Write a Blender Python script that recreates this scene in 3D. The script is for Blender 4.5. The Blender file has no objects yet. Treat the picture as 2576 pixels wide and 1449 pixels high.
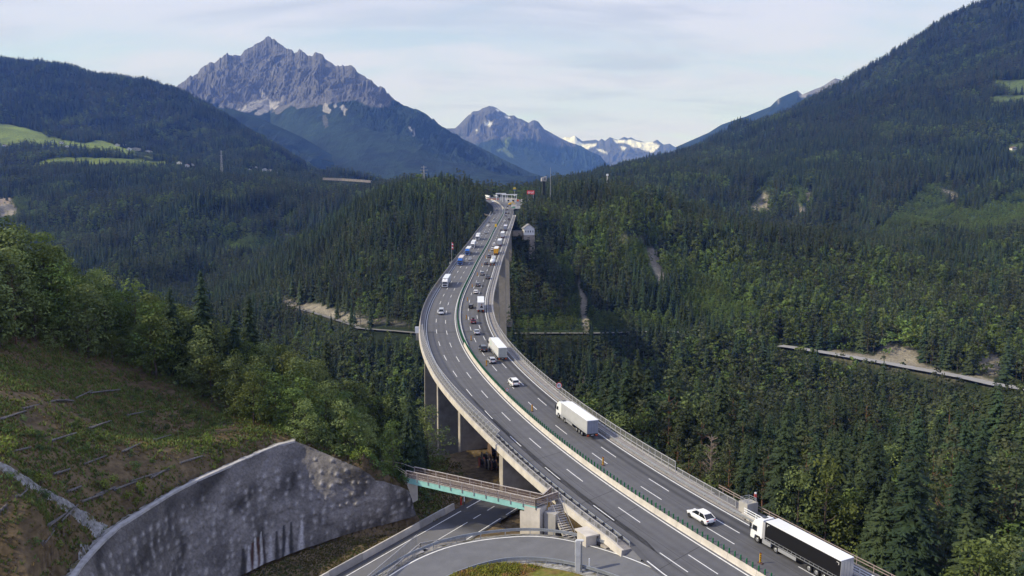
import bpy, bmesh, math, random
import numpy as np
from mathutils import Vector, Matrix

# ------------------------------------------------------------------ camera, world, sun, exposure
SC = bpy.context.scene
COL = SC.collection
F = 2040.0; CX = 1288.0; CY = 724.5; W0 = 2576.0
PITCH = math.atan((CY - 505.0) / F)
CP, SP = math.cos(PITCH), math.sin(PITCH)
cam_d = bpy.data.cameras.new("camera")
cam_d.sensor_width = 36.0; cam_d.lens = F / W0 * 36.0
cam_d.clip_start = 1.0; cam_d.clip_end = 90000.0
cam = bpy.data.objects.new("camera", cam_d); COL.objects.link(cam)
cam.location = (0, 0, 0); cam.rotation_euler = (math.pi / 2 - PITCH, 0, 0)
SC.camera = cam

SUN_EL = math.radians(36.0)
SUN_AZ = math.radians(-99.0)          # compass style from +Y, negative = left of the view; a little behind the camera
sun_dir = Vector((math.sin(SUN_AZ) * math.cos(SUN_EL), math.cos(SUN_AZ) * math.cos(SUN_EL), math.sin(SUN_EL)))
sd = bpy.data.lights.new("sun", 'SUN'); sd.energy = 3.6; sd.angle = math.radians(0.5); sd.color = (1.0, 0.93, 0.84)
sun = bpy.data.objects.new("sun", sd); COL.objects.link(sun)
sun.rotation_euler = (-sun_dir).to_track_quat('-Z', 'Y').to_euler()
sun.location = (0, 0, 500)

world = bpy.data.worlds.new("World"); SC.world = world; world.use_nodes = True
def build_world():
    nt = world.node_tree; n = nt.nodes; L = nt.links; n.clear()
    out = n.new('ShaderNodeOutputWorld'); bg = n.new('ShaderNodeBackground')
    sky = n.new('ShaderNodeTexSky'); sky.sky_type = 'NISHITA'; sky.sun_disc = False
    sky.sun_elevation = SUN_EL; sky.sun_rotation = SUN_AZ
    sky.altitude = 900; sky.air_density = 1.0; sky.dust_density = 0.6; sky.ozone_density = 2.0
    tc = n.new('ShaderNodeTexCoord'); sep = n.new('ShaderNodeSeparateXYZ'); L.new(tc.outputs['Generated'], sep.inputs[0])
    def math_(op, a, b=None):
        m = n.new('ShaderNodeMath'); m.operation = op
        for i, v in enumerate((a, b)):
            if v is None: continue
            if isinstance(v, (int, float)): m.inputs[i].default_value = v
            else: L.new(v, m.inputs[i])
        return m.outputs[0]
    zz = math_('ADD', math_('MAXIMUM', sep.outputs[2], 0.0), 0.22)
    px = math_('DIVIDE', sep.outputs[0], zz); py = math_('DIVIDE', sep.outputs[1], zz)
    cmb = n.new('ShaderNodeCombineXYZ'); L.new(px, cmb.inputs[0]); L.new(py, cmb.inputs[1])
    def noise(sx, sy, off, detail, rough, dist=0.0):
        mp = n.new('ShaderNodeMapping'); L.new(cmb.outputs[0], mp.inputs[0])
        mp.inputs['Scale'].default_value = (sx, sy, 1); mp.inputs['Location'].default_value = off
        t = n.new('ShaderNodeTexNoise'); L.new(mp.outputs[0], t.inputs[0])
        t.inputs['Scale'].default_value = 1.0; t.inputs['Detail'].default_value = detail
        t.inputs['Roughness'].default_value = rough; t.inputs['Distortion'].default_value = dist
        return t.outputs[0]
    def ramp(v, a, b, lo=0.0, hi=1.0):
        r = n.new('ShaderNodeMapRange'); L.new(v, r.inputs[0]); r.interpolation_type = 'SMOOTHSTEP'
        r.inputs[1].default_value = a; r.inputs[2].default_value = b; r.inputs[3].default_value = lo; r.inputs[4].default_value = hi
        return r.outputs[0]
    veil = ramp(noise(0.9, 1.6, (3.1, 1.7, 0), 6, 0.55, 0.9), 0.34, 0.60, 0.62, 1.0)
    streak = ramp(noise(1.4, 3.6, (8.3, 4.1, 0), 5, 0.5, 0.5), 0.50, 0.68, 0.0, 0.35)
    cov = math_('MULTIPLY', veil, math_('SUBTRACT', 1.0, streak))
    mix = n.new('ShaderNodeMix'); mix.data_type = 'RGBA'
    L.new(cov, mix.inputs[0]); L.new(sky.outputs[0], mix.inputs[6])
    mix.inputs[7].default_value = (CLOUD[0], CLOUD[1], CLOUD[2], 1)
    grey = ramp(noise(1.1, 3.4, (2.2, 6.7, 0), 6, 0.55, 0.9), 0.46, 0.72, 0.0, 0.75)       # darker, thicker cloud bands
    m2 = n.new('ShaderNodeMix'); m2.data_type = 'RGBA'; L.new(grey, m2.inputs[0]); L.new(mix.outputs[2], m2.inputs[6]); m2.inputs[7].default_value = (2.8, 3.15, 4.6, 1)
    L.new(m2.outputs[2], bg.inputs[0]); bg.inputs[1].default_value = SKY_STR
    L.new(bg.outputs[0], out.inputs[0])
SKY_STR = 0.13
CLOUD = (3.95, 4.25, 6.35)
build_world()
SC.view_settings.view_transform = 'Standard'; SC.view_settings.look = 'None'
SC.view_settings.exposure = 0.5; SC.view_settings.gamma = 1.0
SC.render.engine = 'CYCLES'
cy = SC.cycles
cy.use_denoising = True
cy.max_bounces = 4; cy.diffuse_bounces = 2; cy.glossy_bounces = 2; cy.transmission_bounces = 2; cy.volume_bounces = 0
cy.transparent_max_bounces = 8; cy.caustics_reflective = False; cy.caustics_refractive = False

# ------------------------------------------------------------------ pixel <-> world helpers (photo measured at 2576 px width)
DZ0, DG = -60.0, 0.0505              # the carriageway: z = DZ0 + DG * y
def deck_z(y): return DZ0 + DG * y
def ray(px, py):
    a = (px - CX) / F; b = (CY - py) / F
    return a, CP + b * SP, -SP + b * CP
def at_y(px, py, Y):
    dx, dy, dz = ray(px, py); k = Y / dy
    return (dx * k, Y, dz * k)
def hit_z(px, py, z):
    dx, dy, dz = ray(px, py); k = z / dz
    return (dx * k, dy * k, z)
def hit_deck(px, py, lift=0.0):
    dx, dy, dz = ray(px, py); k = (DZ0 + lift) / (dz - DG * dy)
    return (dx * k, dy * k, dz * k)
def project(x, y, z):
    d = y * CP - z * SP
    u = y * SP + z * CP
    return CX + F * x / d, CY - F * u / d

def smooth(a, b, x):
    t = np.clip((x - a) / (b - a), 0, 1); return t * t * (3 - 2 * t)

# ------------------------------------------------------------------ numpy noise
def _hash(ix, iy, seed):
    h = (ix.astype(np.int64) * 374761393 + iy.astype(np.int64) * 668265263 + seed * 974711) & 0xffffffff
    h = ((h ^ (h >> 13)) * 1274126177) & 0xffffffff
    h = h ^ (h >> 16)
    return (h & 0xffff) / 65535.0
def vnoise(x, y, seed=0):
    x = np.asarray(x, float); y = np.asarray(y, float)
    ix = np.floor(x); iy = np.floor(y); fx = x - ix; fy = y - iy
    fx = fx * fx * fx * (fx * (fx * 6 - 15) + 10); fy = fy * fy * fy * (fy * (fy * 6 - 15) + 10)
    a = _hash(ix, iy, seed); b = _hash(ix + 1, iy, seed); c = _hash(ix, iy + 1, seed); d = _hash(ix + 1, iy + 1, seed)
    return (a * (1 - fx) + b * fx) * (1 - fy) + (c * (1 - fx) + d * fx) * fy
def fbm(x, y, oct=4, seed=0, gain=0.5, lac=2.07):
    s = 0; a = 1; t = 0
    for i in range(oct):
        s = s + a * (vnoise(x, y, seed + i * 17) * 2 - 1); t += a; a *= gain; x = x * lac + 13.7; y = y * lac + 7.1
    return s / t
def ridged(x, y, oct=5, seed=0, gain=0.5, lac=2.1):
    s = 0; a = 1; t = 0
    for i in range(oct):
        n = 1 - np.abs(vnoise(x, y, seed + i * 31) * 2 - 1); s = s + a * n * n; t += a; a *= gain; x = x * lac + 3.3; y = y * lac + 9.2
    return s / t

# ------------------------------------------------------------------ objects
def prop(o, label=None, cat=None, group=None, kind=None):
    if label: o['label'] = label
    if cat: o['category'] = cat
    if group: o['group'] = group
    if kind: o['kind'] = kind
    return o
def mesh_obj(name, verts, faces, mats, parent=None, smooth_=False, fmat=None):
    me = bpy.data.meshes.new(name)
    me.from_pydata([tuple(v) for v in verts], [], faces)
    if not isinstance(mats, (list, tuple)): mats = [mats]
    for m in mats: me.materials.append(m)
    if fmat is not None: me.polygons.foreach_set('material_index', np.array(fmat, dtype=np.int32))
    if smooth_: me.polygons.foreach_set('use_smooth', np.ones(len(me.polygons), dtype=bool))
    me.update()
    o = bpy.data.objects.new(name, me); COL.objects.link(o)
    if parent: o.parent = parent
    return o
def grid_obj(name, X, Y, Z, mat, cols=None, colname='tone', smooth_=True):
    """X, Y, Z arrays [rows, cols] -> one sheet"""
    R, Cn = X.shape
    v = np.stack([X, Y, Z], -1).reshape(-1, 3).astype(np.float32)
    i = np.arange(R * Cn).reshape(R, Cn)
    q = np.stack([i[:-1, :-1], i[:-1, 1:], i[1:, 1:], i[1:, :-1]], -1).reshape(-1, 4).astype(np.int32)
    me = bpy.data.meshes.new(name)
    me.vertices.add(len(v)); me.vertices.foreach_set('co', v.ravel())
    me.loops.add(len(q) * 4); me.loops.foreach_set('vertex_index', q.ravel())
    me.polygons.add(len(q)); me.polygons.foreach_set('loop_start', np.arange(0, len(q) * 4, 4, dtype=np.int32))
    me.polygons.foreach_set('loop_total', np.full(len(q), 4, dtype=np.int32))
    me.polygons.foreach_set('use_smooth', np.full(len(q), smooth_, dtype=bool))
    if cols is not None:
        at = me.color_attributes.new(colname, 'FLOAT_COLOR', 'POINT')
        c = np.ones((len(v), 4), np.float32); c[:, :3] = cols.reshape(-1, 3); at.data.foreach_set('color', c.ravel())
    me.materials.append(mat); me.update(); me.validate()
    o = bpy.data.objects.new(name, me); COL.objects.link(o); return o
def empty(name, loc=(0, 0, 0), rz=0.0):
    o = bpy.data.objects.new(name, None); COL.objects.link(o); o.location = loc; o.rotation_euler = (0, 0, rz)
    o.empty_display_size = 0.5; return o
def copy_tree(o, parent=None):
    c = o.copy(); COL.objects.link(c); c.parent = parent
    for ch in list(o.children): copy_tree(ch, c)
    return c
class MB:
    def __init__(s): s.v = []; s.f = []; s.m = []
    def add(s, vs, fs, m=0):
        b = len(s.v); s.v += [tuple(v) for v in vs]; s.f += [tuple(b + i for i in f) for f in fs]; s.m += [m] * len(fs)
    def box(s, c, d, rz=0.0, m=0, ry=0.0, taper=1.0):
        R = Matrix.Rotation(rz, 3, 'Z') @ Matrix.Rotation(ry, 3, 'Y'); c = Vector(c); vs = []
        for z in (-1, 1):
            t = taper if z > 0 else 1.0
            for x, y in ((-1, -1), (1, -1), (1, 1), (-1, 1)): vs.append(c + R @ Vector((x * d[0] / 2 * t, y * d[1] / 2 * t, z * d[2] / 2)))
        s.add(vs, [(3, 2, 1, 0), (4, 5, 6, 7), (0, 1, 5, 4), (1, 2, 6, 5), (2, 3, 7, 6), (3, 0, 4, 7)], m)
    def bar(s, a, b, w, h, m=0):
        """a box beam from a to b"""
        a = Vector(a); b = Vector(b); t = (b - a)
        if t.length < 1e-6: return
        t.normalize(); up = Vector((0, 0, 1)) if abs(t.z) < .95 else Vector((1, 0, 0))
        r = t.cross(up).normalized(); u = r.cross(t)
        vs = []
        for p in (a, b):
            for x, z in ((-1, -1), (1, -1), (1, 1), (-1, 1)): vs.append(p + r * x * w / 2 + u * z * h / 2)
        s.add(vs, [(3, 2, 1, 0), (4, 5, 6, 7), (0, 1, 5, 4), (1, 2, 6, 5), (2, 3, 7, 6), (3, 0, 4, 7)], m)
    def tube(s, a, b, r0, r1=None, n=8, m=0, cap=True):
        a = Vector(a); b = Vector(b); r1 = r0 if r1 is None else r1
        t = (b - a).normalized(); up = Vector((0, 0, 1)) if abs(t.z) < .95 else Vector((1, 0, 0))
        r = t.cross(up).normalized(); u = r.cross(t); vs = []
        for p, rr in ((a, r0), (b, r1)):
            for k in range(n):
                w = 2 * math.pi * k / n; vs.append(p + (r * math.cos(w) + u * math.sin(w)) * rr)
        fs = [(k, (k + 1) % n, n + (k + 1) % n, n + k) for k in range(n)]
        if cap: fs += [tuple(range(n - 1, -1, -1)), tuple(range(n, 2 * n))]
        s.add(vs, fs, m)
    def prism(s, poly, axis_pts, m=0):
        """poly: list of 3-vectors at start; axis vector extrude"""
        ax = Vector(axis_pts); n = len(poly); vs = [Vector(p) for p in poly] + [Vector(p) + ax for p in poly]
        fs = [(k, (k + 1) % n, n + (k + 1) % n, n + k) for k in range(n)] + [tuple(range(n - 1, -1, -1)), tuple(range(n, 2 * n))]
        s.add(vs, fs, m)
    def build(s, name, mats, parent=None, smooth_=False):
        return mesh_obj(name, s.v, s.f, mats, parent, smooth_, s.m)

# ------------------------------------------------------------------ materials
def mat(name, col, rough=0.8, spec=0.3, metal=0.0, noise=None, bump=None, alpha=None, tone=False, col2=None, obj_random=None, objcoord=False, coat=0.0, noise2=None):
    """noise=(scale, lo, hi[, detail]) multiplies the colour; col2 mixes a second colour by noise2=(scale, a, b)"""
    m = bpy.data.materials.new(name); m.use_nodes = True; nt = m.node_tree; n = nt.nodes; L = nt.links
    p = n['Principled BSDF']; p.inputs['Roughness'].default_value = rough; p.inputs['Specular IOR Level'].default_value = spec
    p.inputs['Metallic'].default_value = metal
    if coat: p.inputs['Coat Weight'].default_value = coat
    c = n.new('ShaderNodeRGB'); c.outputs[0].default_value = (*col, 1); cur = c.outputs[0]
    if tone:
        t = n.new('ShaderNodeVertexColor'); t.layer_name = 'tone'; cur = t.outputs[0]
    tc = n.new('ShaderNodeTexCoord'); co = tc.outputs['Object']
    if not objcoord:
        g = n.new('ShaderNodeNewGeometry'); co = g.outputs['Position']
    def nz(scale, detail=4, rough_=0.6):
        t = n.new('ShaderNodeTexNoise'); L.new(co, t.inputs[0]); t.inputs['Scale'].default_value = scale
        t.inputs['Detail'].default_value = detail; t.inputs['Roughness'].default_value = rough_; return t.outputs[0]
    if col2 is not None:
        r = n.new('ShaderNodeMapRange'); L.new(nz(noise2[0], 5), r.inputs[0]); r.inputs[1].default_value = noise2[1]; r.inputs[2].default_value = noise2[2]
        mx = n.new('ShaderNodeMix'); mx.data_type = 'RGBA'; L.new(r.outputs[0], mx.inputs[0]); L.new(cur, mx.inputs[6]); mx.inputs[7].default_value = (*col2, 1); cur = mx.outputs[2]
    for ns in (noise if isinstance(noise, list) else [noise] if noise else []):
        r = n.new('ShaderNodeMapRange'); L.new(nz(ns[0], ns[3] if len(ns) > 3 else 4), r.inputs[0])
        r.inputs[1].default_value = 0.3; r.inputs[2].default_value = 0.7; r.inputs[3].default_value = ns[1]; r.inputs[4].default_value = ns[2]
        mx = n.new('ShaderNodeMix'); mx.data_type = 'RGBA'; mx.blend_type = 'MULTIPLY'; mx.inputs[0].default_value = 1
        L.new(cur, mx.inputs[6]); L.new(r.outputs[0], mx.inputs[7]); cur = mx.outputs[2]
    if obj_random:
        oi = n.new('ShaderNodeObjectInfo'); r = n.new('ShaderNodeMapRange'); L.new(oi.outputs['Random'], r.inputs[0])
        r.inputs[3].default_value = obj_random[0]; r.inputs[4].default_value = obj_random[1]
        mx = n.new('ShaderNodeMix'); mx.data_type = 'RGBA'; mx.blend_type = 'MULTIPLY'; mx.inputs[0].default_value = 1
        L.new(cur, mx.inputs[6]); L.new(r.outputs[0], mx.inputs[7]); cur = mx.outputs[2]
        if len(obj_random) > 2:
            w = n.new('ShaderNodeTexWhiteNoise'); w.noise_dimensions = '1D'; L.new(oi.outputs['Random'], w.inputs['W'])
            r2 = n.new('ShaderNodeMapRange'); L.new(w.outputs[0], r2.inputs[0]); r2.inputs[1].default_value = 0.35
            r2.inputs[3].default_value = 0; r2.inputs[4].default_value = obj_random[3]
            mx = n.new('ShaderNodeMix'); mx.data_type = 'RGBA'; L.new(r2.outputs[0], mx.inputs[0]); L.new(cur, mx.inputs[6]); mx.inputs[7].default_value = (*obj_random[2], 1); cur = mx.outputs[2]
    L.new(cur, p.inputs['Base Color'])
    if bump:
        b = n.new('ShaderNodeBump'); b.inputs['Strength'].default_value = bump[1]; b.inputs['Distance'].default_value = bump[2]
        L.new(nz(bump[0], 6, 0.65), b.inputs['Height']); L.new(b.outputs[0], p.inputs['Normal'])
    if alpha is not None: p.inputs['Alpha'].default_value = alpha
    m.diffuse_color = (*col, 1)
    return m
# ------------------------------------------------------------------ the lie of the land
# every line: (px of the photo, distance y, ('p', ground pixel row) or ('z', height)); turned into world points (x/y, y, z)
def line(pts):
    u, yy, zz = [], [], []
    for px, Y, md in pts:
        if md[0] == 'p': x, y, z = at_y(px, md[1], Y)
        else:
            z = md[1]; t = z / Y; b = (t * CP + SP) / (CP - t * SP); x = (px - CX) / F / (CP + b * SP) * Y
        u.append(x / Y); yy.append(Y); zz.append(z)
    o = np.argsort(u); return np.array(u)[o], np.array(yy, float)[o], np.array(zz, float)[o]
P = lambda v: ('p', v)
Z = lambda v: ('z', v)
LN = {}
LN['a'] = line([(-900,205,Z(5)),(-400,205,Z(-16)),(0,205,Z(-30)),(300,205,Z(-38)),(620,205,Z(-50)),(850,205,Z(-62)),(1000,205,Z(-66)),(1150,205,Z(-70)),(1288,205,Z(-72)),(1500,205,Z(-70)),(1750,205,Z(-76)),(2000,205,Z(-80)),(2400,205,Z(-84)),(2576,205,Z(-84)),(3100,205,Z(-85)),(3600,205,Z(-80))])
LN['b'] = line([(-900,300,Z(-40)),(-400,300,Z(-60)),(0,300,Z(-76)),(300,300,Z(-88)),(620,300,Z(-104)),(850,300,Z(-120)),(1150,300,Z(-120)),(1288,300,Z(-118)),(1500,300,Z(-104)),(1900,300,Z(-102)),(2200,300,Z(-104)),(2576,300,Z(-104)),(3600,300,Z(-95))])
LN['c'] = line([(-900,430,Z(-150)),(0,430,Z(-160)),(620,430,Z(-172)),(1000,430,Z(-180)),(1288,430,Z(-184)),(1500,430,Z(-165)),(1700,430,Z(-146)),(1900,430,Z(-138)),(2200,400,Z(-130)),(2576,370,Z(-126)),(3600,350,Z(-120))])
LN['d'] = line([(-900,600,Z(-150)),(0,600,Z(-160)),(620,590,Z(-165)),(900,575,Z(-150)),(1100,560,Z(-145)),(1288,545,Z(-148)),(1500,540,Z(-144)),(1700,540,Z(-138)),(1900,510,Z(-132)),(2200,470,Z(-126)),(2576,415,Z(-122)),(3600,385,Z(-118))])
LN['r'] = line([(-900,820,Z(-140)),(0,820,Z(-140)),(400,820,Z(-135)),(640,815,Z(-112)),(720,798,Z(-104)),(900,655,Z(-104)),(1060,632,Z(-104)),(1288,632,Z(-104)),(1500,633,Z(-104)),(1690,636,Z(-104)),(1865,600,Z(-104)),(2080,548,Z(-104)),(2300,497,Z(-104)),(2500,452,Z(-104)),(2700,425,Z(-104)),(3600,405,Z(-104))])
LN['k'] = line([(-900,1060,Z(-125)),(0,1060,Z(-125)),(300,1060,Z(-122)),(500,1010,P(800)),(580,1000,P(765)),(640,1000,P(735)),(700,1040,P(680)),(800,1080,P(605)),(880,1080,P(545)),(960,1080,P(505)),(1060,1060,P(495)),(1120,1010,P(500)),(1180,960,P(510)),(1215,930,P(523)),(1240,900,Z(-16)),(1288,900,Z(-15)),(1310,890,P(500)),(1380,930,P(495)),(1500,1000,P(498)),(1620,990,P(510)),(1700,970,P(525)),(1850,930,P(565)),(2050,870,P(605)),(2170,820,P(648)),(2300,850,P(650)),(2450,880,P(650)),(2576,900,P(650)),(3600,950,P(600))])
LN['v'] = line([(-900,1420,Z(-110)),(0,1420,Z(-108)),(500,1440,Z(-104)),(735,1460,Z(-104)),(800,1420,Z(-95)),(900,1360,Z(-60)),(960,1320,Z(-35)),(1100,1280,Z(-14)),(1200,1200,Z(-6)),(1250,1200,Z(-3)),(1330,1200,Z(-2)),(1400,1250,Z(-4)),(1500,1300,Z(-20)),(1700,1280,Z(-60)),(1900,1220,Z(-75)),(2100,1150,Z(-75)),(2300,1180,Z(-60)),(2576,1200,Z(-40)),(3600,1200,Z(0))])
LN['k2'] = line([(-900,2300,P(434)),(0,2400,P(436)),(200,2400,P(434)),(400,2350,P(440)),(600,2200,P(452)),(700,2150,P(462)),(800,2100,P(478)),(900,2050,P(486)),(1050,1700,P(484)),(1150,1500,P(482)),(1220,1450,P(488)),(1288,1420,P(492)),(1400,1500,P(486)),(1500,1800,P(470)),(1700,1900,P(452)),(1900,1900,P(450)),(2100,1850,P(440)),(2300,1800,P(440)),(2576,1800,P(430)),(3600,1800,P(330))])
LN['p'] = line([(-900,2760,P(392)),(0,2760,P(394)),(150,2760,P(392)),(300,2760,P(394)),(480,2760,P(412)),(600,2700,P(438)),(750,2650,P(458)),(900,2550,P(470)),(1050,2400,P(478)),(1288,2200,P(495)),(1480,2600,P(452)),(1600,2700,P(425)),(1700,2700,P(405)),(1850,2700,P(380)),(2000,2650,P(350)),(2180,2600,P(320)),(2300,2500,P(300)),(2576,2500,P(250)),(3600,2500,P(60))])
LN['q'] = line([(-900,3400,P(330)),(0,3400,P(318)),(120,3400,P(340)),(300,3350,P(362)),(480,3250,P(408)),(600,3200,P(405)),(750,3100,P(440)),(900,3100,P(462)),(1288,3000,P(505)),(1480,3000,P(446)),(1560,3050,P(420)),(1700,3100,P(390)),(1790,3150,P(360)),(1900,3200,P(322)),(2000,3200,P(290)),(2180,3150,P(235)),(2300,3100,P(190)),(2576,3000,P(120)),(3600,3000,P(-120))])
LN['k3'] = line([(-900,5200,P(121)),(-300,5200,P(129)),(0,5200,P(159)),(60,5200,P(163)),(140,5100,P(174)),(230,5000,P(195)),(290,4950,P(201)),(350,4900,P(207)),(420,4850,P(227)),(480,4800,P(249)),(560,4600,P(289)),(640,4400,P(345)),(700,4300,P(379)),(750,4200,P(409)),(830,4000,P(449)),(900,3900,P(473)),(1100,3700,P(493)),(1288,3600,P(531)),(1440,3700,P(463)),(1480,3700,P(451)),(1560,3750,P(427)),(1700,3800,P(395)),(1790,3850,P(361)),(1900,3900,P(315)),(2000,3900,P(275)),(2100,3900,P(219)),(2180,3900,P(174)),(2240,3900,P(139)),(2300,3900,P(95)),(2380,3950,P(49)),(2460,4000,P(15)),(2576,4000,P(-55)),(3600,4200,P(-389))])
LN['e'] = line([(-900,7200,Z(500)),(0,7200,Z(450)),(480,7000,Z(150)),(750,6500,Z(-40)),(1288,6500,Z(-80)),(1480,6500,Z(0)),(1900,6500,Z(250)),(2400,6500,Z(700)),(3600,6500,Z(1200))])
LN['f'] = line([(-900,12000,Z(-100)),(1288,12000,Z(-120)),(3600,12000,Z(-100))])
LN['g'] = line([(-900,23500,Z(-150)),(1288,23500,Z(-150)),(3600,23500,Z(-150))])
ORDER = ['a', 'b', 'c', 'd', 'r', 'k', 'v', 'k2', 'p', 'q', 'k3', 'e', 'f', 'g']
NOISE_AMP = {'a': 1.0, 'b': 4, 'c': 3, 'd': 6, 'r': 0.5, 'k': 5, 'v': 6, 'k2': 9, 'p': 6, 'q': 10, 'k3': 14, 'e': 40, 'f': 0, 'g': 0}
def land_far(X, Y):
    X = np.asarray(X, float); Y = np.asarray(Y, float); u = X / np.maximum(Y, 1)
    K = len(ORDER)
    ys = np.stack([np.interp(u, LN[k][0], LN[k][1]) for k in ORDER]); zs = np.stack([np.interp(u, LN[k][0], LN[k][2]) for k in ORDER])
    h = np.maximum(ys[1:] - ys[:-1], 1.0); dl = (zs[1:] - zs[:-1]) / h
    m = np.zeros_like(zs); m[0] = dl[0]; m[-1] = dl[-1]
    for i in range(1, K - 1):
        s = dl[i - 1] * dl[i] > 0
        hm = 2 * dl[i - 1] * dl[i] / np.where(s, dl[i - 1] + dl[i], 1)
        m[i] = np.where(s, hm, 0)
    res = zs[0] + (Y - ys[0]) * 0; amp = np.full_like(res, NOISE_AMP['a'])
    for i in range(K - 1):
        t = np.clip((Y - ys[i]) / h[i], 0, 1); on = (Y >= ys[i])
        v = ((1 + 2 * t) * (1 - t) ** 2) * zs[i] + t * (1 - t) ** 2 * h[i] * m[i] + t * t * (3 - 2 * t) * zs[i + 1] + t * t * (t - 1) * h[i] * m[i + 1]
        mid = 4 * t * (1 - t)
        a = NOISE_AMP[ORDER[i]] * (1 - t) + NOISE_AMP[ORDER[i + 1]] * t + mid * min(0.085 * abs(float(np.mean(h[i]))), 90) * (0 if ORDER[i] in ('g', 'f') else 1)
        res = np.where(on, v, res); amp = np.where(on, a, amp)
    sc = np.clip(Y / 9, 60, 420)
    g = ridged(X / 230 + 0.15 * fbm(X / 150, Y / 150, 2, 5), Y / 420, 4, 3) * 2 - 1.1
    g2 = ridged(X / 700 + 0.2 * fbm(X / 500, Y / 500, 2, 55), Y / 1200, 4, 13) * 2 - 1.1
    w = smooth(1200, 2400, Y)
    n = (g * (1 - w) + g2 * w) * 0.8 + 0.35 * fbm(X / 90, Y / 90, 3, 8)
    return res + amp * n

# near ground: control points joined by radial functions
NEAR = []
def np_(x, y, z): NEAR.append((x, y, z))
def npz(px, py, z): NEAR.append(hit_z(px, py, z))
def npy(px, py, Y): NEAR.append(at_y(px, py, Y))
WALL_TOP = [(-55, 66, -46.5), (-55.5, 80, -46.8)] + [hit_z(px, py, z) for px, py, z in [(180,1449,-47),(205,1413,-47),(235,1380,-47),(265,1350,-46.8),(300,1320,-46.5),(360,1283,-46.2),(430,1240,-46),(500,1204,-45.8),(560,1178,-45.5),(610,1156,-45.2),(660,1134,-45),(700,1118,-44.7),(740,1108,-44.5),(770,1118,-45.3),(800,1132,-46.2),(840,1149,-47.2),(880,1164,-48.2),(910,1177,-49),(930,1190,-50),(948,1207,-51.3),(975,1211,-52),(1005,1220,-53.2),(1028,1232,-54.6),(1036,1252,-56),(1040,1272,-57.6)]]
WALL_FOOT = [(-46, 66, -62), (-47, 80, -62)] + [(-48.3, 97, -61.8), (-49.3, 104, -61.6), (-50.3, 111, -61.5), (-50.6, 117, -61.4)] + [hit_z(px, py, z) for px, py, z in [(556,1470,-61.2),(585,1456,-61.1),(620,1440,-61),(660,1420,-60.9),(700,1404,-60.8),(740,1388,-60.7),(780,1373,-60.6),(820,1360,-60.5),(860,1347,-60.4),(900,1336,-60.3),(935,1327,-60.2),(965,1320,-60),(990,1313,-59.8),(1010,1307,-59.6),(1025,1303,-59.4),(1035,1300,-59.2),(1042,1298,-59.0),(1047,1296,-58.8)]]
def resample(pts, n):
    p = np.array(pts, float); d = np.r_[0, np.cumsum(np.linalg.norm(np.diff(p, axis=0), axis=1))]; t = np.linspace(0, d[-1], n)
    return np.stack([np.interp(t, d, p[:, i]) for i in range(3)], 1)
wt = resample(WALL_TOP, 24); wf = resample(WALL_FOOT, 24)
for a, b in zip(wt, wf):
    n2 = (a[:2] - b[:2]); n2 = n2 / np.linalg.norm(n2)
    np_(a[0] + n2[0] * 1.5, a[1] + n2[1] * 1.5, a[2] - 0.15)
    np_(*(a * .93 + b * .07 + np.array([n2[0] * 1.6, n2[1] * 1.6, 0])))
    np_(*(a * .5 + b * .5 + np.array([n2[0] * 1.8, n2[1] * 1.8, 0])))
    np_(b[0] + n2[0] * 1.0, b[1] + n2[1] * 1.0, b[2]); np_(b[0] - n2[0] * 1.5, b[1] - n2[1] * 1.5, b[2] - 0.35)
for q in [(0,870,150),(0,1160,100),(0,1449,75),(200,920,158),(400,960,165),(200,1200,115),(300,1100,135),(500,1080,150),(600,1020,165),(250,1300,105),(100,1449,85),(400,1100,145),(100,1000,130),(300,960,160),(100,1300,97)]: npy(*q)
for q in [(-120,60,-10),(-130,120,-2),(-150,180,0),(-100,180,-24),(-75,185,-38),(-50,180,-46),(-60,40,-33),(-120,20,-15),(-55,55,-44)]: np_(*q)
# lower road bench
LR_DIR = np.array([.52, .855]); LR_DIR = LR_DIR / np.linalg.norm(LR_DIR); LR_N = np.array([LR_DIR[1], -LR_DIR[0]])
LR_O = np.array(hit_z(870, 1449, -61.5)[:2])           # left edge line of the lower road
def lr_pt(s, off): p = LR_O + LR_DIR * s + LR_N * off; return (p[0], p[1])
for s in range(-70, 75, 8):
    for off in (-2.2, 1.5, 5, 9.6): x, y = lr_pt(s, off); np_(x, y, -61.62)
for s in range(-70, 20, 10): x, y = lr_pt(s, -5.5); np_(x, y, -61.0)
for s in range(28, 75, 10):
    x, y = lr_pt(s, -9); np_(x, y, -58.5); x, y = lr_pt(s, -14); np_(x, y, -57.5)
for q in [(1080,1215,-57.5),(1120,1235,-59.5),(1085,1262,-59.6)]: npz(*q)
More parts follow.
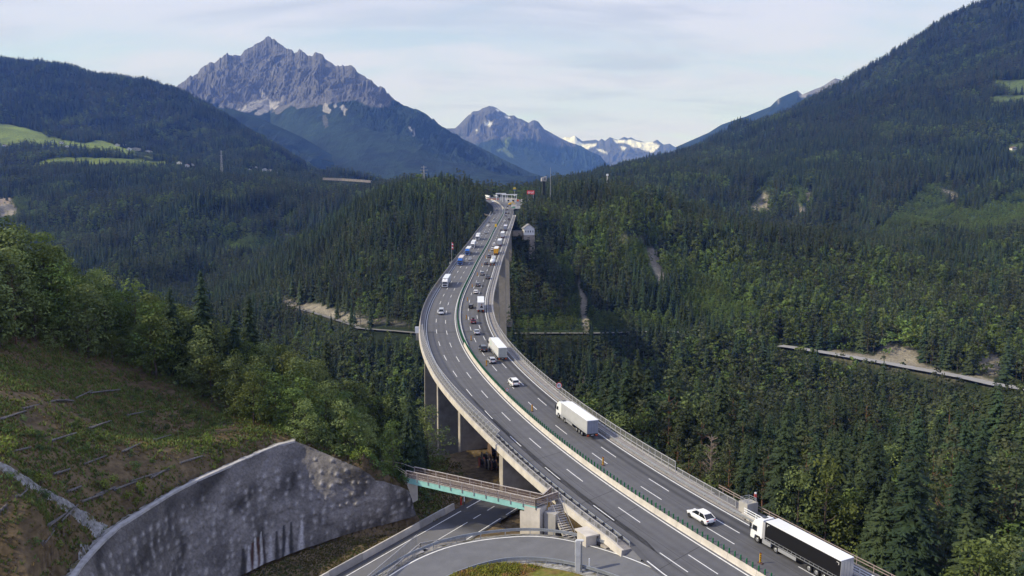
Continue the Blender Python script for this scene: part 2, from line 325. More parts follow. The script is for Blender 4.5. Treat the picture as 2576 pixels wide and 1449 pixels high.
# ------------------------------------------------------------------ the motorway axis (median), traced on the carriageway plane
L0 = [(1868,1439),(1807,1406),(1743,1364),(1690,1329),(1600,1274),(1524,1219),(1467,1179),(1410,1134),(1357,1090),(1291,1031),(1259,999),(1232.6,969),(1211,945.5),(1195,927),(1176.6,900),(1163,878.5),(1152.7,854.6),(1147.4,836),(1142,804),(1143,788),(1148.7,761),(1158,735),(1171,711),(1190,673),(1201,652),(1216.5,627),(1229.5,603),(1237,586.5),(1246.2,571),(1254,557),(1261.5,543.5),(1266,533),(1264.5,524.5),(1259,516.5),(1248,508.5),(1233,502),(1217,498)]
axis = np.array([hit_deck(*p)[:2] for p in L0])
t0 = axis[0] - axis[3]; t0 /= np.linalg.norm(t0)
axis = np.vstack([axis[0] + t0 * 90, axis[0] + t0 * 60, axis[0] + t0 * 30, axis])
def resample2(p, step):
    d = np.r_[0, np.cumsum(np.linalg.norm(np.diff(p, axis=0), axis=1))]; n = int(d[-1] / step) + 1; t = np.linspace(0, d[-1], n)
    return np.stack([np.interp(t, d, p[:, 0]), np.interp(t, d, p[:, 1])], 1)
ax = resample2(axis, 2.0)
def gsm(p, sig):
    k = int(sig * 3); w = np.exp(-0.5 * (np.arange(-k, k + 1) / sig) ** 2); w /= w.sum(); out = np.empty_like(p)
    for c in range(2):
        e = np.r_[2 * p[0, c] - p[k:0:-1, c], p[:, c], 2 * p[-1, c] - p[-2:-k - 2:-1, c]]; out[:, c] = np.convolve(e, w, 'valid')
    return out
ax = gsm(ax, 9.0)
tan = np.gradient(ax, axis=0); tan /= np.linalg.norm(tan, axis=1)[:, None]
nrm = np.stack([tan[:, 1], -tan[:, 0]], 1)             # to the right when driving away from the camera
ax = ax + nrm * 0.95                                    # the traced line is the white line left of the barrier
ax = gsm(resample2(ax, 2.0), 2.0)
AS = np.r_[0, np.cumsum(np.linalg.norm(np.diff(ax, axis=0), axis=1))]
tan = np.gradient(ax, axis=0); tan /= np.linalg.norm(tan, axis=1)[:, None]; nrm = np.stack([tan[:, 1], -tan[:, 0]], 1)
def at_s(s, off=0.0, dz=0.0):
    if off < -8.6: off = off + 1.35 * float(smooth(97, 106, s) * (1 - smooth(150, 215, s)))      # the left verge is narrower beside the stairs
    x = np.interp(s, AS, ax[:, 0]); y = np.interp(s, AS, ax[:, 1]); nx = np.interp(s, AS, nrm[:, 0]); ny = np.interp(s, AS, nrm[:, 1])
    X = x + nx * off; Y = y + ny * off
    return (X, Y, deck_z(Y) + dz)
def dir_s(s):
    tx = np.interp(s, AS, tan[:, 0]); ty = np.interp(s, AS, tan[:, 1]); return math.atan2(ty, tx)
def nearest(x, y):
    d = (ax[:, 0] - x) ** 2 + (ax[:, 1] - y) ** 2; i = int(np.argmin(d)); i = min(max(i, 1), len(ax) - 2)
    dx, dy = x - ax[i, 0], y - ax[i, 1]
    return AS[i] + dx * tan[i, 0] + dy * tan[i, 1], dx * nrm[i, 0] + dy * nrm[i, 1]
def s_at_row(px, py):
    x, y, z = hit_deck(px, py); return nearest(x, y)[0]
S_END = AS[-1]
S_ABUT = nearest(*hit_deck(1560, 1345)[:2])[0]          # near abutment
S_FAR = nearest(*hit_deck(1230, 545)[:2])[0]            # far abutment

# the ramp leaves the motorway and sinks as it turns: (column, row, height)
R_OUT = [(880,1545,-58.7),(905,1502,-58.6),(940,1475,-58.5),(980.7,1447.7,-58.4),(1044,1407.7,-58.2),(1127,1374.3,-57.9),(1210,1357.7,-57.5),(1288,1350,-57.1),(1323,1347.7,-56.9),(1390,1351,-56.3),(1470,1367.7,-55.5),(1557,1394.3,-54.6),(1623,1417.7,-54.05),(1683,1447.7,None),(1760,1490,None),(1840,1540,None)]
R_IN = [(1020,1570,-58.7),(1060,1520,-58.5),(1098,1472,-58.3),(1137,1452,-58.1),(1184,1435,-57.9),(1254,1417,-57.5),(1293,1412,-57.2),(1373,1414,-56.6),(1423,1422,-56.1),(1470,1433,-55.6),(1533,1452,-55.0),(1580,1470,-54.6),(1640,1500,-54.3),(1700,1530,None),(1780,1580,None),(1860,1640,None)]
def dense3(pix, n=60):
    p = np.array([hit_deck(a, b) if z is None else hit_z(a, b, z) for a, b, z in pix]); d = np.r_[0, np.cumsum(np.linalg.norm(np.diff(p, axis=0), axis=1))]; t = np.linspace(0, d[-1], n)
    q = np.stack([np.interp(t, d, p[:, i]) for i in range(3)], 1); xy = gsm(q[:, :2], 1.6); zz = gsm(np.stack([q[:, 2], q[:, 2]], 1), 2.5)[:, 0]; return np.c_[xy, zz]
ro, ri = dense3(R_OUT), dense3(R_IN)
def offset_path(p, off):
    t = np.gradient(p[:, :2], axis=0); t /= np.linalg.norm(t, axis=1)[:, None]; return np.c_[p[:, :2] + np.stack([-t[:, 1], t[:, 0]], 1) * off, p[:, 2]]   # + = outward

for s in np.arange(0, S_ABUT + 6, 8):
    for off in (-13, 0, 13): x, y, z = at_s(s, off); np_(x, y, z - 2.0)
    for off, dz in ((20, -6), (30, -13), (45, -20)): x, y, z = at_s(s, off); np_(x, y, z + dz)
# ramp and island
for p in np.r_[offset_path(ro, 1.5)[::6], offset_path(ri, -1.5)[::6], ((ro + ri) / 2)[::6]]: np_(p[0], p[1], p[2] - .5)
for q in [(1300,1480),(1300,1600),(1200,1560),(1400,1560)]: np_(*hit_z(q[0], q[1], -57.4))
for q in [(1420,1338,-58.2),(1490,1346,-57.8),(1395,1332,-59),(1340,1330,-60.5),(1540,1374,-56.5)]: npz(*q)
for q in [(8,150,-62.5),(14,150,-63),(-5,172,-62.8),(-3,190,-63),(-15,185,-61),(10,185,-66),(25,160,-66),(30,180,-70),(40,150,-70),(60,140,-74),(60,180,-76),(90,150,-78),(90,100,-72),(60,90,-68),(120,60,-66),(-25,180,-59),(-32,172,-55),(-28,162,-56.5),(-40,160,-49),(-35,152,-51)]: np_(*q)
for x in range(-140, 160, 25):
    zz = float(land_far(np.array([x]), np.array([212.0]))[0]); np_(x, 212, zz)
    np_(x, 245, float(land_far(np.array([x]), np.array([245.0]))[0]))
np_(180, 100, -76); np_(180, 180, -82); np_(150, 20, -60); np_(0, 20, -60); np_(0, 60, -56); np_(-20, 60, -58)
def _rbf():
    A = np.array(NEAR, float); n = len(A)
    d = np.sqrt(((A[:, None, :2] - A[None, :, :2]) ** 2).sum(-1) + 0.5)
    M = np.zeros((n + 3, n + 3)); M[:n, :n] = -d + np.eye(n) * 0.02; M[:n, n] = 1; M[:n, n + 1:] = A[:, :2]; M[n, :n] = 1; M[n + 1:, :n] = A[:, :2].T
    w = np.linalg.solve(M, np.r_[A[:, 2], 0, 0, 0]); return A, w
RA, RW = _rbf()
def land_near(X, Y):
    sh = X.shape; p = np.stack([X.ravel(), Y.ravel()], 1); out = np.empty(len(p)); n = len(RA)
    for i in range(0, len(p), 4000):
        q = p[i:i + 4000]; d = np.sqrt(((q[:, None, :] - RA[None, :, :2]) ** 2).sum(-1) + 0.5)
        out[i:i + 4000] = -d @ RW[:n] + RW[n] + q @ RW[n + 1:]
    return out.reshape(sh)
def land(X, Y):
    X = np.atleast_1d(np.asarray(X, float)); Y = np.atleast_1d(np.asarray(Y, float))
    w = smooth(195, 235, Y); out = land_far(X, Y)
    k = w < 1
    if k.any():
        nz = land_near(X[k], Y[k]); out[k] = nz * (1 - w[k]) + out[k] * w[k]
    return clamp_near(X, Y, out)
def seg_strip(X, Y, A, B, pad0=0.0):
    """for points: index of the nearest rung A[i]-B[i] and the share t along it"""
    best = np.full(X.shape, 1e9); bt = np.zeros(X.shape); bi = np.zeros(X.shape, int)
    for i in range(len(A)):
        dx, dy = B[i][0] - A[i][0], B[i][1] - A[i][1]; L2 = dx * dx + dy * dy; t = ((X - A[i][0]) * dx + (Y - A[i][1]) * dy) / L2
        tc = np.clip(t, -.6, 1.3); d = np.hypot(X - A[i][0] - tc * dx, Y - A[i][1] - tc * dy); b = d < best; best = np.where(b, d, best); bt = np.where(b, t, bt); bi = np.where(b, i, bi)
    return best, bt, bi
RAMP_PX = [(905,1520),(925,1478),(1049,1371),(1085,1362),(1127,1362),(1210,1345),(1288,1337),(1390,1338),(1470,1353),(1557,1380),(1640,1420),(1760,1470),(1900,1600),(1000,1640)]
RAMP_XY = np.array([hit_deck(*q)[:2] for q in RAMP_PX])
def inside_w(poly, X, Y):
    r = np.zeros(X.shape, bool); n = len(poly)
    for i in range(n):
        x1, y1 = poly[i]; x2, y2 = poly[(i + 1) % n]; c = ((y1 > Y) != (y2 > Y)) & (X < (x2 - x1) * (Y - y1) / ((y2 - y1) if y2 != y1 else 1e-9) + x1); r ^= c
    return r
RAMP_XY = np.r_[offset_path(ro, 1.8)[:, :2], offset_path(ri, -.5)[::-1, :2]]
RO2, RI2 = offset_path(ro, .6), offset_path(ri, -.3)
WT2, WF2 = resample(WALL_TOP, 90), resample(WALL_FOOT, 90)
def clamp_near(X, Y, z):
    k = (Y < 236) & (Y > 20) & (X > -75) & (X < 75)
    if not k.any(): return z
    x, y, v = X[k], Y[k], z[k].copy()
    # wall strip and the verge at its foot
    d, t, i = seg_strip(x, y, WF2, WT2); zf, zt_ = WF2[i, 2], WT2[i, 2]
    lim = np.full(x.shape, 1e9)
    for q in range(len(WF2)):
        A, B = WF2[q], WT2[q]; dx, dy = B[0] - A[0], B[1] - A[1]; tt = ((x - A[0]) * dx + (y - A[1]) * dy) / (dx * dx + dy * dy); dq = np.hypot(x - A[0] - tt * dx, y - A[1] - tt * dy)
        lim = np.where((dq < 1.3) & (tt > 0) & (tt < 1.0), np.minimum(lim, A[2] + (B[2] - A[2]) * tt - 1.2), lim)
    v = np.minimum(v, lim)
    fr_ = (d < 3) & (t <= 0) & (t > -.6); v = np.where(fr_, np.minimum(v, zf + .25), v)
    hi_ = (d < 1.2) & (t >= 1.0) & (t < 1.3); v = np.where(hi_, np.minimum(v, zt_ + .1 + (t - 1) * 6), v)
    # lower road bench
    p = np.stack([x - LR_O[0], y - LR_O[1]], -1); ls, lo = p @ LR_DIR, p @ LR_N; b = (ls > -80) & (ls < 78) & (lo > -2.6) & (lo < 9.9); v = np.where(b, np.minimum(v, -61.62), v)
    b2 = (ls > -80) & (ls < 60) & (lo >= 9.9) & (lo < 10.6); v = np.where(b2, np.minimum(v, -61.3), v)
    b3 = (ls > -80) & (ls < 30) & (lo <= -2.6) & (lo > -9); v = np.where(b3 & (t <= 0), np.clip(v, -61.6, -61.5 + (-2.6 - lo) * .22), v)
    # ramp and motorway
    dr_, tr_, ir_ = seg_strip(x, y, RI2, RO2); r = (dr_ < 2.5) & (tr_ > -.05) & (tr_ < 1.12) & (lo > 10.2); v = np.where(r, np.minimum(v, RI2[ir_, 2] * .5 + RO2[ir_, 2] * .5 - .5), v); r = r | (inside_w(RAMP_XY, x, y) & (lo > 10.2))
    dd = np.full(x.shape, 1e9); so = np.zeros(x.shape); ssx = np.zeros(x.shape)
    for j in range(0, min(len(ax), 130)):
        q = np.hypot(x - ax[j, 0], y - ax[j, 1]); bb_ = q < dd; dd = np.where(bb_, q, dd); so = np.where(bb_, (x - ax[j, 0]) * nrm[j, 0] + (y - ax[j, 1]) * nrm[j, 1], so); ssx = np.where(bb_, AS[j], ssx)
    ab = (ssx < S_ABUT) & (so > -13) & (so < 19); v = np.where(ab, np.minimum(v, deck_z(y) - 1.2), v)
    un = (ssx >= S_ABUT + 2) & (np.abs(so) < 18); v = np.where(un, np.minimum(v, deck_z(y) - 7.5 - np.clip((ssx - S_ABUT) * .08, 0, 4)), v)
    wd = (ssx > S_ABUT - 14) & (ssx < S_ABUT + 19) & (so < -11.0) & (so > -17) & ~r & (lo > 12); v = np.where(wd, -57.55 - .05 * (ssx - S_ABUT), v)
    z = z.copy(); z[k] = v; return z
def land1(x, y): return float(land([x], [y])[0])
# ------------------------------------------------------------------ clearings and bare places, outlined where they lie
def world_poly(pix, Y=None, z=None):
    """outline of a patch on the ground: follow the photo's ray to the land"""
    out = []
    for px, py in pix:
        dx, dy, dz = ray(px, py); ys = np.geomspace(90, 6000, 900); g = land(dx / dy * ys, ys); k = np.argmax(dz / dy * ys < g)
        out.append((dx / dy * ys[k], ys[k]))
    return np.array(out)
def inside(poly, X, Y):
    X = np.asarray(X); Y = np.asarray(Y); r = np.zeros(X.shape, bool); n = len(poly)
    for i in range(n):
        x1, y1 = poly[i]; x2, y2 = poly[(i + 1) % n]
        c = ((y1 > Y) != (y2 > Y)) & (X < (x2 - x1) * (Y - y1) / ((y2 - y1) if y2 != y1 else 1e-9) + x1); r ^= c
    return r
def inside_px(poly, X, Y, Zv):
    """the same test made on the plan of the hillside seen from the valley (bearing and height angle of the spot itself)"""
    d = Y * CP - Zv * SP; u = CX + F * X / d; v = CY - F * (Y * SP + Zv * CP) / d
    return inside(np.array(poly, float), u, v)
MEADOW = [ [(-400,300),(-60,322),(55,300),(95,318),(118,345),(205,360),(255,352),(310,372),(370,388),(440,395),(490,408),(430,404),(330,392),(250,388),(215,372),(100,370),(-20,368),(-400,368)],
           [(60,424),(110,402),(200,396),(330,400),(430,408),(500,416),(380,416),(300,416),(200,418),(120,422)] ]
HOLLOW = [(120,352),(190,358),(260,362),(225,372),(150,372)]
SHRUB = [ [(-40,540),(40,500),(75,490),(95,500),(60,540),(20,570),(-40,590)], [(690,575),(740,525),(755,530),(735,565),(700,600),(680,605)],
          [(1880,520),(1935,450),(1950,470),(1935,520),(1945,555),(1885,540)], [(1990,470),(2020,475),(2040,540),(2010,545)],
          [(2180,620),(2240,550),(2330,470),(2400,460),(2380,520),(2460,530),(2576,470),(2800,440),(2800,620),(2400,600)],
          [(1380,660),(1430,640),(1440,690),(1460,740),(1480,800),(1450,830),(1420,760),(1400,700)],
          [(1730,690),(1800,700),(1850,760),(1960,800),(1930,830),(1780,820),(1700,790)],
          [(1540,610),(1600,600),(1640,640),(1700,720),(1640,730),(1560,660)],
          [(1300,800),(1500,790),(1700,800),(1700,830),(1300,835)], [(560,600),(690,590),(700,640),(560,640)],
          [(2090,1190),(2300,1160),(2400,1200),(2250,1220),(2120,1215)] ]
BARE = [ [(1885,520),(1925,480),(1935,530),(1895,535)], [(2355,470),(2400,500),(2440,505),(2390,480)],
         [(2030,480),(2045,478),(2045,500),(2030,500)], [(2000,510),(2030,515),(2030,540),(2005,535)],
         [(255,310),(300,300),(345,310),(330,335),(270,335)], [(375,312),(400,318),(400,330),(380,325)],
         [(1640,620),(1665,680),(1690,720),(1650,720),(1625,640)], [(1452,700),(1475,760),(1480,830),(1465,830),(1455,770)],
         [(2080,875),(2200,898),(2300,910),(2420,940),(2500,950),(2500,965),(2300,930),(2080,892)], [(690,738),(760,757),(900,790),(960,806),(1040,820),(900,812),(720,772)],
         [(1560,593),(1620,597),(1622,603),(1560,600)], [(-40,500),(30,497),(50,545),(-40,560)], [(1865,812),(1890,818),(1925,850),(1880,845)],
         [(2195,905),(2232,868),(2272,868),(2305,885),(2325,925),(2200,915)], [(2455,910),(2495,882),(2522,905),(2515,945),(2465,935)],
         [(2240,1230),(2330,1230),(2420,1275),(2500,1290),(2400,1300),(2240,1250)] ]
GREEN_R = [ [(2490,205),(2620,200),(2700,215),(2700,240),(2540,235)], [(2485,245),(2560,240),(2700,250),(2700,262),(2500,262)], [(2330,372),(2370,362),(2400,372),(2350,384)], [(1785,392),(1850,388),(1850,396),(1790,399)], [(2520,370),(2576,360),(2576,382),(2530,385)] ]
T_FOREST = np.array((0.018, 0.026, 0.012)); T_MEADOW = np.array((0.105, 0.150, 0.036)); T_SHRUB = np.array((0.028, 0.046, 0.018)); T_BARE = np.array((0.21, 0.19, 0.15)); T_DRY = np.array((0.115, 0.085, 0.048))
def soft(mask):   # feather by one or two cells
    m = mask.astype(float)
    for _ in range(2):
        q = np.pad(m, 1, mode='edge'); m = (q[1:-1, 1:-1] * 4 + q[:-2, 1:-1] + q[2:, 1:-1] + q[1:-1, :-2] + q[1:-1, 2:]) / 8
    return m[..., None]
# rows by distance, columns by bearing: one sheet from the camera's feet to the horizon
us = np.linspace(-0.95, 0.95, 1300)
ys = np.r_[np.linspace(50, 236, 330), np.geomspace(238, 1300, 260), np.geomspace(1308, 5400, 330), np.geomspace(5500, 23500, 24)]
UU, GY = np.meshgrid(us, ys); GX = UU * (GY + 60)        # columns fan out from 60 m behind the camera
GZ = land(GX.ravel(), GY.ravel()).reshape(GX.shape)
# the carriageway benches: ground pressed below the road surface near both ends of the bridge
def under_road(X, Y, Zv):
    k = (Y > 780) & (Y < 1500) & (np.abs(X) < 160)
    if k.any():
        xs, ysv = X[k], Y[k]; d = np.full(xs.shape, 1e9); sd_ = np.zeros(xs.shape)
        sel = np.where(AS > S_FAR - 60)[0][::3]
        for i in sel:
            dd = np.hypot(xs - ax[i, 0], ysv - ax[i, 1]); b = dd < d; d = np.where(b, dd, d)
            sd_ = np.where(b, (xs - ax[i, 0]) * nrm[i, 0] + (ysv - ax[i, 1]) * nrm[i, 1], sd_)
        dz_ = deck_z(ysv) - 1.6; lim = np.where(sd_ > 0, 60, 17); w = 1 - smooth(lim * 0.9 + 2, lim * 0.9 + 22, d)
        far = smooth(S_FAR and ax[sel[0], 1], ax[sel[0], 1] + 40, ysv)
        z0 = Zv[k]; tgt = np.minimum(z0, dz_) * (1 - far) + dz_ * far
        Zv[k] = z0 * (1 - w) + tgt * w
    return Zv
GZ = under_road(GX, GY, GZ)
def land2(X, Y):
    X = np.atleast_1d(np.asarray(X, float)); Y = np.atleast_1d(np.asarray(Y, float)); return under_road(X, Y, land(X, Y))
tone = np.broadcast_to(T_FOREST, GX.shape + (3,)).copy()
PD = GY * CP - GZ * SP; PU = CX + F * GX / PD; PV = CY - F * (GY * SP + GZ * CP) / PD
def paint(polys, colr, ymin, ymax, jitter=6):
    global tone
    jx = fbm(GX / (GY * 0.02), GY / (GY * 0.02), 2, 91) * jitter; jy = fbm(GX / (GY * 0.02) + 40, GY / (GY * 0.02), 2, 92) * jitter
    for p in polys:
        m = inside(np.array(p, float), PU + jx, PV + jy) & (GY > ymin) & (GY < ymax); s = soft(m); tone = tone * (1 - s) + colr * s
paint(SHRUB, T_SHRUB, 250, 3600); paint(BARE, T_BARE, 250, 3600, 9); paint(MEADOW, T_MEADOW, 2000, 3600); paint(GREEN_R, np.array((0.075, 0.105, 0.035)), 1000, 4000)
# meadow strip variation (mown and unmown)
mm = ((tone[..., 1] > 0.105) & (GY > 2000))[..., None]; tone = np.where(mm, tone * (0.7 + 0.35 * vnoise(GX / 60, GY / 130, 4) + 0.35 * vnoise(GX / 300, GY / 60, 8))[..., None] * np.array((1.08, 1, 1)), tone)
# dry slope and verge near the camera
dry = ((GY < 200) * smooth(40, 10, GX * 1.0) * (GX < 60))[..., None]; tone = tone * (1 - dry) + T_DRY * dry
MAT_GROUND = None
def ground_mat():
    m = mat('ground_soil_and_grass', (1, 1, 1), 0.95, 0.1, tone=True, noise=[(0.9, 0.55, 1.45, 6), (0.11, 0.75, 1.3, 4)], bump=(1.4, 0.7, 0.25))
    # green weed patches on the dry slope
    return m
MAT_GROUND = ground_mat()
prop(grid_obj('ground', GX, GY, GZ, MAT_GROUND, tone), kind='structure')
# village: (photo column, row of the base, distance guess, width, depth, wall height, roof rise, turn, wall, roof, balcony, flat, label)
HOUSES = [(155,361,0,15,11,5,3,.3,'w','b',1,0,'lone farmhouse with brown roof high in the left meadow'),(168,371,0,13,9,4,2.5,.2,'w','g',0,0,'low barn below the lone farmhouse, half behind a tree'),
 (222,392,0,34,12,3.5,1.2,.02,'w','w',0,1,'long flat white hall at the edge of the lower meadow'),(262,393,0,28,11,2.5,1.0,.03,'w','w',0,1,'shorter flat white hall right of the longer one'),
 (296,368,0,17,11,6,3.5,.1,'w','g',1,0,'white house with grey gable at the left end of the village'),(314,368,0,14,10,5,3,.4,'w','b',0,0,'brown-roofed house between the grey gable and the big house'),(329,366,0,15,10,5,3,-.2,'w','b',1,0,'dark-roofed house at the back of the village'),
 (325,379,0,16,11,7,3,.2,'w','b',0,0,'tall brown-roofed house left of the large village block'),(343,381,0,32,13,8,2.5,.05,'g','g',0,0,'large grey village block with wide roof'),(352,371,0,13,9,5,3,.6,'w','b',0,0,'house with steep roof behind the large village block'),(374,383,0,26,12,3.5,3.2,.05,'w','b',0,0,'low wide house at the right end of the village'),
 (440,410,0,14,10,5,3,.2,'w','b',0,0,'left house of the group at the forest edge'),(452,414,0,16,10,5,3.2,-.1,'w','g',0,0,'grey-roofed house at the forest edge'),(471,420,0,13,9,5,3,.1,'w','r',0,0,'orange-roofed house at the forest edge'),(484,418,0,12,9,4,2.6,.2,'w','b',0,0,'small brown-roofed house right of the orange roof'),
 (12,368,0,14,10,4,3,.1,'w','b',0,0,'far left house among the trees under the meadow'),(110,369,0,14,10,4,3,.1,'w','g',0,0,'grey-roofed house in the tree line under the meadow'),
 (628,430,0,13,9,5,3,.2,'w','g',0,0,'small white house left in the row on the wooded rim'),(645,424,0,14,9,4,3,.1,'w','b',0,0,'dark-roofed house above the row on the wooded rim'),(667,432,0,17,11,7,3.5,.1,'w','g',0,0,'big white house on the wooded rim'),(681,434,0,15,10,6,3,-.2,'g','g',0,0,'grey house right of the big white one on the rim'),(697,439,0,14,10,4,3,.2,'w','g',0,0,'white house lowest on the wooded rim'),
 (751,617,0,9,7,5,2.5,.1,'w','r',0,0,'tiny white house with reddish roof deep in the left side valley'),(2549,378,0,16,10,5,3.5,.2,'w','b',1,0,'lone chalet in a clearing on the right mountain')]
HXY = []
for h_ in HOUSES:
    q = world_poly([(h_[0], h_[1])])[0]; HXY.append((float(q[0]), float(q[1])))
# ------------------------------------------------------------------ far mountains: sheets with a crest, a front that falls to the valley and a back
ROCK = np.array((0.105, 0.106, 0.115)); SCREE = np.array((0.30, 0.29, 0.29)); WOOD = np.array((0.014, 0.025, 0.018)); SNOW = np.array((0.62, 0.64, 0.67)); ALP = np.array((0.06, 0.085, 0.035))
M_ROCK = mat('mountain_rock_and_wood', (1, 1, 1), 0.95, 0.1, tone=True, noise=[(0.012, 0.72, 1.28, 8), (0.05, 0.8, 1.2, 5)])
def mountain(name, crest, Yc, foot_y, depth_f, depth_b, n, rows, rough, colour, zfoot=-160, prof=1.0, ridge=(260, 520), seed=1, wood_rough=.14, ypts=None, jag=0.0):
    px = np.array([c[0] for c in crest], float); py = np.array([c[1] for c in crest], float)
    xs = np.linspace(px[0], px[-1], n); cy_ = np.interp(xs, px, py); cy_ = cy_ + jag * (fbm(xs / 9.0, xs * 0 + seed, 4, seed, .65)) * np.clip((300 - cy_) / 60, .15, 1)
    yc = Yc + (np.interp(xs, [c[0] for c in ypts], [c[1] for c in ypts]) if ypts else 0) * np.ones(n)
    top = np.array([at_y(a, b, c) for a, b, c in zip(xs, cy_, yc)])
    k_ = max(2, n // 34); w_ = np.exp(-.5 * (np.arange(-3 * k_, 3 * k_ + 1) / k_) ** 2); w_ /= w_.sum(); e_ = np.r_[2 * top[0, 2] - top[3 * k_:0:-1, 2], top[:, 2], 2 * top[-1, 2] - top[-2:-3 * k_ - 2:-1, 2]]
    soft_top = np.convolve(e_, w_, 'valid')                 # the fine teeth of the crest fade out down the face
    # rows: front foot -> crest -> back foot
    t = np.r_[np.linspace(0, 1, rows), np.linspace(1, 2, rows // 5)[1:]]
    X = np.zeros((len(t), n)); Y = np.zeros_like(X); Zv = np.zeros_like(X)
    for i, tt in enumerate(t):
        if tt <= 1:
            Yr = yc - depth_f * (1 - tt); q_ = tt ** 7; crest_z = soft_top * (1 - q_) + top[:, 2] * q_; zr = zfoot + (crest_z - zfoot) * (tt ** prof)
        else:
            Yr = yc + depth_b * (tt - 1); zr = top[:, 2] - (top[:, 2] - zfoot) * (tt - 1) ** 0.8
        X[i] = top[:, 0] / yc * Yr; Y[i] = Yr; Zv[i] = zr
    T = np.broadcast_to(t[:, None], X.shape)
    H = top[:, 2][None, :] - zfoot
    away = np.clip(1 - T, 0, 1)
    env = np.clip(away * 7, 0, 1) * np.clip(T * 5, 0, 1) * (wood_rough + (1 - wood_rough) * smooth(.52, .74, T))
    wob = fbm(X / 900, Y / 900, 3, seed + 5)
    r1 = ridged(X / ridge[0] + 1.1 * wob, Y / ridge[1] + 1.1 * wob, 7, seed, 0.62) - 0.45
    r2 = ridged(X / (ridge[0] * 3.2) + 0.6 * wob, Y / (ridge[1] * 4), 3, seed + 9) - 0.5
    env_b = env; r3 = ridged(X / (ridge[0] * .38) + .8 * wob, Zv / (ridge[1] * .45) + .8 * wob, 4, seed + 3) - .45
    Y = Y + r3 * rough * .5 * env
    Zv = Zv + (r1 * rough + r2 * rough * 1.9) * env
    Y = Y + (r2 * rough * 1.6 + r1 * rough * 0.25) * env
    slope = r1
    C = colour(PXY(X, Y, Zv), T, Zv, r1, r2, X, Y)
    o = grid_obj(name, X, Y, Zv, M_ROCK, C); prop(o, kind='structure'); return o
def PXY(X, Y, Zv):
    d = Y * CP - Zv * SP; return CX + F * X / d, CY - F * (Y * SP + Zv * CP) / d
def mixc(C, col, w): w = np.clip(w, 0, 1)[..., None]; return C * (1 - w) + col * w
def nsoft(m): return soft(m)[..., 0]
def poly_mask(pv, poly, X, Y, jit=6, sc=90): 
    jx = fbm(X / sc, Y / sc, 3, 71) * jit; jy = fbm(X / sc + 9, Y / sc, 3, 72) * jit
    return nsoft(inside(np.array(poly, float), pv[0] + jx, pv[1] + jy))
crest1 = [(380,262),(441,218),(476.6,192),(498,182),(512,170),(526,158),(540,156),(556,145),(573,134.4),(585,142),(593,136.5),(605,139),(619,123.5),(632,116),(644,109.5),(663,100),(668,92),(674,88),(680,91),(685,95.5),(692,103),(700,108),(716,116),(731,123.5),(741,134.4),(752,123.5),(762,130),(772,136),(787,139.5),(792,134),(800,132),(808,137),(815,142),(830,154),(843,164),(860,163),(870,168),(884,167),(897,177),(909,186),(921,194),(934,201),(946,220),(962,228),(977,235.5),(984,243),(993,254),(1015,264),(1040,276),(1070,291),(1095,307),(1130,330),(1165,350),(1200,366),(1260,398),(1330,432),(1420,462)]
ROCKLINE = [(380,150),(430,218),(470,245),(520,256),(575,268),(600,276),(640,288),(700,284),(735,262),(790,268),(812,262),(850,252),(862,246),(905,262),(940,278),(962,276),(995,252),(1000,240),(920,150),(700,60),(500,100)]
def col_serles(pv, T, Zv, r1, r2, X, Y):
    C = np.broadcast_to(WOOD, T.shape + (3,)).copy() * (0.8 + 0.5 * vnoise(X / 120, Y / 120, 3) + .5 * (vnoise(X / 40, Y / 40, 23) - .5) + .6 * (vnoise(X / 420, Y / 500, 33) - .5))[..., None]
    rock = poly_mask(pv, ROCKLINE, X, Y, 16, 160)
    band = 0.86 + 0.22 * vnoise(Zv / 38 + 2.5 * vnoise(X / 400, Y / 400, 6), Zv * 0 + X / 900, 14)
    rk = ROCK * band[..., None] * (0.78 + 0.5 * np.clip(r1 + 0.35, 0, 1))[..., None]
    C = mixc(C, 0, rock * 0) ; C = C * (1 - rock[..., None]) + rk * rock[..., None]
    for pl in [[(596,276),(640,252),(662,246),(668,256),(652,270),(625,284)],[(640,288),(668,262),(690,252),(700,258),(680,275),(655,292)],[(650,225),(690,262),(720,240),(700,262),(690,275),(660,262)],
               [(812,275),(818,258),(824,262),(834,278),(828,290)],[(855,270),(862,262),(872,278),(868,292)],[(838,262),(846,258),(850,266),(842,270)],[(1028,322),(1034,318),(1036,334),(1030,332)],[(1040,330),(1046,326),(1042,345),(1038,342)]]:
        C = mixc(C, SCREE, poly_mask(pv, pl, X, Y, 5, 60) * 0.85)
    C = mixc(C, ROCK * 1.1, poly_mask(pv, [(810,290),(820,288),(826,315),(816,322)], X, Y, 4, 40) * 0.6)
    return C
mountain('mountain_ridge', crest1, 9000, 450, 3300, 1800, 1250, 520, 190, col_serles, zfoot=-60, prof=1.12, ridge=(330, 330), seed=3, ypts=[(380,-600),(560,-200),(674,300),(760,-100),(990,-900),(1420,-1900)], jag=7.0)
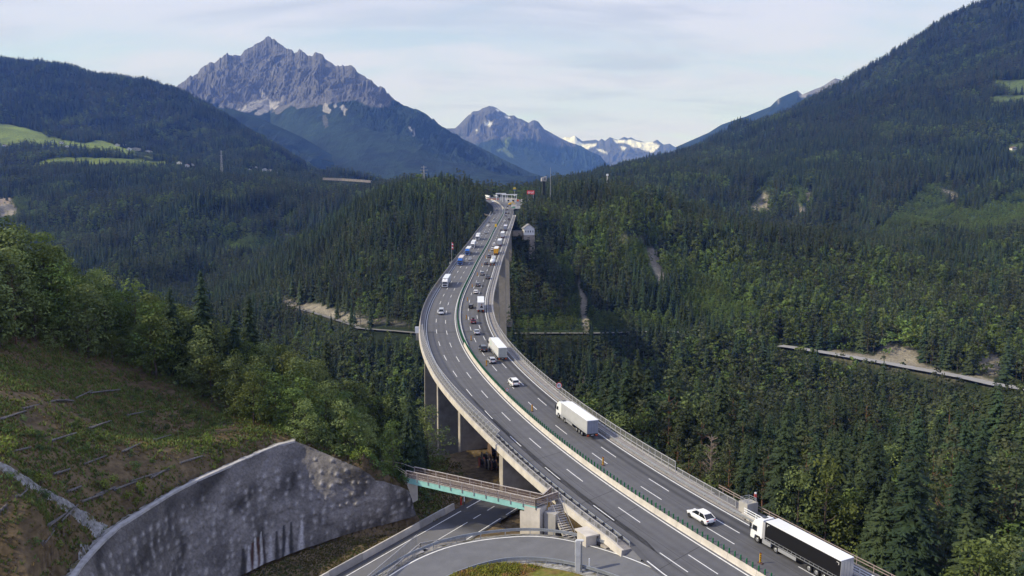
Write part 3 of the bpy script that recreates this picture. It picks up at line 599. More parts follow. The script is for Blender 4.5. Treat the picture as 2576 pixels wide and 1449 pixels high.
# wooded shoulder before it
shoulder = [(470,262),(590,276),(640,292),(700,318),(760,345),(840,392),(900,425),(980,452),(1050,468)]
def col_wood(pv, T, Zv, r1, r2, X, Y):
    C = np.broadcast_to(WOOD, T.shape + (3,)).copy() * (0.75 + 0.6 * vnoise(X / 90, Y / 90, 3))[..., None]
    return C
mountain('wooded_shoulder', shoulder, 6400, 450, 1500, 900, 420, 160, 60, col_wood, zfoot=-160, prof=1.0, seed=8)
crest2 = [(1040,345),(1090,330),(1126,323),(1147,322),(1162,306),(1176,292),(1189,281),(1204,278),(1218,271),(1231,266),(1246,270),(1261,280),(1270,285),(1279,291),(1293,290),(1303,298),(1311,299),(1322,305),(1330,309),(1337,304),(1344,302),(1354,306),(1362,316),(1369,325),(1390,336),(1411,348),(1465,373),(1510,391),(1526,414),(1560,440),(1620,470)]
def col_habicht(pv, T, Zv, r1, r2, X, Y):
    C = np.broadcast_to(WOOD * 1.2, T.shape + (3,)).copy()
    rock = poly_mask(pv, [(1040,250),(1100,345),(1160,345),(1200,362),(1250,345),(1300,345),(1350,362),(1400,362),(1440,372),(1460,360),(1350,250)], X, Y, 14, 400)
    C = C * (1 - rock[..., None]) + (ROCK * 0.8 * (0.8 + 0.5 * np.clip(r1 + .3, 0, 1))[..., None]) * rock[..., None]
    for pl in [[(1216,313),(1230,308),(1239,310),(1234,317),(1222,317)],[(1247,274),(1254,277),(1258,282),(1250,279)],[(1270,290),(1280,294),(1284,298),(1272,295)],[(1180,284),(1186,283),(1182,290)],[(1196,326),(1202,326),(1200,331)]]:
        C = mixc(C, SNOW, poly_mask(pv, pl, X, Y, 3, 100))
    for pl in [[(1268,352),(1282,345),(1288,350),(1276,375),(1286,388),(1296,398),(1280,394),(1270,382),(1245,380),(1262,372),(1272,366)]]:
        C = mixc(C, np.array((0.10, 0.13, 0.05)), poly_mask(pv, pl, X, Y, 3, 120))
    return C
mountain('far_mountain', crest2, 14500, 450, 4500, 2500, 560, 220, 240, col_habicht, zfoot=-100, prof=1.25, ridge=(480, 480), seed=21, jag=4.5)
crest3 = [(1340,372),(1380,366),(1411,351),(1423,344),(1434,346),(1446,341),(1465,355),(1498,351),(1506,355),(1513,349),(1522,354),(1534,345),(1545,349),(1555,352),(1570,344),(1579,348),(1587,345.6),(1600,352),(1627,358),(1642,357),(1653,351),(1669,363.6),(1684,361),(1692,366),(1740,392),(1800,420)]
def col_glacier(pv, T, Zv, r1, r2, X, Y):
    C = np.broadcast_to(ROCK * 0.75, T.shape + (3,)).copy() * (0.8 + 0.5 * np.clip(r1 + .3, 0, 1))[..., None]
    for pl in [[(1411,350),(1423,343),(1446,340),(1450,352),(1470,364),(1500,360),(1500,368),(1475,378),(1460,372),(1440,360),(1420,356)],[(1542,350),(1558,352),(1585,352),(1610,356),(1640,358),(1652,362),(1662,366),(1640,385),(1615,378),(1590,368),(1565,358),(1552,360)],[(1500,375),(1520,378),(1530,388),(1515,384)],[(1560,366),(1575,372),(1570,380)],[(1408,352),(1418,352),(1430,362),(1416,360)]]:
        C = mixc(C, SNOW, poly_mask(pv, pl, X, Y, 3, 200))
    return C
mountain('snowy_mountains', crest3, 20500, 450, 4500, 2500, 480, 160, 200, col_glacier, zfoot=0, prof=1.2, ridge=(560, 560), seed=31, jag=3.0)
crest4 = [(1700,370),(1782,334),(1814,314),(1845,303),(1874,294),(1905,281),(1938,268),(1948,258),(1958,248),(1980,238),(2006,227),(2018,238),(2034,231),(2050,224),(2062,220),(2074,214),(2086,206),(2100,197),(2114,200),(2160,225),(2300,300),(2500,420)]
def col_right(pv, T, Zv, r1, r2, X, Y):
    C = np.broadcast_to(WOOD, T.shape + (3,)).copy()
    rock = poly_mask(pv, [(1990,200),(2008,228),(2012,240),(2040,240),(2075,236),(2090,225),(2140,220),(2100,180)], X, Y, 8, 150)
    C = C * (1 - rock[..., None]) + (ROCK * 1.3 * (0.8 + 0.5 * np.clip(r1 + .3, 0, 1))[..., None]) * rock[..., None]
    for pl in [[(2010,238),(2030,236),(2028,244),(2012,244)],[(1955,250),(1962,248),(1958,262)]]: C = mixc(C, SCREE, poly_mask(pv, pl, X, Y, 3, 60) * 0.7)
    return C
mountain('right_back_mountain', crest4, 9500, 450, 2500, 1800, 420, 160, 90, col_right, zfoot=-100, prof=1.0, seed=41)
# ------------------------------------------------------------------ trees: meshes
def leafmat(name, col, rnd, warm=None, nlo=0.6, nhi=1.4, warm_amt=0.5):
    m = mat(name, col, 0.75, 0.25, noise=[(0.55, nlo, nhi, 3), (0.013, 0.55, 1.5, 4)], obj_random=(rnd[0], rnd[1], warm or (col[0] * 1.5, col[1] * 1.1, col[2] * .8), warm_amt))
    nt = m.node_tree; p = nt.nodes['Principled BSDF']; tr = nt.nodes.new('ShaderNodeBsdfTranslucent'); mx = nt.nodes.new('ShaderNodeMixShader'); mx.inputs[0].default_value = 0.28
    src = p.inputs['Base Color'].links[0].from_socket; nt.links.new(src, tr.inputs[0]); nt.links.new(p.outputs[0], mx.inputs[1]); nt.links.new(tr.outputs[0], mx.inputs[2]); nt.links.new(mx.outputs[0], nt.nodes['Material Output'].inputs['Surface'])
    return m
M_SPRUCE = leafmat('spruce_needles', (0.030, 0.053, 0.025), (0.6, 1.45), (0.080, 0.100, 0.036), warm_amt=0.6)
M_PINE = leafmat('pine_needles', (0.056, 0.073, 0.033), (0.65, 1.35), (0.085, 0.088, 0.038), warm_amt=0.55)
M_LEAF = leafmat('broad_leaves', (0.092, 0.140, 0.034), (0.6, 1.35), (0.110, 0.125, 0.030), warm_amt=0.7)
M_LEAF2 = leafmat('pale_broad_leaves', (0.155, 0.200, 0.062), (0.7, 1.3), (0.12, 0.15, 0.05), warm_amt=0.6)
M_BARK = mat('bark', (0.085, 0.065, 0.050), 0.95, 0.1, noise=(1.2, 0.6, 1.5))
M_BARKP = mat('red_pine_bark', (0.15, 0.085, 0.055), 0.95, 0.1, noise=(1.0, 0.6, 1.4))
M_DEAD = mat('dead_twigs', (0.23, 0.18, 0.15), 0.95, 0.1)
def branch(mb, h, ang, r, droop, w, m=0, rise=0.0):
    c, s = math.cos(ang), math.sin(ang); n = (-s, c)
    a = (0, 0, h + rise * .2); mid = (c * r * .55, s * r * .55, h - droop * r * .35 + rise); tip = (c * r, s * r, h - droop * r)
    l = (mid[0] + n[0] * w, mid[1] + n[1] * w, mid[2] - w * .55); q = (mid[0] - n[0] * w, mid[1] - n[1] * w, mid[2] - w * .55)
    mb.add([a, l, mid, tip, q], [(0, 1, 2), (1, 3, 2), (0, 2, 4), (2, 3, 4)], m)
def spruce_mesh(seed, H=22, R=3.3, tiers=11, nb=7, base=0.12, core=True, fine=False, droop=0.45, pw=0.9):
    rn = random.Random(seed); mb = MB()
    for i in range(tiers):
        t = (i + rn.random() * .5) / tiers; h = H * (base + (1 - base) * t) ; r0 = R * (1 - t) ** pw + .25
        ph = rn.random() * 7
        for k in range(nb):
            r = r0 * rn.uniform(.68, 1.15); an = ph + 2 * math.pi * (k + rn.uniform(-.3, .3)) / nb; hh = h + rn.uniform(-.5, .5) * H / tiers
            branch(mb, hh, an, r, droop * rn.uniform(.6, 1.2), r * (.30 if not fine else .13) + .12)
            if fine:
                c, s = math.cos(an), math.sin(an)
                for j in range(3):
                    f = .35 + .22 * j; L_ = r * (.42 - .08 * j); b0 = (c * r * f, s * r * f, hh - droop * r * f * .8)
                    for sg in (-1, 1):
                        a2 = an + sg * rn.uniform(.7, 1.1); tip = (b0[0] + math.cos(a2) * L_, b0[1] + math.sin(a2) * L_, b0[2] - L_ * rn.uniform(.25, .6))
                        nx, ny = -math.sin(a2) * .16 * (1 + r * .12), math.cos(a2) * .16 * (1 + r * .12)
                        mb.add([b0, ((b0[0] + tip[0]) / 2 + nx, (b0[1] + tip[1]) / 2 + ny, (b0[2] + tip[2]) / 2 - .15), tip, ((b0[0] + tip[0]) / 2 - nx, (b0[1] + tip[1]) / 2 - ny, (b0[2] + tip[2]) / 2 - .15)], [(0, 1, 2), (0, 2, 3)])
    if core: mb.tube((0, 0, H * base * 1.2), (0, 0, H * .97), R * .42, .05, 6, cap=False)
    return mb
def clumps(mb, cl, nq, q, rn, flat=.75, m=0):
    """leaf-sized faces over the shells of many uneven clumps"""
    for (x, y, z, r) in cl:
        for _ in range(max(6, int(nq * r * r))):
            a = rn.uniform(0, 2 * math.pi); cz = rn.uniform(-.55, 1); sr = math.sqrt(1 - cz * cz); rr = r * rn.uniform(.72, 1.12)
            nx, ny, nz_ = sr * math.cos(a), sr * math.sin(a), cz
            p = Vector((x + nx * rr, y + ny * rr, z + nz_ * rr * flat)); nv = Vector((nx + rn.uniform(-.7, .7), ny + rn.uniform(-.7, .7), nz_ + rn.uniform(-.5, .9))).normalized()
            t = nv.cross(Vector((rn.uniform(-1, 1), rn.uniform(-1, 1), rn.uniform(-1, 1)))).normalized(); b = nv.cross(t); s = q * rn.uniform(.6, 1.35)
            mb.add([p - t * s, p - b * s * .6, p + t * s, p + b * s * .6], [(0, 1, 2, 3)], m)
def broad_cl(rn, H, R, n, base=.22):
    cl = []
    for i in range(n):
        t = rn.random() ** .8; h = H * (base + (1 - base) * t); prof = math.sin(math.pi * (0.14 + .80 * t) ** .85) ; a = rn.uniform(0, 6.283); d = R * prof * rn.uniform(.35, .95)
        cl.append((math.cos(a) * d, math.sin(a) * d, h - .5, R * rn.uniform(.24, .42)))
    return cl
def broad_mesh(seed, H=14, R=4.2, n=22, nq=14, q=.42, base=.2):
    rn = random.Random(seed); mb = MB(); clumps(mb, broad_cl(rn, H, R, n, base), nq, q, rn); return mb
def pine_cl(rn, H, R, n, base=.45):
    cl = []
    for i in range(n):
        t = rn.random(); h = H * (base + (1 - base) * t); a = rn.uniform(0, 6.283); d = R * (1.05 - t * .9) * rn.uniform(.2, 1); cl.append((math.cos(a) * d, math.sin(a) * d, h, R * rn.uniform(.24, .38) * (1.1 - .5 * t)))
    cl.append((0, 0, H * .98, R * .16)); return cl
def pine_mesh(seed, H=20, R=3.0, n=14, nq=12, q=.5, base=.45):
    rn = random.Random(seed); mb = MB(); clumps(mb, pine_cl(rn, H, R, n, base), nq, q, rn, .55); return mb
def trunk_mesh(H, r, limbs, rn, base=.3, reach=2.5, lean=0.0):
    mb = MB(); pts = [(0, 0, -1.5)]
    for i in range(1, 6): t = i / 5; pts.append((lean * t * H + rn.uniform(-.12, .12), rn.uniform(-.12, .12), H * .93 * t))
    for i in range(5): mb.tube(pts[i], pts[i + 1], r * (1 - i / 5.6), r * (1 - (i + 1) / 5.6), 7, cap=False)
    for i in range(limbs):
        t = base + (1 - base) * rn.random() * .8; a = rn.uniform(0, 6.28); z = H * t; L_ = reach * (1.1 - t) * rn.uniform(.7, 1.3)
        p0 = (lean * t * H, 0, z); p1 = (p0[0] + math.cos(a) * L_ * .6, math.sin(a) * L_ * .6, z + L_ * .35); p2 = (p0[0] + math.cos(a) * L_, math.sin(a) * L_, z + L_ * .8)
        mb.tube(p0, p1, r * .38 * (1.2 - t), r * .22, 5, cap=False); mb.tube(p1, p2, r * .22, r * .08, 5, cap=False)
    return mb
# joined meshes for the far woods (crown and trunk in one)
def joined(name, crown, trunk, cm, tm):
    mb = MB(); mb.add(crown.v, crown.f, 0)
    if trunk: mb.add(trunk.v, trunk.f, 1)
    me = bpy.data.meshes.new(name); me.from_pydata(mb.v, [], mb.f); me.materials.append(cm); me.materials.append(tm)
    me.polygons.foreach_set('material_index', np.array(mb.m, dtype=np.int32)); me.update(); return me
rnT = random.Random(5)
FAR_PROTO = []      # (mesh, natural height)
for i in range(3): FAR_PROTO.append((joined('spruce', spruce_mesh(10 + i, 22, 4.1 + .35 * i, 11, 8, .03), trunk_mesh(4, .25, 0, rnT), M_SPRUCE, M_BARK), 22))
for i in range(3): FAR_PROTO.append((joined('pine', pine_mesh(20 + i, 20, 3.7, 16, 8, .60, .22), trunk_mesh(15, .20, 0, rnT), M_PINE, M_BARK), 20))
for i in range(3): FAR_PROTO.append((joined('broadleaf_tree', broad_mesh(30 + i, 13, 4.0, 14, 7, .62, .12), None, M_LEAF, M_BARK), 13))
NEAR_PROTO = []     # (crown mesh, trunk mesh, height, kind)
def nmesh(mb, name, m):
    me = bpy.data.meshes.new(name); me.from_pydata(mb.v, [], mb.f); me.materials.append(m); me.update(); return me
for i in range(3): NEAR_PROTO.append((nmesh(spruce_mesh(40 + i, 22, 3.7 + .4 * i, 26, 9, .10, True, True, .5, .85), 'crown', M_SPRUCE), nmesh(trunk_mesh(21, .30, 0, rnT), 'trunk', M_BARK), 22, 'spruce_tree'))
for i in range(3): NEAR_PROTO.append((nmesh(pine_mesh(50 + i, 20, 3.6, 26, 34, .26, .42), 'crown', M_PINE), nmesh(trunk_mesh(19, .27, 12, rnT, .35, 3.5, rnT.uniform(-.03, .03)), 'trunk', M_BARKP), 20, 'pine_tree'))
for i in range(4): NEAR_PROTO.append((nmesh(broad_mesh(60 + i, 13, 4.0 + .3 * (i % 2), 34, 26, .23, .12), 'crown', M_LEAF if i % 2 == 0 else M_LEAF2), nmesh(trunk_mesh(11, .22, 9, rnT, .25, 3.2), 'trunk', M_BARK), 13, 'broadleaf_tree'))
NB = len(FAR_PROTO)
# ------------------------------------------------------------------ where trees stand
rg = np.random.default_rng(11)
H_OCC = None
def occluder():
    ub = np.linspace(-.80, .80, 641); yy = np.r_[np.linspace(60, 400, 120), np.geomspace(404, 6000, 420)]
    U, Yg = np.meshgrid(ub, yy); Zg = land2((U * Yg).ravel(), Yg.ravel()).reshape(U.shape); can = np.where(Yg > 240, 7.0, 0.0)
    sl = (Zg + can) / Yg; return ub, yy, np.maximum.accumulate(sl, axis=0)
OU, OY, OS = occluder()
def visible(x, y, ztop, tol=0.004):
    ui = np.clip(np.searchsorted(OU, x / y), 0, len(OU) - 1); yi = np.clip(np.searchsorted(OY, y * .97 - 12) - 1, 0, len(OY) - 1)
    return ztop / y > OS[yi, ui] - tol
def jgrid(ymin, ymax, step, umax=.72):
    xs = np.arange(-umax * ymax, umax * ymax, step); ysx = np.arange(ymin, ymax, step); X, Y = np.meshgrid(xs, ysx)
    X = X + rg.uniform(-.5, .5, X.shape) * step * .95; Y = Y + rg.uniform(-.5, .5, Y.shape) * step * .95
    k = (np.abs(X / np.maximum(Y, 1)) < umax) & (Y > ymin) & (Y < ymax); return X[k], Y[k]
axs = ax[::2]; 
def road_dist(x, y):
    d = np.full(x.shape, 1e9); sd_ = np.zeros(x.shape)
    for i in range(0, len(axs), 2):
        dd = np.hypot(x - axs[i, 0], y - axs[i, 1]); b = dd < d; d = np.where(b, dd, d); n_ = nrm[::2][i]; sd_ = np.where(b, (x - axs[i, 0]) * n_[0] + (y - axs[i, 1]) * n_[1], sd_)
    return d, sd_
CR = [(px, hit_z(px, py, -103.6)) for px, py in []]
cr_y = lambda u: np.interp(u, LN['r'][0], LN['r'][1])           # distance of the contour road for a bearing
BELT_ = [(-900,880),(-400,905),(-60,888),(60,868),(150,888),(250,912),(330,935),(420,965),(500,998),(560,1032),(600,1060),(660,1085),(715,1104),(745,1110),(800,1128),(860,1150),(920,1172),(960,1196),(1010,1205),(1075,1200),(1120,1192),(1165,1180),(1165,1100),(1150,1050),(1240,900),(1240,0),(-900,0)]
def keep(x, y, z, h):
    ok = np.ones(x.shape, bool); pv = PXY(x, y, z)
    far_ = y > 236
    for pl in MEADOW + [HOLLOW]: ok &= ~(inside(np.array(pl, float), pv[0], pv[1]) & (y > 2000) & (y < 3600)) if pl is not HOLLOW else ok
    for pl in BARE: ok &= ~(inside(np.array(pl, float), pv[0], pv[1]) & (y > 236) & (y < 3600) & (rg.random(x.shape) < .93))
    for pl in GREEN_R: ok &= ~(inside(np.array(pl, float), pv[0], pv[1]) & (y > 900))
    d, sd_ = road_dist(x, y)
    low = z + h > deck_z(y) - 3
    ok &= ~((d < 19) & low)
    ok &= ~((d < 16) & (y < 320))
    # contour road with its verge
    ry = cr_y(x / y); ok &= ~((np.abs(y - ry) < 7) & (y > 400) & (x / y > -.3)); ok &= ~((y < ry + 2) & (y > ry - np.where((x / y > -.03) & (x / y < .3), 5, 17)) & (x / y > -.28))
    for (hx, hy), hh in zip(HXY, HOUSES): ok &= ~((np.hypot(x - hx, y - hy) < max(hh[3], 12) * .9) | ((np.abs(x / y - hx / hy) < hh[3] * .6 / hy) & (y < hy) & (y > hy - 75)))
    for pl, ya, yb in [([(1288,590),(1362,590),(1366,655),(1320,655)], 500, 760), ([(1312,488),(1352,488),(1356,535),(1308,535)], 780, 915), ([(800,448),(940,455),(940,485),(800,480)], 1800, 1990), ([(722,620),(765,620),(760,680),(715,680)], 1200, 1500), ([(1285,470),(1306,470),(1306,530),(1285,530)], 860, 1100), ([(1362,478),(1376,478),(1376,486),(1362,486)], 900, 960)]:
        ok &= ~(inside(np.array(pl, float), pv[0], pv[1]) & (y > ya) & (y < yb))
    # rest area
    ok &= ~((y > 900) & (y < 1290) & (sd_ > 0) & (d < 42) & (x > -40) & (x < 27)) & ~((d < 22) & (y > 830))
    near = ~far_
    ok &= ~((x < 5) & (y < 330) & (d < 23) & (z + h > deck_z(y) - 1))
    ok &= ~((d < 21) & (y < 330))
    belt = inside(np.array(BELT_, float), pv[0], pv[1]) & (x < -3)
    right = (sd_ > 19) & (x > 0)
    ok &= far_ | belt | right
    return ok, pv
def wood(ymin, ymax, step, hlo, hhi):
    x, y = jgrid(ymin, ymax, step); z = land2(x, y); h = rg.uniform(hlo, hhi, x.shape) * (0.70 + .6 * vnoise(x / 45, y / 45, 77))
    ok, pv = keep(x, y, z, h); ok &= visible(x, y, z + h)
    x, y, z, h = x[ok], y[ok], z[ok], h[ok]; pv = (pv[0][ok], pv[1][ok])
    sp = vnoise(x / 170, y / 170, 31); r = rg.random(x.shape)
    pine_p = np.where((pv[0] > 1250) & (y > 236) & (y < 1100), .45 + .9 * (sp - .5), .22 + .9 * (sp - .5)); broad_p = np.clip(.10 + 1.6 * (vnoise(x / 110, y / 110, 41) - .56), .02, .6)
    near_l = (y < 320) & (x < 0); broad_p = np.where(near_l, .8 + .5 * (vnoise(x / 30, y / 30, 4) - .5), broad_p); near_r = (y < 330) & (x > 0); broad_p = np.where(near_r, np.where((y < 210) & (x > 45), .40, .26), broad_p); pine_p = np.where(near_r, .32, pine_p); pine_p = np.where(near_l, .15, pine_p)
    kind = np.where(r < broad_p, 2, np.where(r < broad_p + np.clip(pine_p, 0, 1) * (1 - broad_p), 1, 0))
    h = np.where(near_l & (y < 260), h * np.where(kind == 0, .88, .74), np.where(near_r & (y < 260), h * 1.12, h))
    sh = np.zeros(x.shape, bool)
    for pl in SHRUB: sh |= inside(np.array(pl, float), pv[0], pv[1]) & (y > 280) & (y < 3600)
    kind = np.where(sh, 2, kind); h = np.where(sh, h * .36, np.where(kind == 2, h * .72, h))
    edge = (y < 240) & (x < 0)
    return x, y, z, h, kind
def brush(ymin, ymax, step, hlo, hhi):
    x, y = jgrid(ymin, ymax, step, .70); z0 = land2(x, y); pv = PXY(x, y, z0); sh = np.zeros(x.shape, bool)
    for pl in SHRUB: sh |= inside(np.array(pl, float), pv[0], pv[1])
    x, y, z = x[sh], y[sh], z0[sh]; h = rg.uniform(hlo, hhi, x.shape); ok, pv = keep(x, y, z, h); ok &= visible(x, y, z + h)
    return x[ok], y[ok], z[ok], h[ok], np.full(int(ok.sum()), 2)
def fill(ymin, ymax, step):
    # young broadleaf trees closing the gaps of the left belt
    x, y, z, h, k = wood(ymin, ymax, step, 7, 13); m = x < -3; return x[m], y[m], z[m], h[m] * 1.15, np.where(vnoise(x[m] / 9, y[m] / 9, 61) > .8, 0, 2)
parts_ = [fill(100, 250, 3.6), brush(300, 1400, 3.6, 3, 8), brush(1400, 3400, 7.0, 5, 11), wood(95, 236, 5.0, 14, 28), wood(236, 520, 5.4, 16, 28), wood(520, 1400, 6.3, 16, 26), wood(1400, 2600, 9.0, 18, 27), wood(2600, 3500, 12.0, 20, 30), wood(3500, 5300, 16.0, 22, 34)]
TX, TY, TZ, TH, TK = [np.concatenate([p[i] for p in parts_]) for i in range(5)]
print('trees', len(TX), [len(p[0]) for p in parts_])
def gn_woods(name, idx, proto_meshes, proto_h, label, cat):
    """one object: points that carry instances of the tree meshes"""
    n = len(idx); me = bpy.data.meshes.new(name); me.vertices.add(n)
    me.vertices.foreach_set('co', np.stack([TX[idx], TY[idx], TZ[idx] - .3], -1).astype(np.float32).ravel())
    def attr(nm, typ, vals, key='value'): a = me.attributes.new(nm, typ, 'POINT'); a.data.foreach_set(key, vals.ravel())
    attr('pick', 'INT', rg.integers(0, len(proto_meshes), n).astype(np.int32)); attr('turn', 'FLOAT', rg.uniform(0, 6.28, n).astype(np.float32))
    s = TH[idx] / proto_h; wd = s * rg.uniform(.85, 1.2, n) * np.where(TY[idx] > 1400, 1.25, 1.05) * np.where(TY[idx] > 2600, 1.25, 1.0)
    attr('size', 'FLOAT_VECTOR', np.stack([wd, wd, s], -1).astype(np.float32), 'vector')
    o = bpy.data.objects.new(name, me); COL.objects.link(o)
    col = bpy.data.collections.new(name + '_kinds')
    for i, pm in enumerate(proto_meshes): col.objects.link(bpy.data.objects.new('%s_%02d' % (pm.name, i), pm))
    g = bpy.data.node_groups.new(name, 'GeometryNodeTree'); g.interface.new_socket('Geometry', in_out='INPUT', socket_type='NodeSocketGeometry'); g.interface.new_socket('Geometry', in_out='OUTPUT', socket_type='NodeSocketGeometry')
    N = g.nodes; L = g.links; i_ = N.new('NodeGroupInput'); o_ = N.new('NodeGroupOutput'); ci = N.new('GeometryNodeCollectionInfo'); ci.inputs['Collection'].default_value = col
    ci.inputs['Separate Children'].default_value = True; ci.inputs['Reset Children'].default_value = True
    ip = N.new('GeometryNodeInstanceOnPoints'); ip.inputs['Pick Instance'].default_value = True
    def named(nm, typ): a = N.new('GeometryNodeInputNamedAttribute'); a.data_type = typ; a.inputs['Name'].default_value = nm; return a.outputs['Attribute']
    cx = N.new('ShaderNodeCombineXYZ'); L.new(named('turn', 'FLOAT'), cx.inputs[2])
    m2p = N.new('GeometryNodeMeshToPoints'); L.new(i_.outputs[0], m2p.inputs['Mesh'])
    L.new(m2p.outputs[0], ip.inputs['Points']); L.new(ci.outputs[0], ip.inputs['Instance']); L.new(named('pick', 'INT'), ip.inputs['Instance Index'])
    L.new(cx.outputs[0], ip.inputs['Rotation']); L.new(named('size', 'FLOAT_VECTOR'), ip.inputs['Scale']); L.new(ip.outputs[0], o_.inputs[0])
    md = o.modifiers.new('woods', 'NODES'); md.node_group = g
    return prop(o, label, cat, kind='stuff')
# the trees that show largest stand as single trees, the rest as woods
vis_near = np.where(TY < 420)[0]
pvN = PXY(TX, TY, TZ + TH * .8)
infr = (pvN[0] > -60) & (pvN[0] < 2640) & (pvN[1] < 1560)
size_px = TH / np.maximum(TY, 1) * np.where(infr, 1, .01) * np.where(visible(TX, TY, TZ + TH * .85, -0.02), 1, .3)
single = np.argsort(-size_px)[:290]
is_single = np.zeros(len(TX), bool); is_single[single] = True
rest = np.where(~is_single)[0]
near_rest = rest[TY[rest] < 330]; far_rest = rest[TY[rest] >= 330]
def joined_near(i):
    c, t, h, k = NEAR_PROTO[i]; mb = MB(); 
    me = bpy.data.meshes.new(k); vs = [v.co[:] for v in c.vertices]; fs = [tuple(p.vertices) for p in c.polygons]; mb.add(vs, fs, 0); mb.add([v.co[:] for v in t.vertices], [tuple(p.vertices) for p in t.polygons], 1)
    me.from_pydata(mb.v, [], mb.f); me.materials.append(c.materials[0]); me.materials.append(t.materials[0]); me.polygons.foreach_set('material_index', np.array(mb.m, dtype=np.int32)); me.update(); return me
KN = ['spruce', 'pine', 'broadleaf']
for k, (nm, a, b, h, lab) in enumerate([('spruce_woods', 0, 3, 22, 'dark spruces covering the valley slopes and the mountainsides'), ('pine_woods', 3, 6, 20, 'brownish green pines mixed through the valley slopes'), ('broadleaf_woods', 6, 9, 13, 'lighter green broadleaf trees and bushes filling gullies and clearings')]):
    gn_woods(nm, far_rest[TK[far_rest] == k], [FAR_PROTO[i][0] for i in range(a, b)], h, lab, 'woods')
NPR = {0: [0, 1, 2], 1: [3, 4, 5], 2: [6, 7, 8, 9]}
for k, (nm, h, lab) in enumerate([('spruce_thicket', 22, 'rest of the spruces standing close behind the nearest trees'), ('pine_thicket', 20, 'rest of the pines standing close behind the nearest trees'), ('broadleaf_thicket', 13, 'rest of the broadleaf trees crowding behind the nearest trees')]):
    gn_woods(nm, near_rest[TK[near_rest] == k], [joined_near(i) for i in NPR[k]], h, lab, 'thicket')
TREE_TXT = {0: ('spruce_tree', 'spruce'), 1: ('pine_tree', 'pine tree'), 2: ('broadleaf_tree', 'broadleaf tree')}
for i in single:
    k = int(TK[i]); pid = NPR[k][int(rg.integers(0, len(NPR[k])))]; c, t, h, nm = NEAR_PROTO[pid]
    left = TX[i] < 0; pale = c.materials[0] is M_LEAF2
    r = empty(nm, (TX[i], TY[i], TZ[i] - .2), float(rg.uniform(0, 6.28))); s = TH[i] / h; w = s * float(rg.uniform(.9, 1.2)); r.scale = (w, w, s)
    for me, pn in ((c, 'crown'), (t, 'trunk')): q = bpy.data.objects.new(pn, me); COL.objects.link(q); q.parent = r
    word = {0: 'dark green spruce', 1: 'reddish-trunked pine', 2: 'pale green broadleaf tree' if pale else 'fresh green broadleaf tree'}[k]
    qx, qy = [float(v[0]) for v in PXY(np.array([TX[i]]), np.array([TY[i]]), np.array([TZ[i] + TH[i]]))]; hgt = 'tall ' if TH[i] > (21 if k < 2 else 14) else 'small ' if TH[i] < (16 if k < 2 else 10) else ''
    if left: place = 'at the far left end of the belt' if qx < 180 else 'in the left belt above the bare slope' if qx < 430 else 'in the middle of the belt above the bare slope' if qx < 660 else 'right behind the crest of the sprayed-concrete wall' if qx < 880 else 'between the wall and the left bridge piers'
    else: place = 'below the fence beside the grey-curtained truck' if qx < 1560 else 'below the near end of the tall wire fence' if qx < 1760 else 'behind the concrete cabinet, right of the motorway' if qx < 2000 else 'beyond the outer railing beside the black-sided truck' if qx < 2250 else 'in the lower right corner of the photo'
    if not left and qy < 1050: place = 'lower down, ' + place
    lab_ = (hgt + word + ' ' + place); prop(r, lab_, TREE_TXT[k][1], group=hgt + word + 's ' + place)
# ------------------------------------------------------------------ road materials
M_ASPH = mat('asphalt', (0.125, 0.125, 0.13), 0.85, 0.25, tone=True, noise=[(0.35, 0.90, 1.10, 5), (6.0, 0.92, 1.08, 3)])
M_ASPH2 = mat('ramp_asphalt', (0.125, 0.128, 0.137), 0.85, 0.25, noise=[(0.4, 0.88, 1.12, 5), (5.0, 0.93, 1.07, 3)])
M_PAINT = mat('road_paint', (0.72, 0.72, 0.70), 0.6, 0.3, noise=(1.5, 0.8, 1.05))
M_CONC = mat('concrete', (0.36, 0.345, 0.32), 0.9, 0.2, noise=[(0.6, 0.8, 1.15, 6), (0.08, 0.88, 1.1, 3)])
M_CONCL = mat('pale_concrete', (0.52, 0.485, 0.43), 0.85, 0.2, noise=[(0.5, 0.78, 1.12, 6)])
M_CONCD = mat('weathered_concrete', (0.37, 0.34, 0.30), 0.95, 0.15, noise=[(0.35, 0.65, 1.25, 6)])
M_STEEL = mat('galvanised_steel', (0.42, 0.44, 0.46), 0.45, 0.5, 0.6, noise=(1.0, 0.85, 1.1))
M_RAILG = mat('grey_rail_paint', (0.36, 0.36, 0.37), 0.6, 0.3, noise=(0.8, 0.85, 1.1))
M_WINDG = mat('grey_windbreak', (0.27, 0.262, 0.25), 0.8, 0.2, noise=(0.25, 0.85, 1.12))
M_MESH = mat('wire_mesh', (0.24, 0.245, 0.25), 0.6, 0.3, alpha=0.36)
M_MESH2 = mat('fine_wire_mesh', (0.17, 0.175, 0.19), 0.6, 0.3, alpha=0.50)
M_GREEN = mat('green_slat_paint', (0.012, 0.135, 0.045), 0.45, 0.4, noise=(1.0, 0.8, 1.15))
M_DARK = mat('dark_iron', (0.05, 0.05, 0.052), 0.7, 0.3)
M_WOODG = mat('grey_weathered_timber', (0.37, 0.335, 0.31), 0.9, 0.15, noise=[(3.0, 0.6, 1.35, 5)])
M_WOODR = mat('reddish_timber_slats', (0.12, 0.085, 0.072), 0.9, 0.15, noise=[(2.0, 0.6, 1.35, 5)])
M_TURQ = mat('turquoise_steel_paint', (0.27, 0.54, 0.50), 0.5, 0.4, noise=[(0.8, 0.85, 1.08, 4)])
M_BLUEW = mat('bluish_white_paint', (0.75, 0.77, 0.78), 0.5, 0.4)

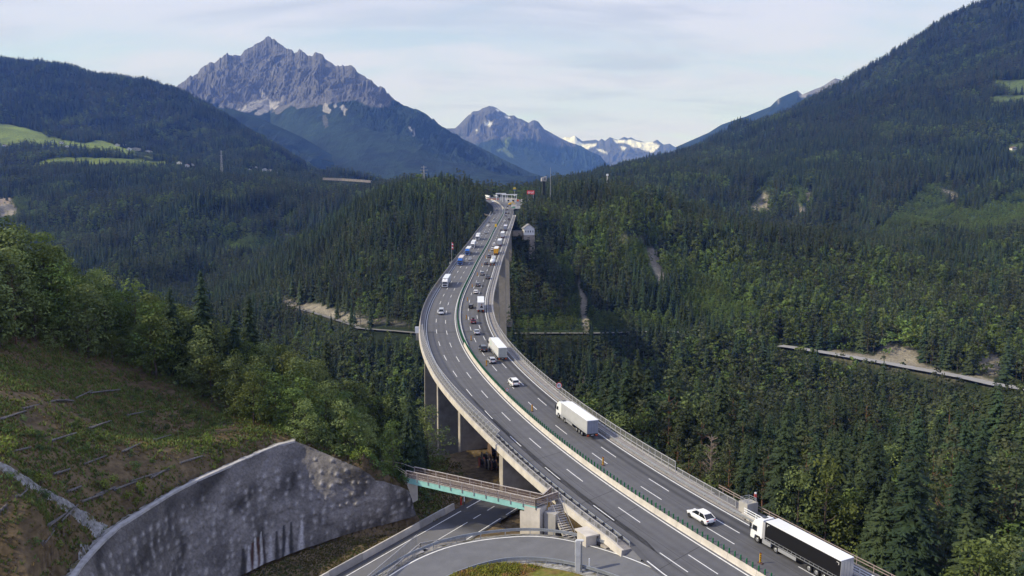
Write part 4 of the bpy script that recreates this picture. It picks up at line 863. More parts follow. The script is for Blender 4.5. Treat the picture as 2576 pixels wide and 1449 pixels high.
def sgrid(s0, s1, step=4.0):
    n = max(2, int(abs(s1 - s0) / step) + 1); return np.linspace(s0, s1, n)
def sweep(mb, prof, ss, closed=True, cap=True, m=0, ffn=None):
    """prof: (offset, height over the carriageway) pairs carried along the axis"""
    n = len(prof); vs = []
    for s in ss:
        for off, dz in prof: vs.append(at_s(s, off, dz))
    fs = []; kk = n if closed else n - 1
    for i in range(len(ss) - 1):
        for k in range(kk): a = i * n + k; b = i * n + (k + 1) % n; fs.append((a, b, b + n, a + n))
    if closed and cap: fs += [tuple(range(n - 1, -1, -1)), tuple(range((len(ss) - 1) * n, len(ss) * n))]
    mb.add(vs, fs, m)
def sheet_from(name, rowsL, mat_, tones=None, kind='structure', parent=None):
    R = np.array(rowsL, float); o = grid_obj(name, R[..., 0], R[..., 1], R[..., 2], mat_, tones, smooth_=False)
    if kind: prop(o, kind=kind)
    if parent: o.parent = parent
    return o
S_TIP = nearest(*hit_deck(1603, 1388)[:2])[0]
# carriageway, with the darker tracks the tyres leave
offs = np.r_[np.linspace(-12.15, -0.75, 58), np.linspace(0.75, 11.4, 54)]
def wheel_tone(off):
    t = 0.0
    for c, a in ((9.2, .26), (5.8, .10), (2.5, .05), (-2.8, .06), (-6.3, .10), (-9.8, .10)):
        for d in (-.95, .95): t += 1.7 * a * math.exp(-((off - c - d) / .5) ** 2)
        t += a * .5 * math.exp(-((off - c) / 1.2) ** 2)
    if off < -11.0: t += .22
    return 1 - t
ssr = sgrid(0, S_END, 4.0)
rows_, cols_ = [], []
for s in ssr:
    p = [at_s(s, o_) for o_ in offs]; rows_.append(p); b = np.array([wheel_tone(o_) for o_ in offs])
    lf = 0.9 + 0.2 * vnoise(np.array([s / 45.0]), np.array([3.0]), 3)[0]; b = b * lf
    seg = (b[:, None] * np.array((0.114, 0.115, 0.123))); seg[offs > 0] *= 0.93; cols_.append(seg)
joint = s_at_row(1150, 836)
cols_ = np.array(cols_)
road = sheet_from('road', rows_, M_ASPH, cols_)
mb = MB(); sweep(mb, [(11.4, -.02), (13.6, -.02)], sgrid(0, S_TIP + 4), closed=False); prop(mb.build('right_verge', mat('verge_asphalt', (0.17, 0.165, 0.16), .9, noise=(.6, .8, 1.15))), kind='structure')
# thin dark joints and seams laid over the asphalt
mbj = MB()
for s_ in (joint, joint + .9): sweep(mbj, [(-12.1, .006), (11.3, .006)], [s_, s_ + .35], closed=False)
for sy in [(1700, 1190), (1620, 1120)]:
    pass
for px, py in [(1560, 1250), (1780, 1400), (1420, 1150), (1300, 1040), (1215, 950), (1170, 890), (1150, 800), (1640, 1290)]:
    s_ = s_at_row(px, py); mbj.add([at_s(s_, -12, .006), at_s(s_ + 3, -1.2, .006), at_s(s_ + 3.12, -1.2, .006), at_s(s_ + .12, -12, .006)], [(0, 1, 2, 3)])
for o_ in (-6.2, -8.9, 5.9): sweep(mbj, [(o_, .006), (o_ + .07, .006)], sgrid(0, joint - 20), closed=False)
prop(mbj.build('road_joints', mat('bitumen_joint', (0.035, 0.035, 0.037), 0.8)), kind='structure')
# painted lines
mbp = MB()
def stripe(off, w, s0, s1, step=4.0): sweep(mbp, [(off - w / 2, .012), (off + w / 2, .012)], sgrid(s0, s1, step), closed=False)
S_TIP = nearest(*hit_deck(1603, 1388)[:2])[0]
stripe(-0.98, .26, 0, S_END - 4); stripe(0.98, .24, 0, S_END - 4); stripe(-11.55, .22, 0, S_TIP - 3); stripe(-11.55, .22, 158, S_FAR + 60); stripe(10.95, .24, 0, S_FAR + 30)
ph = s_at_row(1110, 745)
for off in (-4.55, -8.05, 4.15, 7.55):
    k0 = int((0 - ph) / 19.0) - 1
    for k in range(k0, 80):
        s = ph + k * 19.0 + (0 if off < 0 else 6.0) + (2.5 if abs(off) > 6 else 0)
        if s < 0 or s > S_END - 12 or (off > 0 and s > S_FAR + 130): continue
        stripe(off, .17 if s < 420 else .22, s - 3.3, s + 3.3, 3.3)
prop(mbp.build('road_markings', M_PAINT), kind='structure')

# ------------------------------------------------------------------ the bridge
M_DECK = mat('grey_deck_concrete', (0.235, 0.222, 0.214), .9, .15, noise=[(.5, .82, 1.15, 5)])
bridge = empty('motorway_bridge', at_s(0.5 * (S_ABUT + S_FAR)))
prop(bridge, 'long curved motorway bridge on tall concrete piers crossing the wooded valley', 'bridge')
def child(o, par):
    o.parent = par; o.matrix_parent_inverse = Matrix.Translation(par.location).inverted() if par.rotation_euler.z == 0 else par.matrix_basis.inverted(); return o
mb = MB()
sweep(mb, [(-14.1, .16), (-12.45, .16), (-12.4, -.05), (11.6, -.05), (11.65, .16), (14.1, .16), (14.1, -.75), (12.5, -.95), (5.5, -1.5), (-5.5, -1.5), (-12.5, -.95), (-14.1, -.75)], sgrid(S_TIP + 1, S_FAR + 22))
child(mb.build('deck', M_DECK), bridge)
mb = MB(); S_G0 = nearest(*at_s(S_ABUT + 55)[:2])[0]
sweep(mb, [(-5, -1.45), (5, -1.45), (5, -5.6), (-5, -5.6)], sgrid(S_G0 + 30, S_FAR - 4)); child(mb.build('box_girder', mat('girder_paint', (0.20, 0.22, 0.22), 0.6)), bridge)
mb = MB(); sweep(mb, [(-14.16, .25), (-13.75, .25), (-13.75, .17), (-14.105, -.1), (-14.105, -.95), (-14.3, -.95)], sgrid(S_TIP + 1, S_FAR + 22)); child(mb.build('edge_beam', M_CONCL), bridge)
mb = MB(); sweep(mb, [(14.3, .25), (13.75, .25), (13.75, .17), (14.105, -.1), (14.105, -.95), (14.3, -.95)], sgrid(S_ABUT + 6, S_FAR + 22)); child(mb.build('edge_beam', M_CONCL), bridge)
def pier(s, htop, wt_, wb, thick_t, thick_b, foot=None, mt=None, turn=0.0):
    x, y, z = at_s(s); a = dir_s(s) + turn; zb = min(land1(x, y), land1(x - 8, y), land1(x + 8, y)) - 6; zt = z - htop; mb = MB(); t = np.array([math.cos(a), math.sin(a)]); n = np.array([t[1], -t[0]])
    vs = []
    for zz, w, th in ((zt, wt_, thick_t), (zb, wb, thick_b)):
        for sx, sy in ((-1, -1), (1, -1), (1, 1), (-1, 1)): q = np.array([x, y]) + n * sx * w + t * sy * th; vs.append((q[0], q[1], zz))
    mb.add(vs, [(0, 1, 2, 3), (7, 6, 5, 4), (4, 5, 1, 0), (5, 6, 2, 1), (6, 7, 3, 2), (7, 4, 0, 3)])
    if foot:
        mb.box((x, y, zb + foot / 2), (thick_b * 2 + 3, wb * 2 + 3, foot), rz=a, m=0)
    child(mb.build('pier', mt or M_CONC), bridge); return x, y, zb
def s_for_left_edge(Yt):
    best = min(np.arange(0, S_END, 1.0), key=lambda q: abs(at_s(q, -14)[1] - Yt)); return best
M_PIER = mat('streaked_pier_concrete', (0.30, 0.275, 0.235), 0.9, 0.15, noise=[(0.12, 0.8, 1.15, 6), (0.5, 0.88, 1.1, 4)])
for yy, hh in ((164, 1.5), (196, 1.5), (226, 1.5)): pier(s_for_left_edge(yy), hh, 12.8, 12.8, 1.1, 1.1, mt=M_CONCD)
for yy, wt_, wb, tb in ((268, 12.6, 13.2, 2.2), (352, 12.8, 14.6, 5.5), (460, 13.0, 15.6, 6), (560, 13.0, 15.2, 6), (660, 13.0, 14.6, 5), (735, 13.0, 14.0, 4)): pier(s_for_left_edge(yy), 5.5 if yy > 300 else 1.5, wt_, wb, 3.6 if yy > 300 else 2.0, tb, foot=8 if yy > 300 else None, mt=M_PIER)
# far abutment: block and wing wall left of the road
ab = empty('bridge_abutment', at_s(S_FAR)); prop(ab, 'pale concrete abutment and wing wall at the far end of the bridge', 'abutment')
mb = MB(); a = dir_s(S_FAR); x, y, z = at_s(S_FAR - 6, 0); mb.box((x, y, z - 9), (9, 27, 15), rz=a); child(mb.build('abutment_block', M_CONC), ab)
mb = MB(); p0 = hit_deck(1212, 538, -1.0); p1 = at_s(nearest(*hit_deck(1236, 541)[:2])[0], -14.4, -1.2)
mb.bar((p0[0], p0[1], p0[2] - 4), (p1[0], p1[1], p1[2] - 4), 1.2, 9.0); mb.bar((p0[0], p0[1], p0[2] + .7), (p1[0], p1[1], p1[2] + .7), 1.8, .5); child(mb.build('wing_wall', mat('ochre_concrete', (0.36, 0.31, 0.24), 0.9, noise=(0.3, .8, 1.15))), ab)
mb = MB(); sA = nearest(*hit_deck(1236, 541)[:2])[0]; sweep(mb, [(-15.2, -7), (-15.2, .3), (-14.6, .3), (-14.6, -7)], sgrid(sA, sA + 60)); child(mb.build('side_wall', M_CONCL), ab)
# near abutment: side walls of the approach
nab = empty('approach_wall', at_s(S_ABUT - 14)); prop(nab, 'pale concrete side wall carrying the motorway beside the ramp and stairs', 'retaining wall')
S_ST = s_for_left_edge(135)
mb = MB(); sweep(mb, [(-13.9, -.9), (-13.9, -4.5), (-13.2, -4.5), (-13.2, -.9)], sgrid(S_TIP + 1, S_ABUT + 4, 1.5)); child(mb.build('wall_panel', M_CONCL), nab)
mb = MB(); x, y, z = at_s(S_ABUT, 0); mb.box((x, y, z - 6), (1.6, 26.5, 9), rz=dir_s(S_ABUT)); child(mb.build('end_wall', M_CONCD), nab)

# ------------------------------------------------------------------ median: concrete barrier with green slats, then steel rails
S_M = s_at_row(1163, 868); S_W = s_at_row(1266, 527)
med = empty('median_barrier', at_s(S_M * .5)); prop(med, 'cream concrete median barrier topped by a row of upright green slats', 'barrier')
mb = MB(); 
ssm = list(np.arange(4, S_M, 6.0)) + [S_M]
for s0, s1 in zip(ssm[:-1], ssm[1:]): sweep(mb, [(-.42, .0), (-.30, .16), (-.16, .95), (.16, .95), (.30, .16), (.42, .0)], [s0 + .02, (s0 + s1) / 2, s1 - .02])
child(mb.build('concrete_barrier', M_CONCL), med)
mb = MB(); sweep(mb, [(-.05, 1.02), (.05, 1.02), (.05, .96), (-.05, .96)], sgrid(4, S_M)); child(mb.build('slat_rail', M_DARK), med)
def slat(s):
    mb = MB(); x, y, z = at_s(s, 0, 1.38); mb.box((x, y, z), (.10, .24, .86), rz=dir_s(s) + .25); return mb
s_list = np.arange(6, S_M, 1.22); m0 = slat(0.0)
base = None
for s in s_list[:100]:
    x, y, z = at_s(s, 0, 1.38)
    if base is None:
        mb = MB(); mb.box((0, 0, 0), (.10, .26, .86)); base = mb.build('slat', M_GREEN); q = base
    else: q = base.copy(); COL.objects.link(q)
    q.parent = med; q.location = Vector((x, y, z)) - med.location; q.rotation_euler = (0, 0, dir_s(s) + .25)
mb = MB()
for s in s_list[100:]: x, y, z = at_s(s, 0, 1.38); mb.box((x, y, z), (.10, .26, .86), rz=dir_s(s) + .25)
prop(child(mb.build('slat_row', M_GREEN), med), kind='stuff')
m2 = empty('steel_median_rail', at_s((S_M + S_W) / 2)); prop(m2, 'twin steel guard rails with dense green slats between along the middle of the bridge', 'guard rail')
for sg in (-1, 1):
    mb = MB(); sweep(mb, [(sg * .62, .45), (sg * .62, .85), (sg * .52, .85), (sg * .52, .45)], sgrid(S_M, S_W)); child(mb.build('rail', M_STEEL), m2)
mb = MB()
for s in np.arange(S_M, S_W, 1.3): x, y, z = at_s(s, .0, .85); mb.box((x, y, z), (.10, .30, 1.3), rz=dir_s(s) + .3)
prop(child(mb.build('slat_row', M_GREEN), m2), kind='stuff')
m3 = MB(); sweep(m3, [(-.42, .0), (-.30, .16), (-.16, 1.2), (.16, 1.2), (.30, .16), (.42, .0)], sgrid(S_W, S_END - 2)); q = m3.build('median_wall', M_CONCL); prop(q, 'white concrete median wall curving left before the rest area', 'barrier')

# ------------------------------------------------------------------ guard rails, railings, wire fences along the edges
def rail_thing(name, label, cat, s0, s1, off, zt=.75, post=4.0, mats=(M_STEEL, M_STEEL), parts=100, w=.12, hh=.32):
    r = empty(name, at_s((s0 + s1) / 2, off)); prop(r, label, cat)
    mb = MB(); sweep(mb, [(off - w / 2, zt - hh), (off + w / 2, zt - hh), (off + w / 2, zt), (off - w / 2, zt)], sgrid(s0, s1)); child(mb.build('rail', mats[0]), r)
    posts = np.arange(s0, s1, post); mb0 = MB(); mb0.box((0, 0, zt / 2 - .02), (.12, .10, zt)); base = None
    for i, s in enumerate(posts[:parts]):
        x, y, z = at_s(s, off)
        if base is None: base = mb0.build('post', mats[1]); q = base
        else: q = base.copy(); COL.objects.link(q)
        q.parent = r; q.location = Vector((x, y, z)) - r.location; q.rotation_euler = (0, 0, dir_s(s))
    if len(posts) > parts:
        mb = MB()
        for s in posts[parts:]: x, y, z = at_s(s, off, zt / 2 - .02); mb.box((x, y, z), (.12, .10, zt), rz=dir_s(s))
        prop(child(mb.build('posts', mats[1]), r), kind='stuff')
    return r
S_R0 = s_at_row(1520, 1320)
S_BEND = s_for_left_edge(168)
rail_thing('guard_rail', 'steel guard rail along the left edge of the downhill carriageway', 'guard rail', S_TIP + 2, S_FAR + 60, -12.15)
rail_thing('guard_rail', 'steel guard rail on the kerb along the right edge of the uphill carriageway', 'guard rail', 30, S_FAR, 11.75)
def fence(name, label, s0, s1, off, prof, post=2.2, mesh=M_MESH, pm=M_RAILG, rails=(), parts=95):
    """prof: (inward shift, height) of the posts; the wire follows it"""
    r = empty(name, at_s((s0 + s1) / 2, off)); prop(r, label, 'fence'); sg = 1 if off < 0 else -1
    mb = MB(); sweep(mb, [(off + sg * a, .2 + b) for a, b in prof], sgrid(s0, s1), closed=False); child(mb.build('wire_panel', mesh), r)
    for ri in rails:
        a, b = ri; mb = MB(); sweep(mb, [(off + sg * a - .05, .2 + b - .05), (off + sg * a + .05, .2 + b - .05), (off + sg * a + .05, .2 + b + .05), (off + sg * a - .05, .2 + b + .05)], sgrid(s0, s1)); child(mb.build('handrail', pm), r)
    base = None; mbs = MB()
    for i, s in enumerate(np.arange(s0, s1 + .1, post)):
        x, y, z = at_s(s, off, .2)
        if i < parts:
            if base is None:
                mb = MB()
                for (a0, b0), (a1, b1) in zip(prof[:-1], prof[1:]): mb.bar((0, -sg * a0, b0 - (.3 if b0 == 0 else 0)), (0, -sg * a1, b1), .09, .09)
                base = mb.build('post', pm); q = base
            else: q = base.copy(); COL.objects.link(q)
            q.parent = r; q.location = Vector((x, y, z)) - r.location; q.rotation_euler = (0, 0, dir_s(s))
        else:
            t = dir_s(s); c, s_ = math.cos(t), math.sin(t)
            for (a0, b0), (a1, b1) in zip(prof[:-1], prof[1:]):
                f = lambda a, b: (x + s_ * sg * a, y - c * sg * a, z + b); mbs.bar(f(a0, b0), f(a1, b1), .09, .09)
    if mbs.v: prop(child(mbs.build('posts', pm), r), kind='stuff')
    return r
fence('curved_wire_fence', 'tall wire fence curving inward above the left edge of the bridge', S_BEND, joint + 3, -13.85, [(0, 0), (0, 1.5), (.25, 2.0), (.9, 2.5)], 2.3, M_MESH, M_RAILG, [(0, 1.1), (.9, 2.5)])
fence('edge_railing', 'grey barred railing along the left edge above the footbridge and stairs', S_TIP + 3, S_BEND, -13.85, [(0, 0), (0, 1.15)], 2.2, M_MESH, M_RAILG, [(0, 1.15), (0, .1)])
S_RF0 = s_at_row(1682, 1180); S_RF0 = nearest(*hit_deck(1690, 1195)[:2])[0]
S_RF1 = nearest(*hit_deck(1255, 845)[:2])[0]
fence('tall_wire_fence', 'tall grey wire fence along the right edge of the uphill carriageway', S_RF0, S_RF1, 13.4, [(0, 0), (0, 2.35)], 2.4, M_MESH, M_RAILG, [(0, 2.35), (0, 1.2)])
S_CAB = nearest(*hit_deck(1812, 1290)[:2])[0]
fence('low_railing', 'low barred railing right of the uphill carriageway near the concrete cabinet', S_CAB, S_RF0 - .5, 13.4, [(0, 0), (0, 1.35)], 2.2, M_MESH2, M_RAILG, [(0, 1.35), (0, .1)])
fence('dark_wire_fence', 'bluish grey wind fence along the right edge of the far half of the bridge', S_RF1 + 1, S_FAR, 13.5, [(0, 0), (0, 2.0)], 3.0, M_MESH2, M_RAILG, [(0, 2.0)])
wb_ = MB(); sweep(wb_, [(-13.95, .1), (-13.8, 1.9), (-13.65, 1.9), (-13.75, .1)], sgrid(joint + 4, S_FAR)); q = wb_.build('windbreak', M_WINDG); prop(q, 'solid grey windbreak panels along the left edge of the far bridge half', 'windbreak')
# brackets behind the near left guard rail
g_ = 'dark brackets of the near left guard rail'
bb = MB(); bb.bar((0, .1, .1), (0, .1, .75), .14, .14); bb.bar((0, .1, .6), (0, 1.0, .45), .12, .12); bb.box((0, .55, .55), (.35, .3, .35)); bb.box((0, 1.15, .25), (.3, .3, .5))
base = None
lg = empty('bracket_row', at_s(S_TIP + 20, -12.3, .16)); prop(lg, 'row of dark steel brackets between the left guard rail and the railing', 'brackets')
for s in np.arange(S_TIP + 4, S_BEND + 22, 2.6):
    x, y, z = at_s(s, -12.25, .16)
    if base is None: base = bb.build('bracket', M_DARK); q = base
    else: q = base.copy(); COL.objects.link(q)
    q.parent = lg; q.location = Vector((x, y, z)) - lg.location; q.rotation_euler = (0, 0, dir_s(s))
# right near end: kerb wall, side path and its outer railing
mb = MB(); sweep(mb, [(13.0, -.9), (13.0, -.2), (16.4, -.2), (16.4, -1.2)], sgrid(0, S_CAB + 6)); q = mb.build('side_path', mat('side_path_asphalt', (0.16, 0.155, 0.15), .9, noise=(0.6, .8, 1.15))); prop(q, kind='structure')
mb = MB(); sweep(mb, [(12.0, 0.0), (12.0, .75), (12.35, .75), (12.35, .0)], sgrid(0, S_CAB - 3)); q = mb.build('parapet', M_CONCL); prop(q, 'low cream concrete parapet right of the uphill carriageway before the cabinet', 'parapet')
def rails3(name, label, s0, s1, off, base_z, hs, post=2.6, w=.10, m_=M_BLUEW):
    r = empty(name, at_s((s0 + s1) / 2, off)); prop(r, label, 'railing')
    for h in hs: mb = MB(); sweep(mb, [(off - w / 2, base_z + h - w / 2), (off + w / 2, base_z + h - w / 2), (off + w / 2, base_z + h + w / 2), (off - w / 2, base_z + h + w / 2)], sgrid(s0, s1)); child(mb.build('handrail', m_), r)
    base = None
    for s in np.arange(s0, s1, post):
        x, y, z = at_s(s, off, base_z)
        if base is None: mb = MB(); mb.box((0, 0, hs[0] / 2 - .1), (w, w, hs[0] + .1)); base = mb.build('post', m_); q = base
        else: q = base.copy(); COL.objects.link(q)
        q.parent = r; q.location = Vector((x, y, z)) - r.location; q.rotation_euler = (0, 0, dir_s(s))
    return r
rails3('pipe_railing', 'white pipe railing on the low parapet in front of the concrete cabinet', 0, S_CAB - 3, 12.6, .25, (1.25, .85, .45))
rails3('outer_railing', 'rusty grey outer railing on the forest side of the side path', 0, S_CAB + 8, 16.2, -.2, (1.15, .7), 3.0, .09, mat('brownish_rail', (0.30, 0.24, 0.22), .7))
# ------------------------------------------------------------------ ramp (turning loop) and its island
ro_e = offset_path(ro, 0.45); ri_e = offset_path(ri, 0.5)
rows_ = [[tuple(p * (1 - t) + q * t - np.array([0, 0, .03])) for t in np.linspace(0, 1, 9)] for p, q in zip(ro_e, ri_e)]
sheet_from('ramp_road', rows_, M_ASPH2)
k0_ = int(np.argmin([abs(nearest(p[0], p[1])[0] - (S_TIP + 2)) + (0 if p[0] > 8 else 99) for p in ro]))
gore = []
for p in ro_e[k0_:]:
    s_, o_ = nearest(p[0], p[1])
    if s_ < 2 or o_ > -11.9: break
    q = at_s(s_, -12.05, -.012); gore.append([tuple(np.array(p) * (1 - t) + np.array(q) * t - np.array([0, 0, .02 * (1 - t)])) for t in np.linspace(0, 1, 5)])
if len(gore) > 1: sheet_from('gore_paving', gore, M_ASPH2)
mb = MB()
def ribbon(mb, path, w, dz, m=0, i0=0, i1=None):
    a = offset_path(path, -w / 2)[i0:i1]; b = offset_path(path, w / 2)[i0:i1]; vs = [(p[0], p[1], p[2] + dz) for p in a] + [(p[0], p[1], p[2] + dz) for p in b]; n = len(a)
    mb.add(vs, [(i, i + 1, n + i + 1, n + i) for i in range(n - 1)], m)
ribbon(mb, ro, .26, -.015)
prop(mb.build('ramp_markings', M_PAINT), kind='structure')
M_GRAVEL = mat('pale_gravel', (0.25, 0.245, 0.235), .95, .1, noise=[(1.6, .55, 1.4, 6), (.4, .7, 1.2, 3)], col2=(0.10, 0.09, 0.045), noise2=(0.5, .52, .62))
sheet_from('gravel_shoulder', [[(p[0], p[1], p[2] - .06), (q[0], q[1], q[2] - .5)] for p, q in zip(ro_e, offset_path(ro, 2.3))], M_GRAVEL)
sheet_from('inner_shoulder', [[(p[0], p[1], p[2] - .06), (q[0], q[1], q[2] - .12)] for p, q in zip(offset_path(ri, .48), offset_path(ri, -1.5))], M_GRAVEL)
# grass island: a mound inside the loop
cpt = hit_z(1310, 1540, -57.2); rin = offset_path(ri, -1.45)
isl = [[(cpt[0] + (p[0] - cpt[0]) * t, cpt[1] + (p[1] - cpt[1]) * t, cpt[2] + (p[2] - cpt[2]) * t - .14 + .9 * (1 - t ** 3)) for t in np.linspace(0.02, 1, 14)] for p in rin[:46]]
M_GRASSY = mat('yellowish_grass', (0.13, 0.135, 0.03), .95, .1, noise=[(1.1, .6, 1.4, 5)], col2=(0.16, 0.11, 0.04), noise2=(0.35, .45, .6))
sheet_from('island_grass', isl, M_GRASSY)
M_RAILD = mat('bluish_rail_steel', (0.30, 0.33, 0.38), .4, .5, .5, noise=(1.0, .8, 1.1))
def steel_rail(name, label, path, off, zt, i0, i1, post=4, shift=0.0):
    p = offset_path(path, off)[i0:i1]; r = empty(name, tuple(p[len(p) // 2])); prop(r, label, 'guard rail')
    for zz, nm in ((zt, 'rail'), (zt - .26, 'rail')):
        mb = MB()
        for a, b in zip(p[:-1], p[1:]): mb.bar((a[0], a[1], a[2] + zz), (b[0], b[1], b[2] + zz), .14, .20)
        child(mb.build(nm, M_RAILD), r)
    for k in range(0, len(p), post):
        a = p[k]; mb = MB(); mb.box((a[0], a[1], a[2] + zt / 2 - .25), (.13, .13, zt + .5)); child(mb.build('post', M_STEEL), r)
    return r
steel_rail('guard_rail', 'bluish steel guard rail around the outside of the curved ramp', ro, 1.25, .85, 2, 44, 3)
steel_rail('guard_rail', 'steel guard rail around the inside of the ramp beside the grass island', ri, -.35, .85, 3, 54, 3)
# retaining wall of the ramp above the lower road with its two-part fence
c0 = hit_z(1049, 1371, -58.3); cA = hit_z(925, 1478, -58.6); cB = hit_z(1172, 1358, -57.8)
rw = empty('ramp_wall', c0); prop(rw, 'grey concrete retaining wall holding the ramp above the lower road', 'retaining wall')
mb = MB()
for a, b in ((cA, c0), (c0, cB)): mb.bar((a[0], a[1], a[2] - 2.2), (b[0], b[1], b[2] - 2.2), .5, 4.0)
child(mb.build('wall_panel', M_CONCD), rw)
mb = MB(); pts = [cA, c0, cB]; 
cD = hit_z(1110, 1395, -58.1); cE = hit_z(1000, 1462, -58.4)
mb.add([(cA[0], cA[1], cA[2] - .25), (c0[0], c0[1], c0[2] - .25), (cD[0] - 2, cD[1] + .6, cD[2] - .32), (cE[0] - 1.5, cE[1], cE[2] - .32)], [(0, 1, 2, 3)]); mb.add([(c0[0], c0[1], c0[2] - .26), (cB[0], cB[1], cB[2] - .26), (cD[0], cD[1] + 1.0, cD[2] - .33)], [(0, 1, 2)]); child(mb.build('coping_slab', M_CONCL), rw)
def straight_fence(name, label, pts, h, post, mesh, pm, rails, cat='fence', base=0.0):
    r = empty(name, pts[0]); prop(r, label, cat)
    for a, b in zip(pts[:-1], pts[1:]):
        a = Vector(a); b = Vector(b)
        if mesh:
            mb = MB(); mb.add([a + Vector((0, 0, base)), b + Vector((0, 0, base)), b + Vector((0, 0, h)), a + Vector((0, 0, h))], [(0, 1, 2, 3)]); child(mb.build('wire_panel', mesh), r)
        for rz_ in rails: mb = MB(); mb.bar(a + Vector((0, 0, rz_)), b + Vector((0, 0, rz_)), .08, .08); child(mb.build('handrail', pm), r)
        n = max(1, int((b - a).length / post)); 
        for k in range(n + 1): p = a.lerp(b, k / n); mb = MB(); mb.box((p.x, p.y, p.z + h / 2 - .15), (.08, .08, h + .3)); child(mb.build('post', pm), r)
    return r
up = lambda p, dz: (p[0], p[1], p[2] + dz)
straight_fence('mesh_fence', 'tall fine wire fence with posts above the lower road, left of the ramp', [up(cA, -.3), up(c0, -.3)], 2.1, 2.0, M_MESH, M_RAILG, [2.1, .2])
straight_fence('barred_railing', 'grey barred railing at the corner between ramp and lower road', [up(hit_z(975, 1452, -58.4), -.3), up(hit_z(1058, 1378, -58.2), -.3), up(cB, -.3)], 1.15, 2.0, M_MESH2, M_RAILG, [1.15, .1])

# ------------------------------------------------------------------ lower road
def lr3(s, off, dz=0.0): x, y = lr_pt(s, off); return (x, y, -61.5 + dz)
rows_, cols_ = [], []
for s in np.arange(-75, 76, 3.0):
    offs2 = np.linspace(-1.35, 9.45, 24); rows_.append([lr3(s, o_) for o_ in offs2])
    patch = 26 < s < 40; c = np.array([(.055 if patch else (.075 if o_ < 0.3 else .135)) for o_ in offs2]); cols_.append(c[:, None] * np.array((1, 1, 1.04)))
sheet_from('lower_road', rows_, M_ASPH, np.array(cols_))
mb = MB()
def lstripe(off, s0, s1, w=.2): a, b, c, d = lr3(s0, off - w / 2, .012), lr3(s0, off + w / 2, .012), lr3(s1, off + w / 2, .012), lr3(s1, off - w / 2, .012); mb.add([a, b, c, d], [(0, 1, 2, 3)])
lstripe(0.1, -75, 33); lstripe(4.4, -75, 29, .16); lstripe(8.8, -75, 34)
for s in (31, 36, 41, 46): lstripe(4.4, s, s + 2.6, .16)
lstripe(0.1, 35, 40); lstripe(8.8, 36, 60)
prop(mb.build('lower_road_markings', M_PAINT), kind='structure')
SB1 = nearest  # keep name
def lr_s(px, py): x, y, z = hit_z(px, py, -61.5); return float((np.array([x, y]) - LR_O) @ LR_DIR)
s_end_b = lr_s(1152, 1288) + 1
bar_ = empty('roadside_barrier', lr3(0, -1.7)); prop(bar_, 'pale concrete barrier wall along the left side of the lower road', 'barrier')
s = -74.0; i = 0
while s < s_end_b:
    e = min(s + 8.0, s_end_b); mb = MB(); d = .0 if i % 3 else .05
    A, B = lr3(s + .03, -1.9), lr3(e - .03, -1.9); n = LR_N
    vs = []
    for P_ in (A, B):
        for o_, z_ in ((-.32, -.1), (.32, -.1), (.16, 1.15 + d), (-.12, 1.15 + d)): vs.append((P_[0] + n[0] * o_, P_[1] + n[1] * o_, P_[2] + z_))
    mb.add(vs, [(0, 1, 2, 3), (7, 6, 5, 4), (0, 4, 5, 1), (1, 5, 6, 2), (2, 6, 7, 3), (3, 7, 4, 0)]); child(mb.build('barrier_segment', M_CONCL if i % 3 else M_CONC), bar_); s = e; i += 1
# marker posts at the barrier's end
x, y, z = hit_z(1160, 1270, -61.3); rp = MB(); rp.tube((x, y, z), (x, y, z + 1.5), .16, .13, 8); rp.tube((x, y, z + 1.5), (x, y, z + 1.6), .13, .02, 8); prop(rp.build('marker_post', mat('red_post_paint', (0.55, 0.03, 0.025), .5)), 'short red post at the end of the lower road barrier', 'post')
x, y, z = hit_z(1168, 1271, -61.3); r = empty('striped_post', (x, y, z)); prop(r, 'black and white post holding small white panels under the footbridge', 'post')
mb = MB(); mb.tube((x, y, z), (x, y, z + .8), .1, .1, 8); child(mb.build('dark_band', M_DARK), r); mb = MB(); mb.tube((x, y, z + .8), (x, y, z + 2.0), .1, .1, 8); child(mb.build('white_band', M_BLUEW), r)
mb = MB(); mb.box((x - .3, y, z + 2.3), (.5, .06, .8)); mb.box((x + .35, y, z + 2.25), (.45, .06, .7)); child(mb.build('panel', M_BLUEW), r)

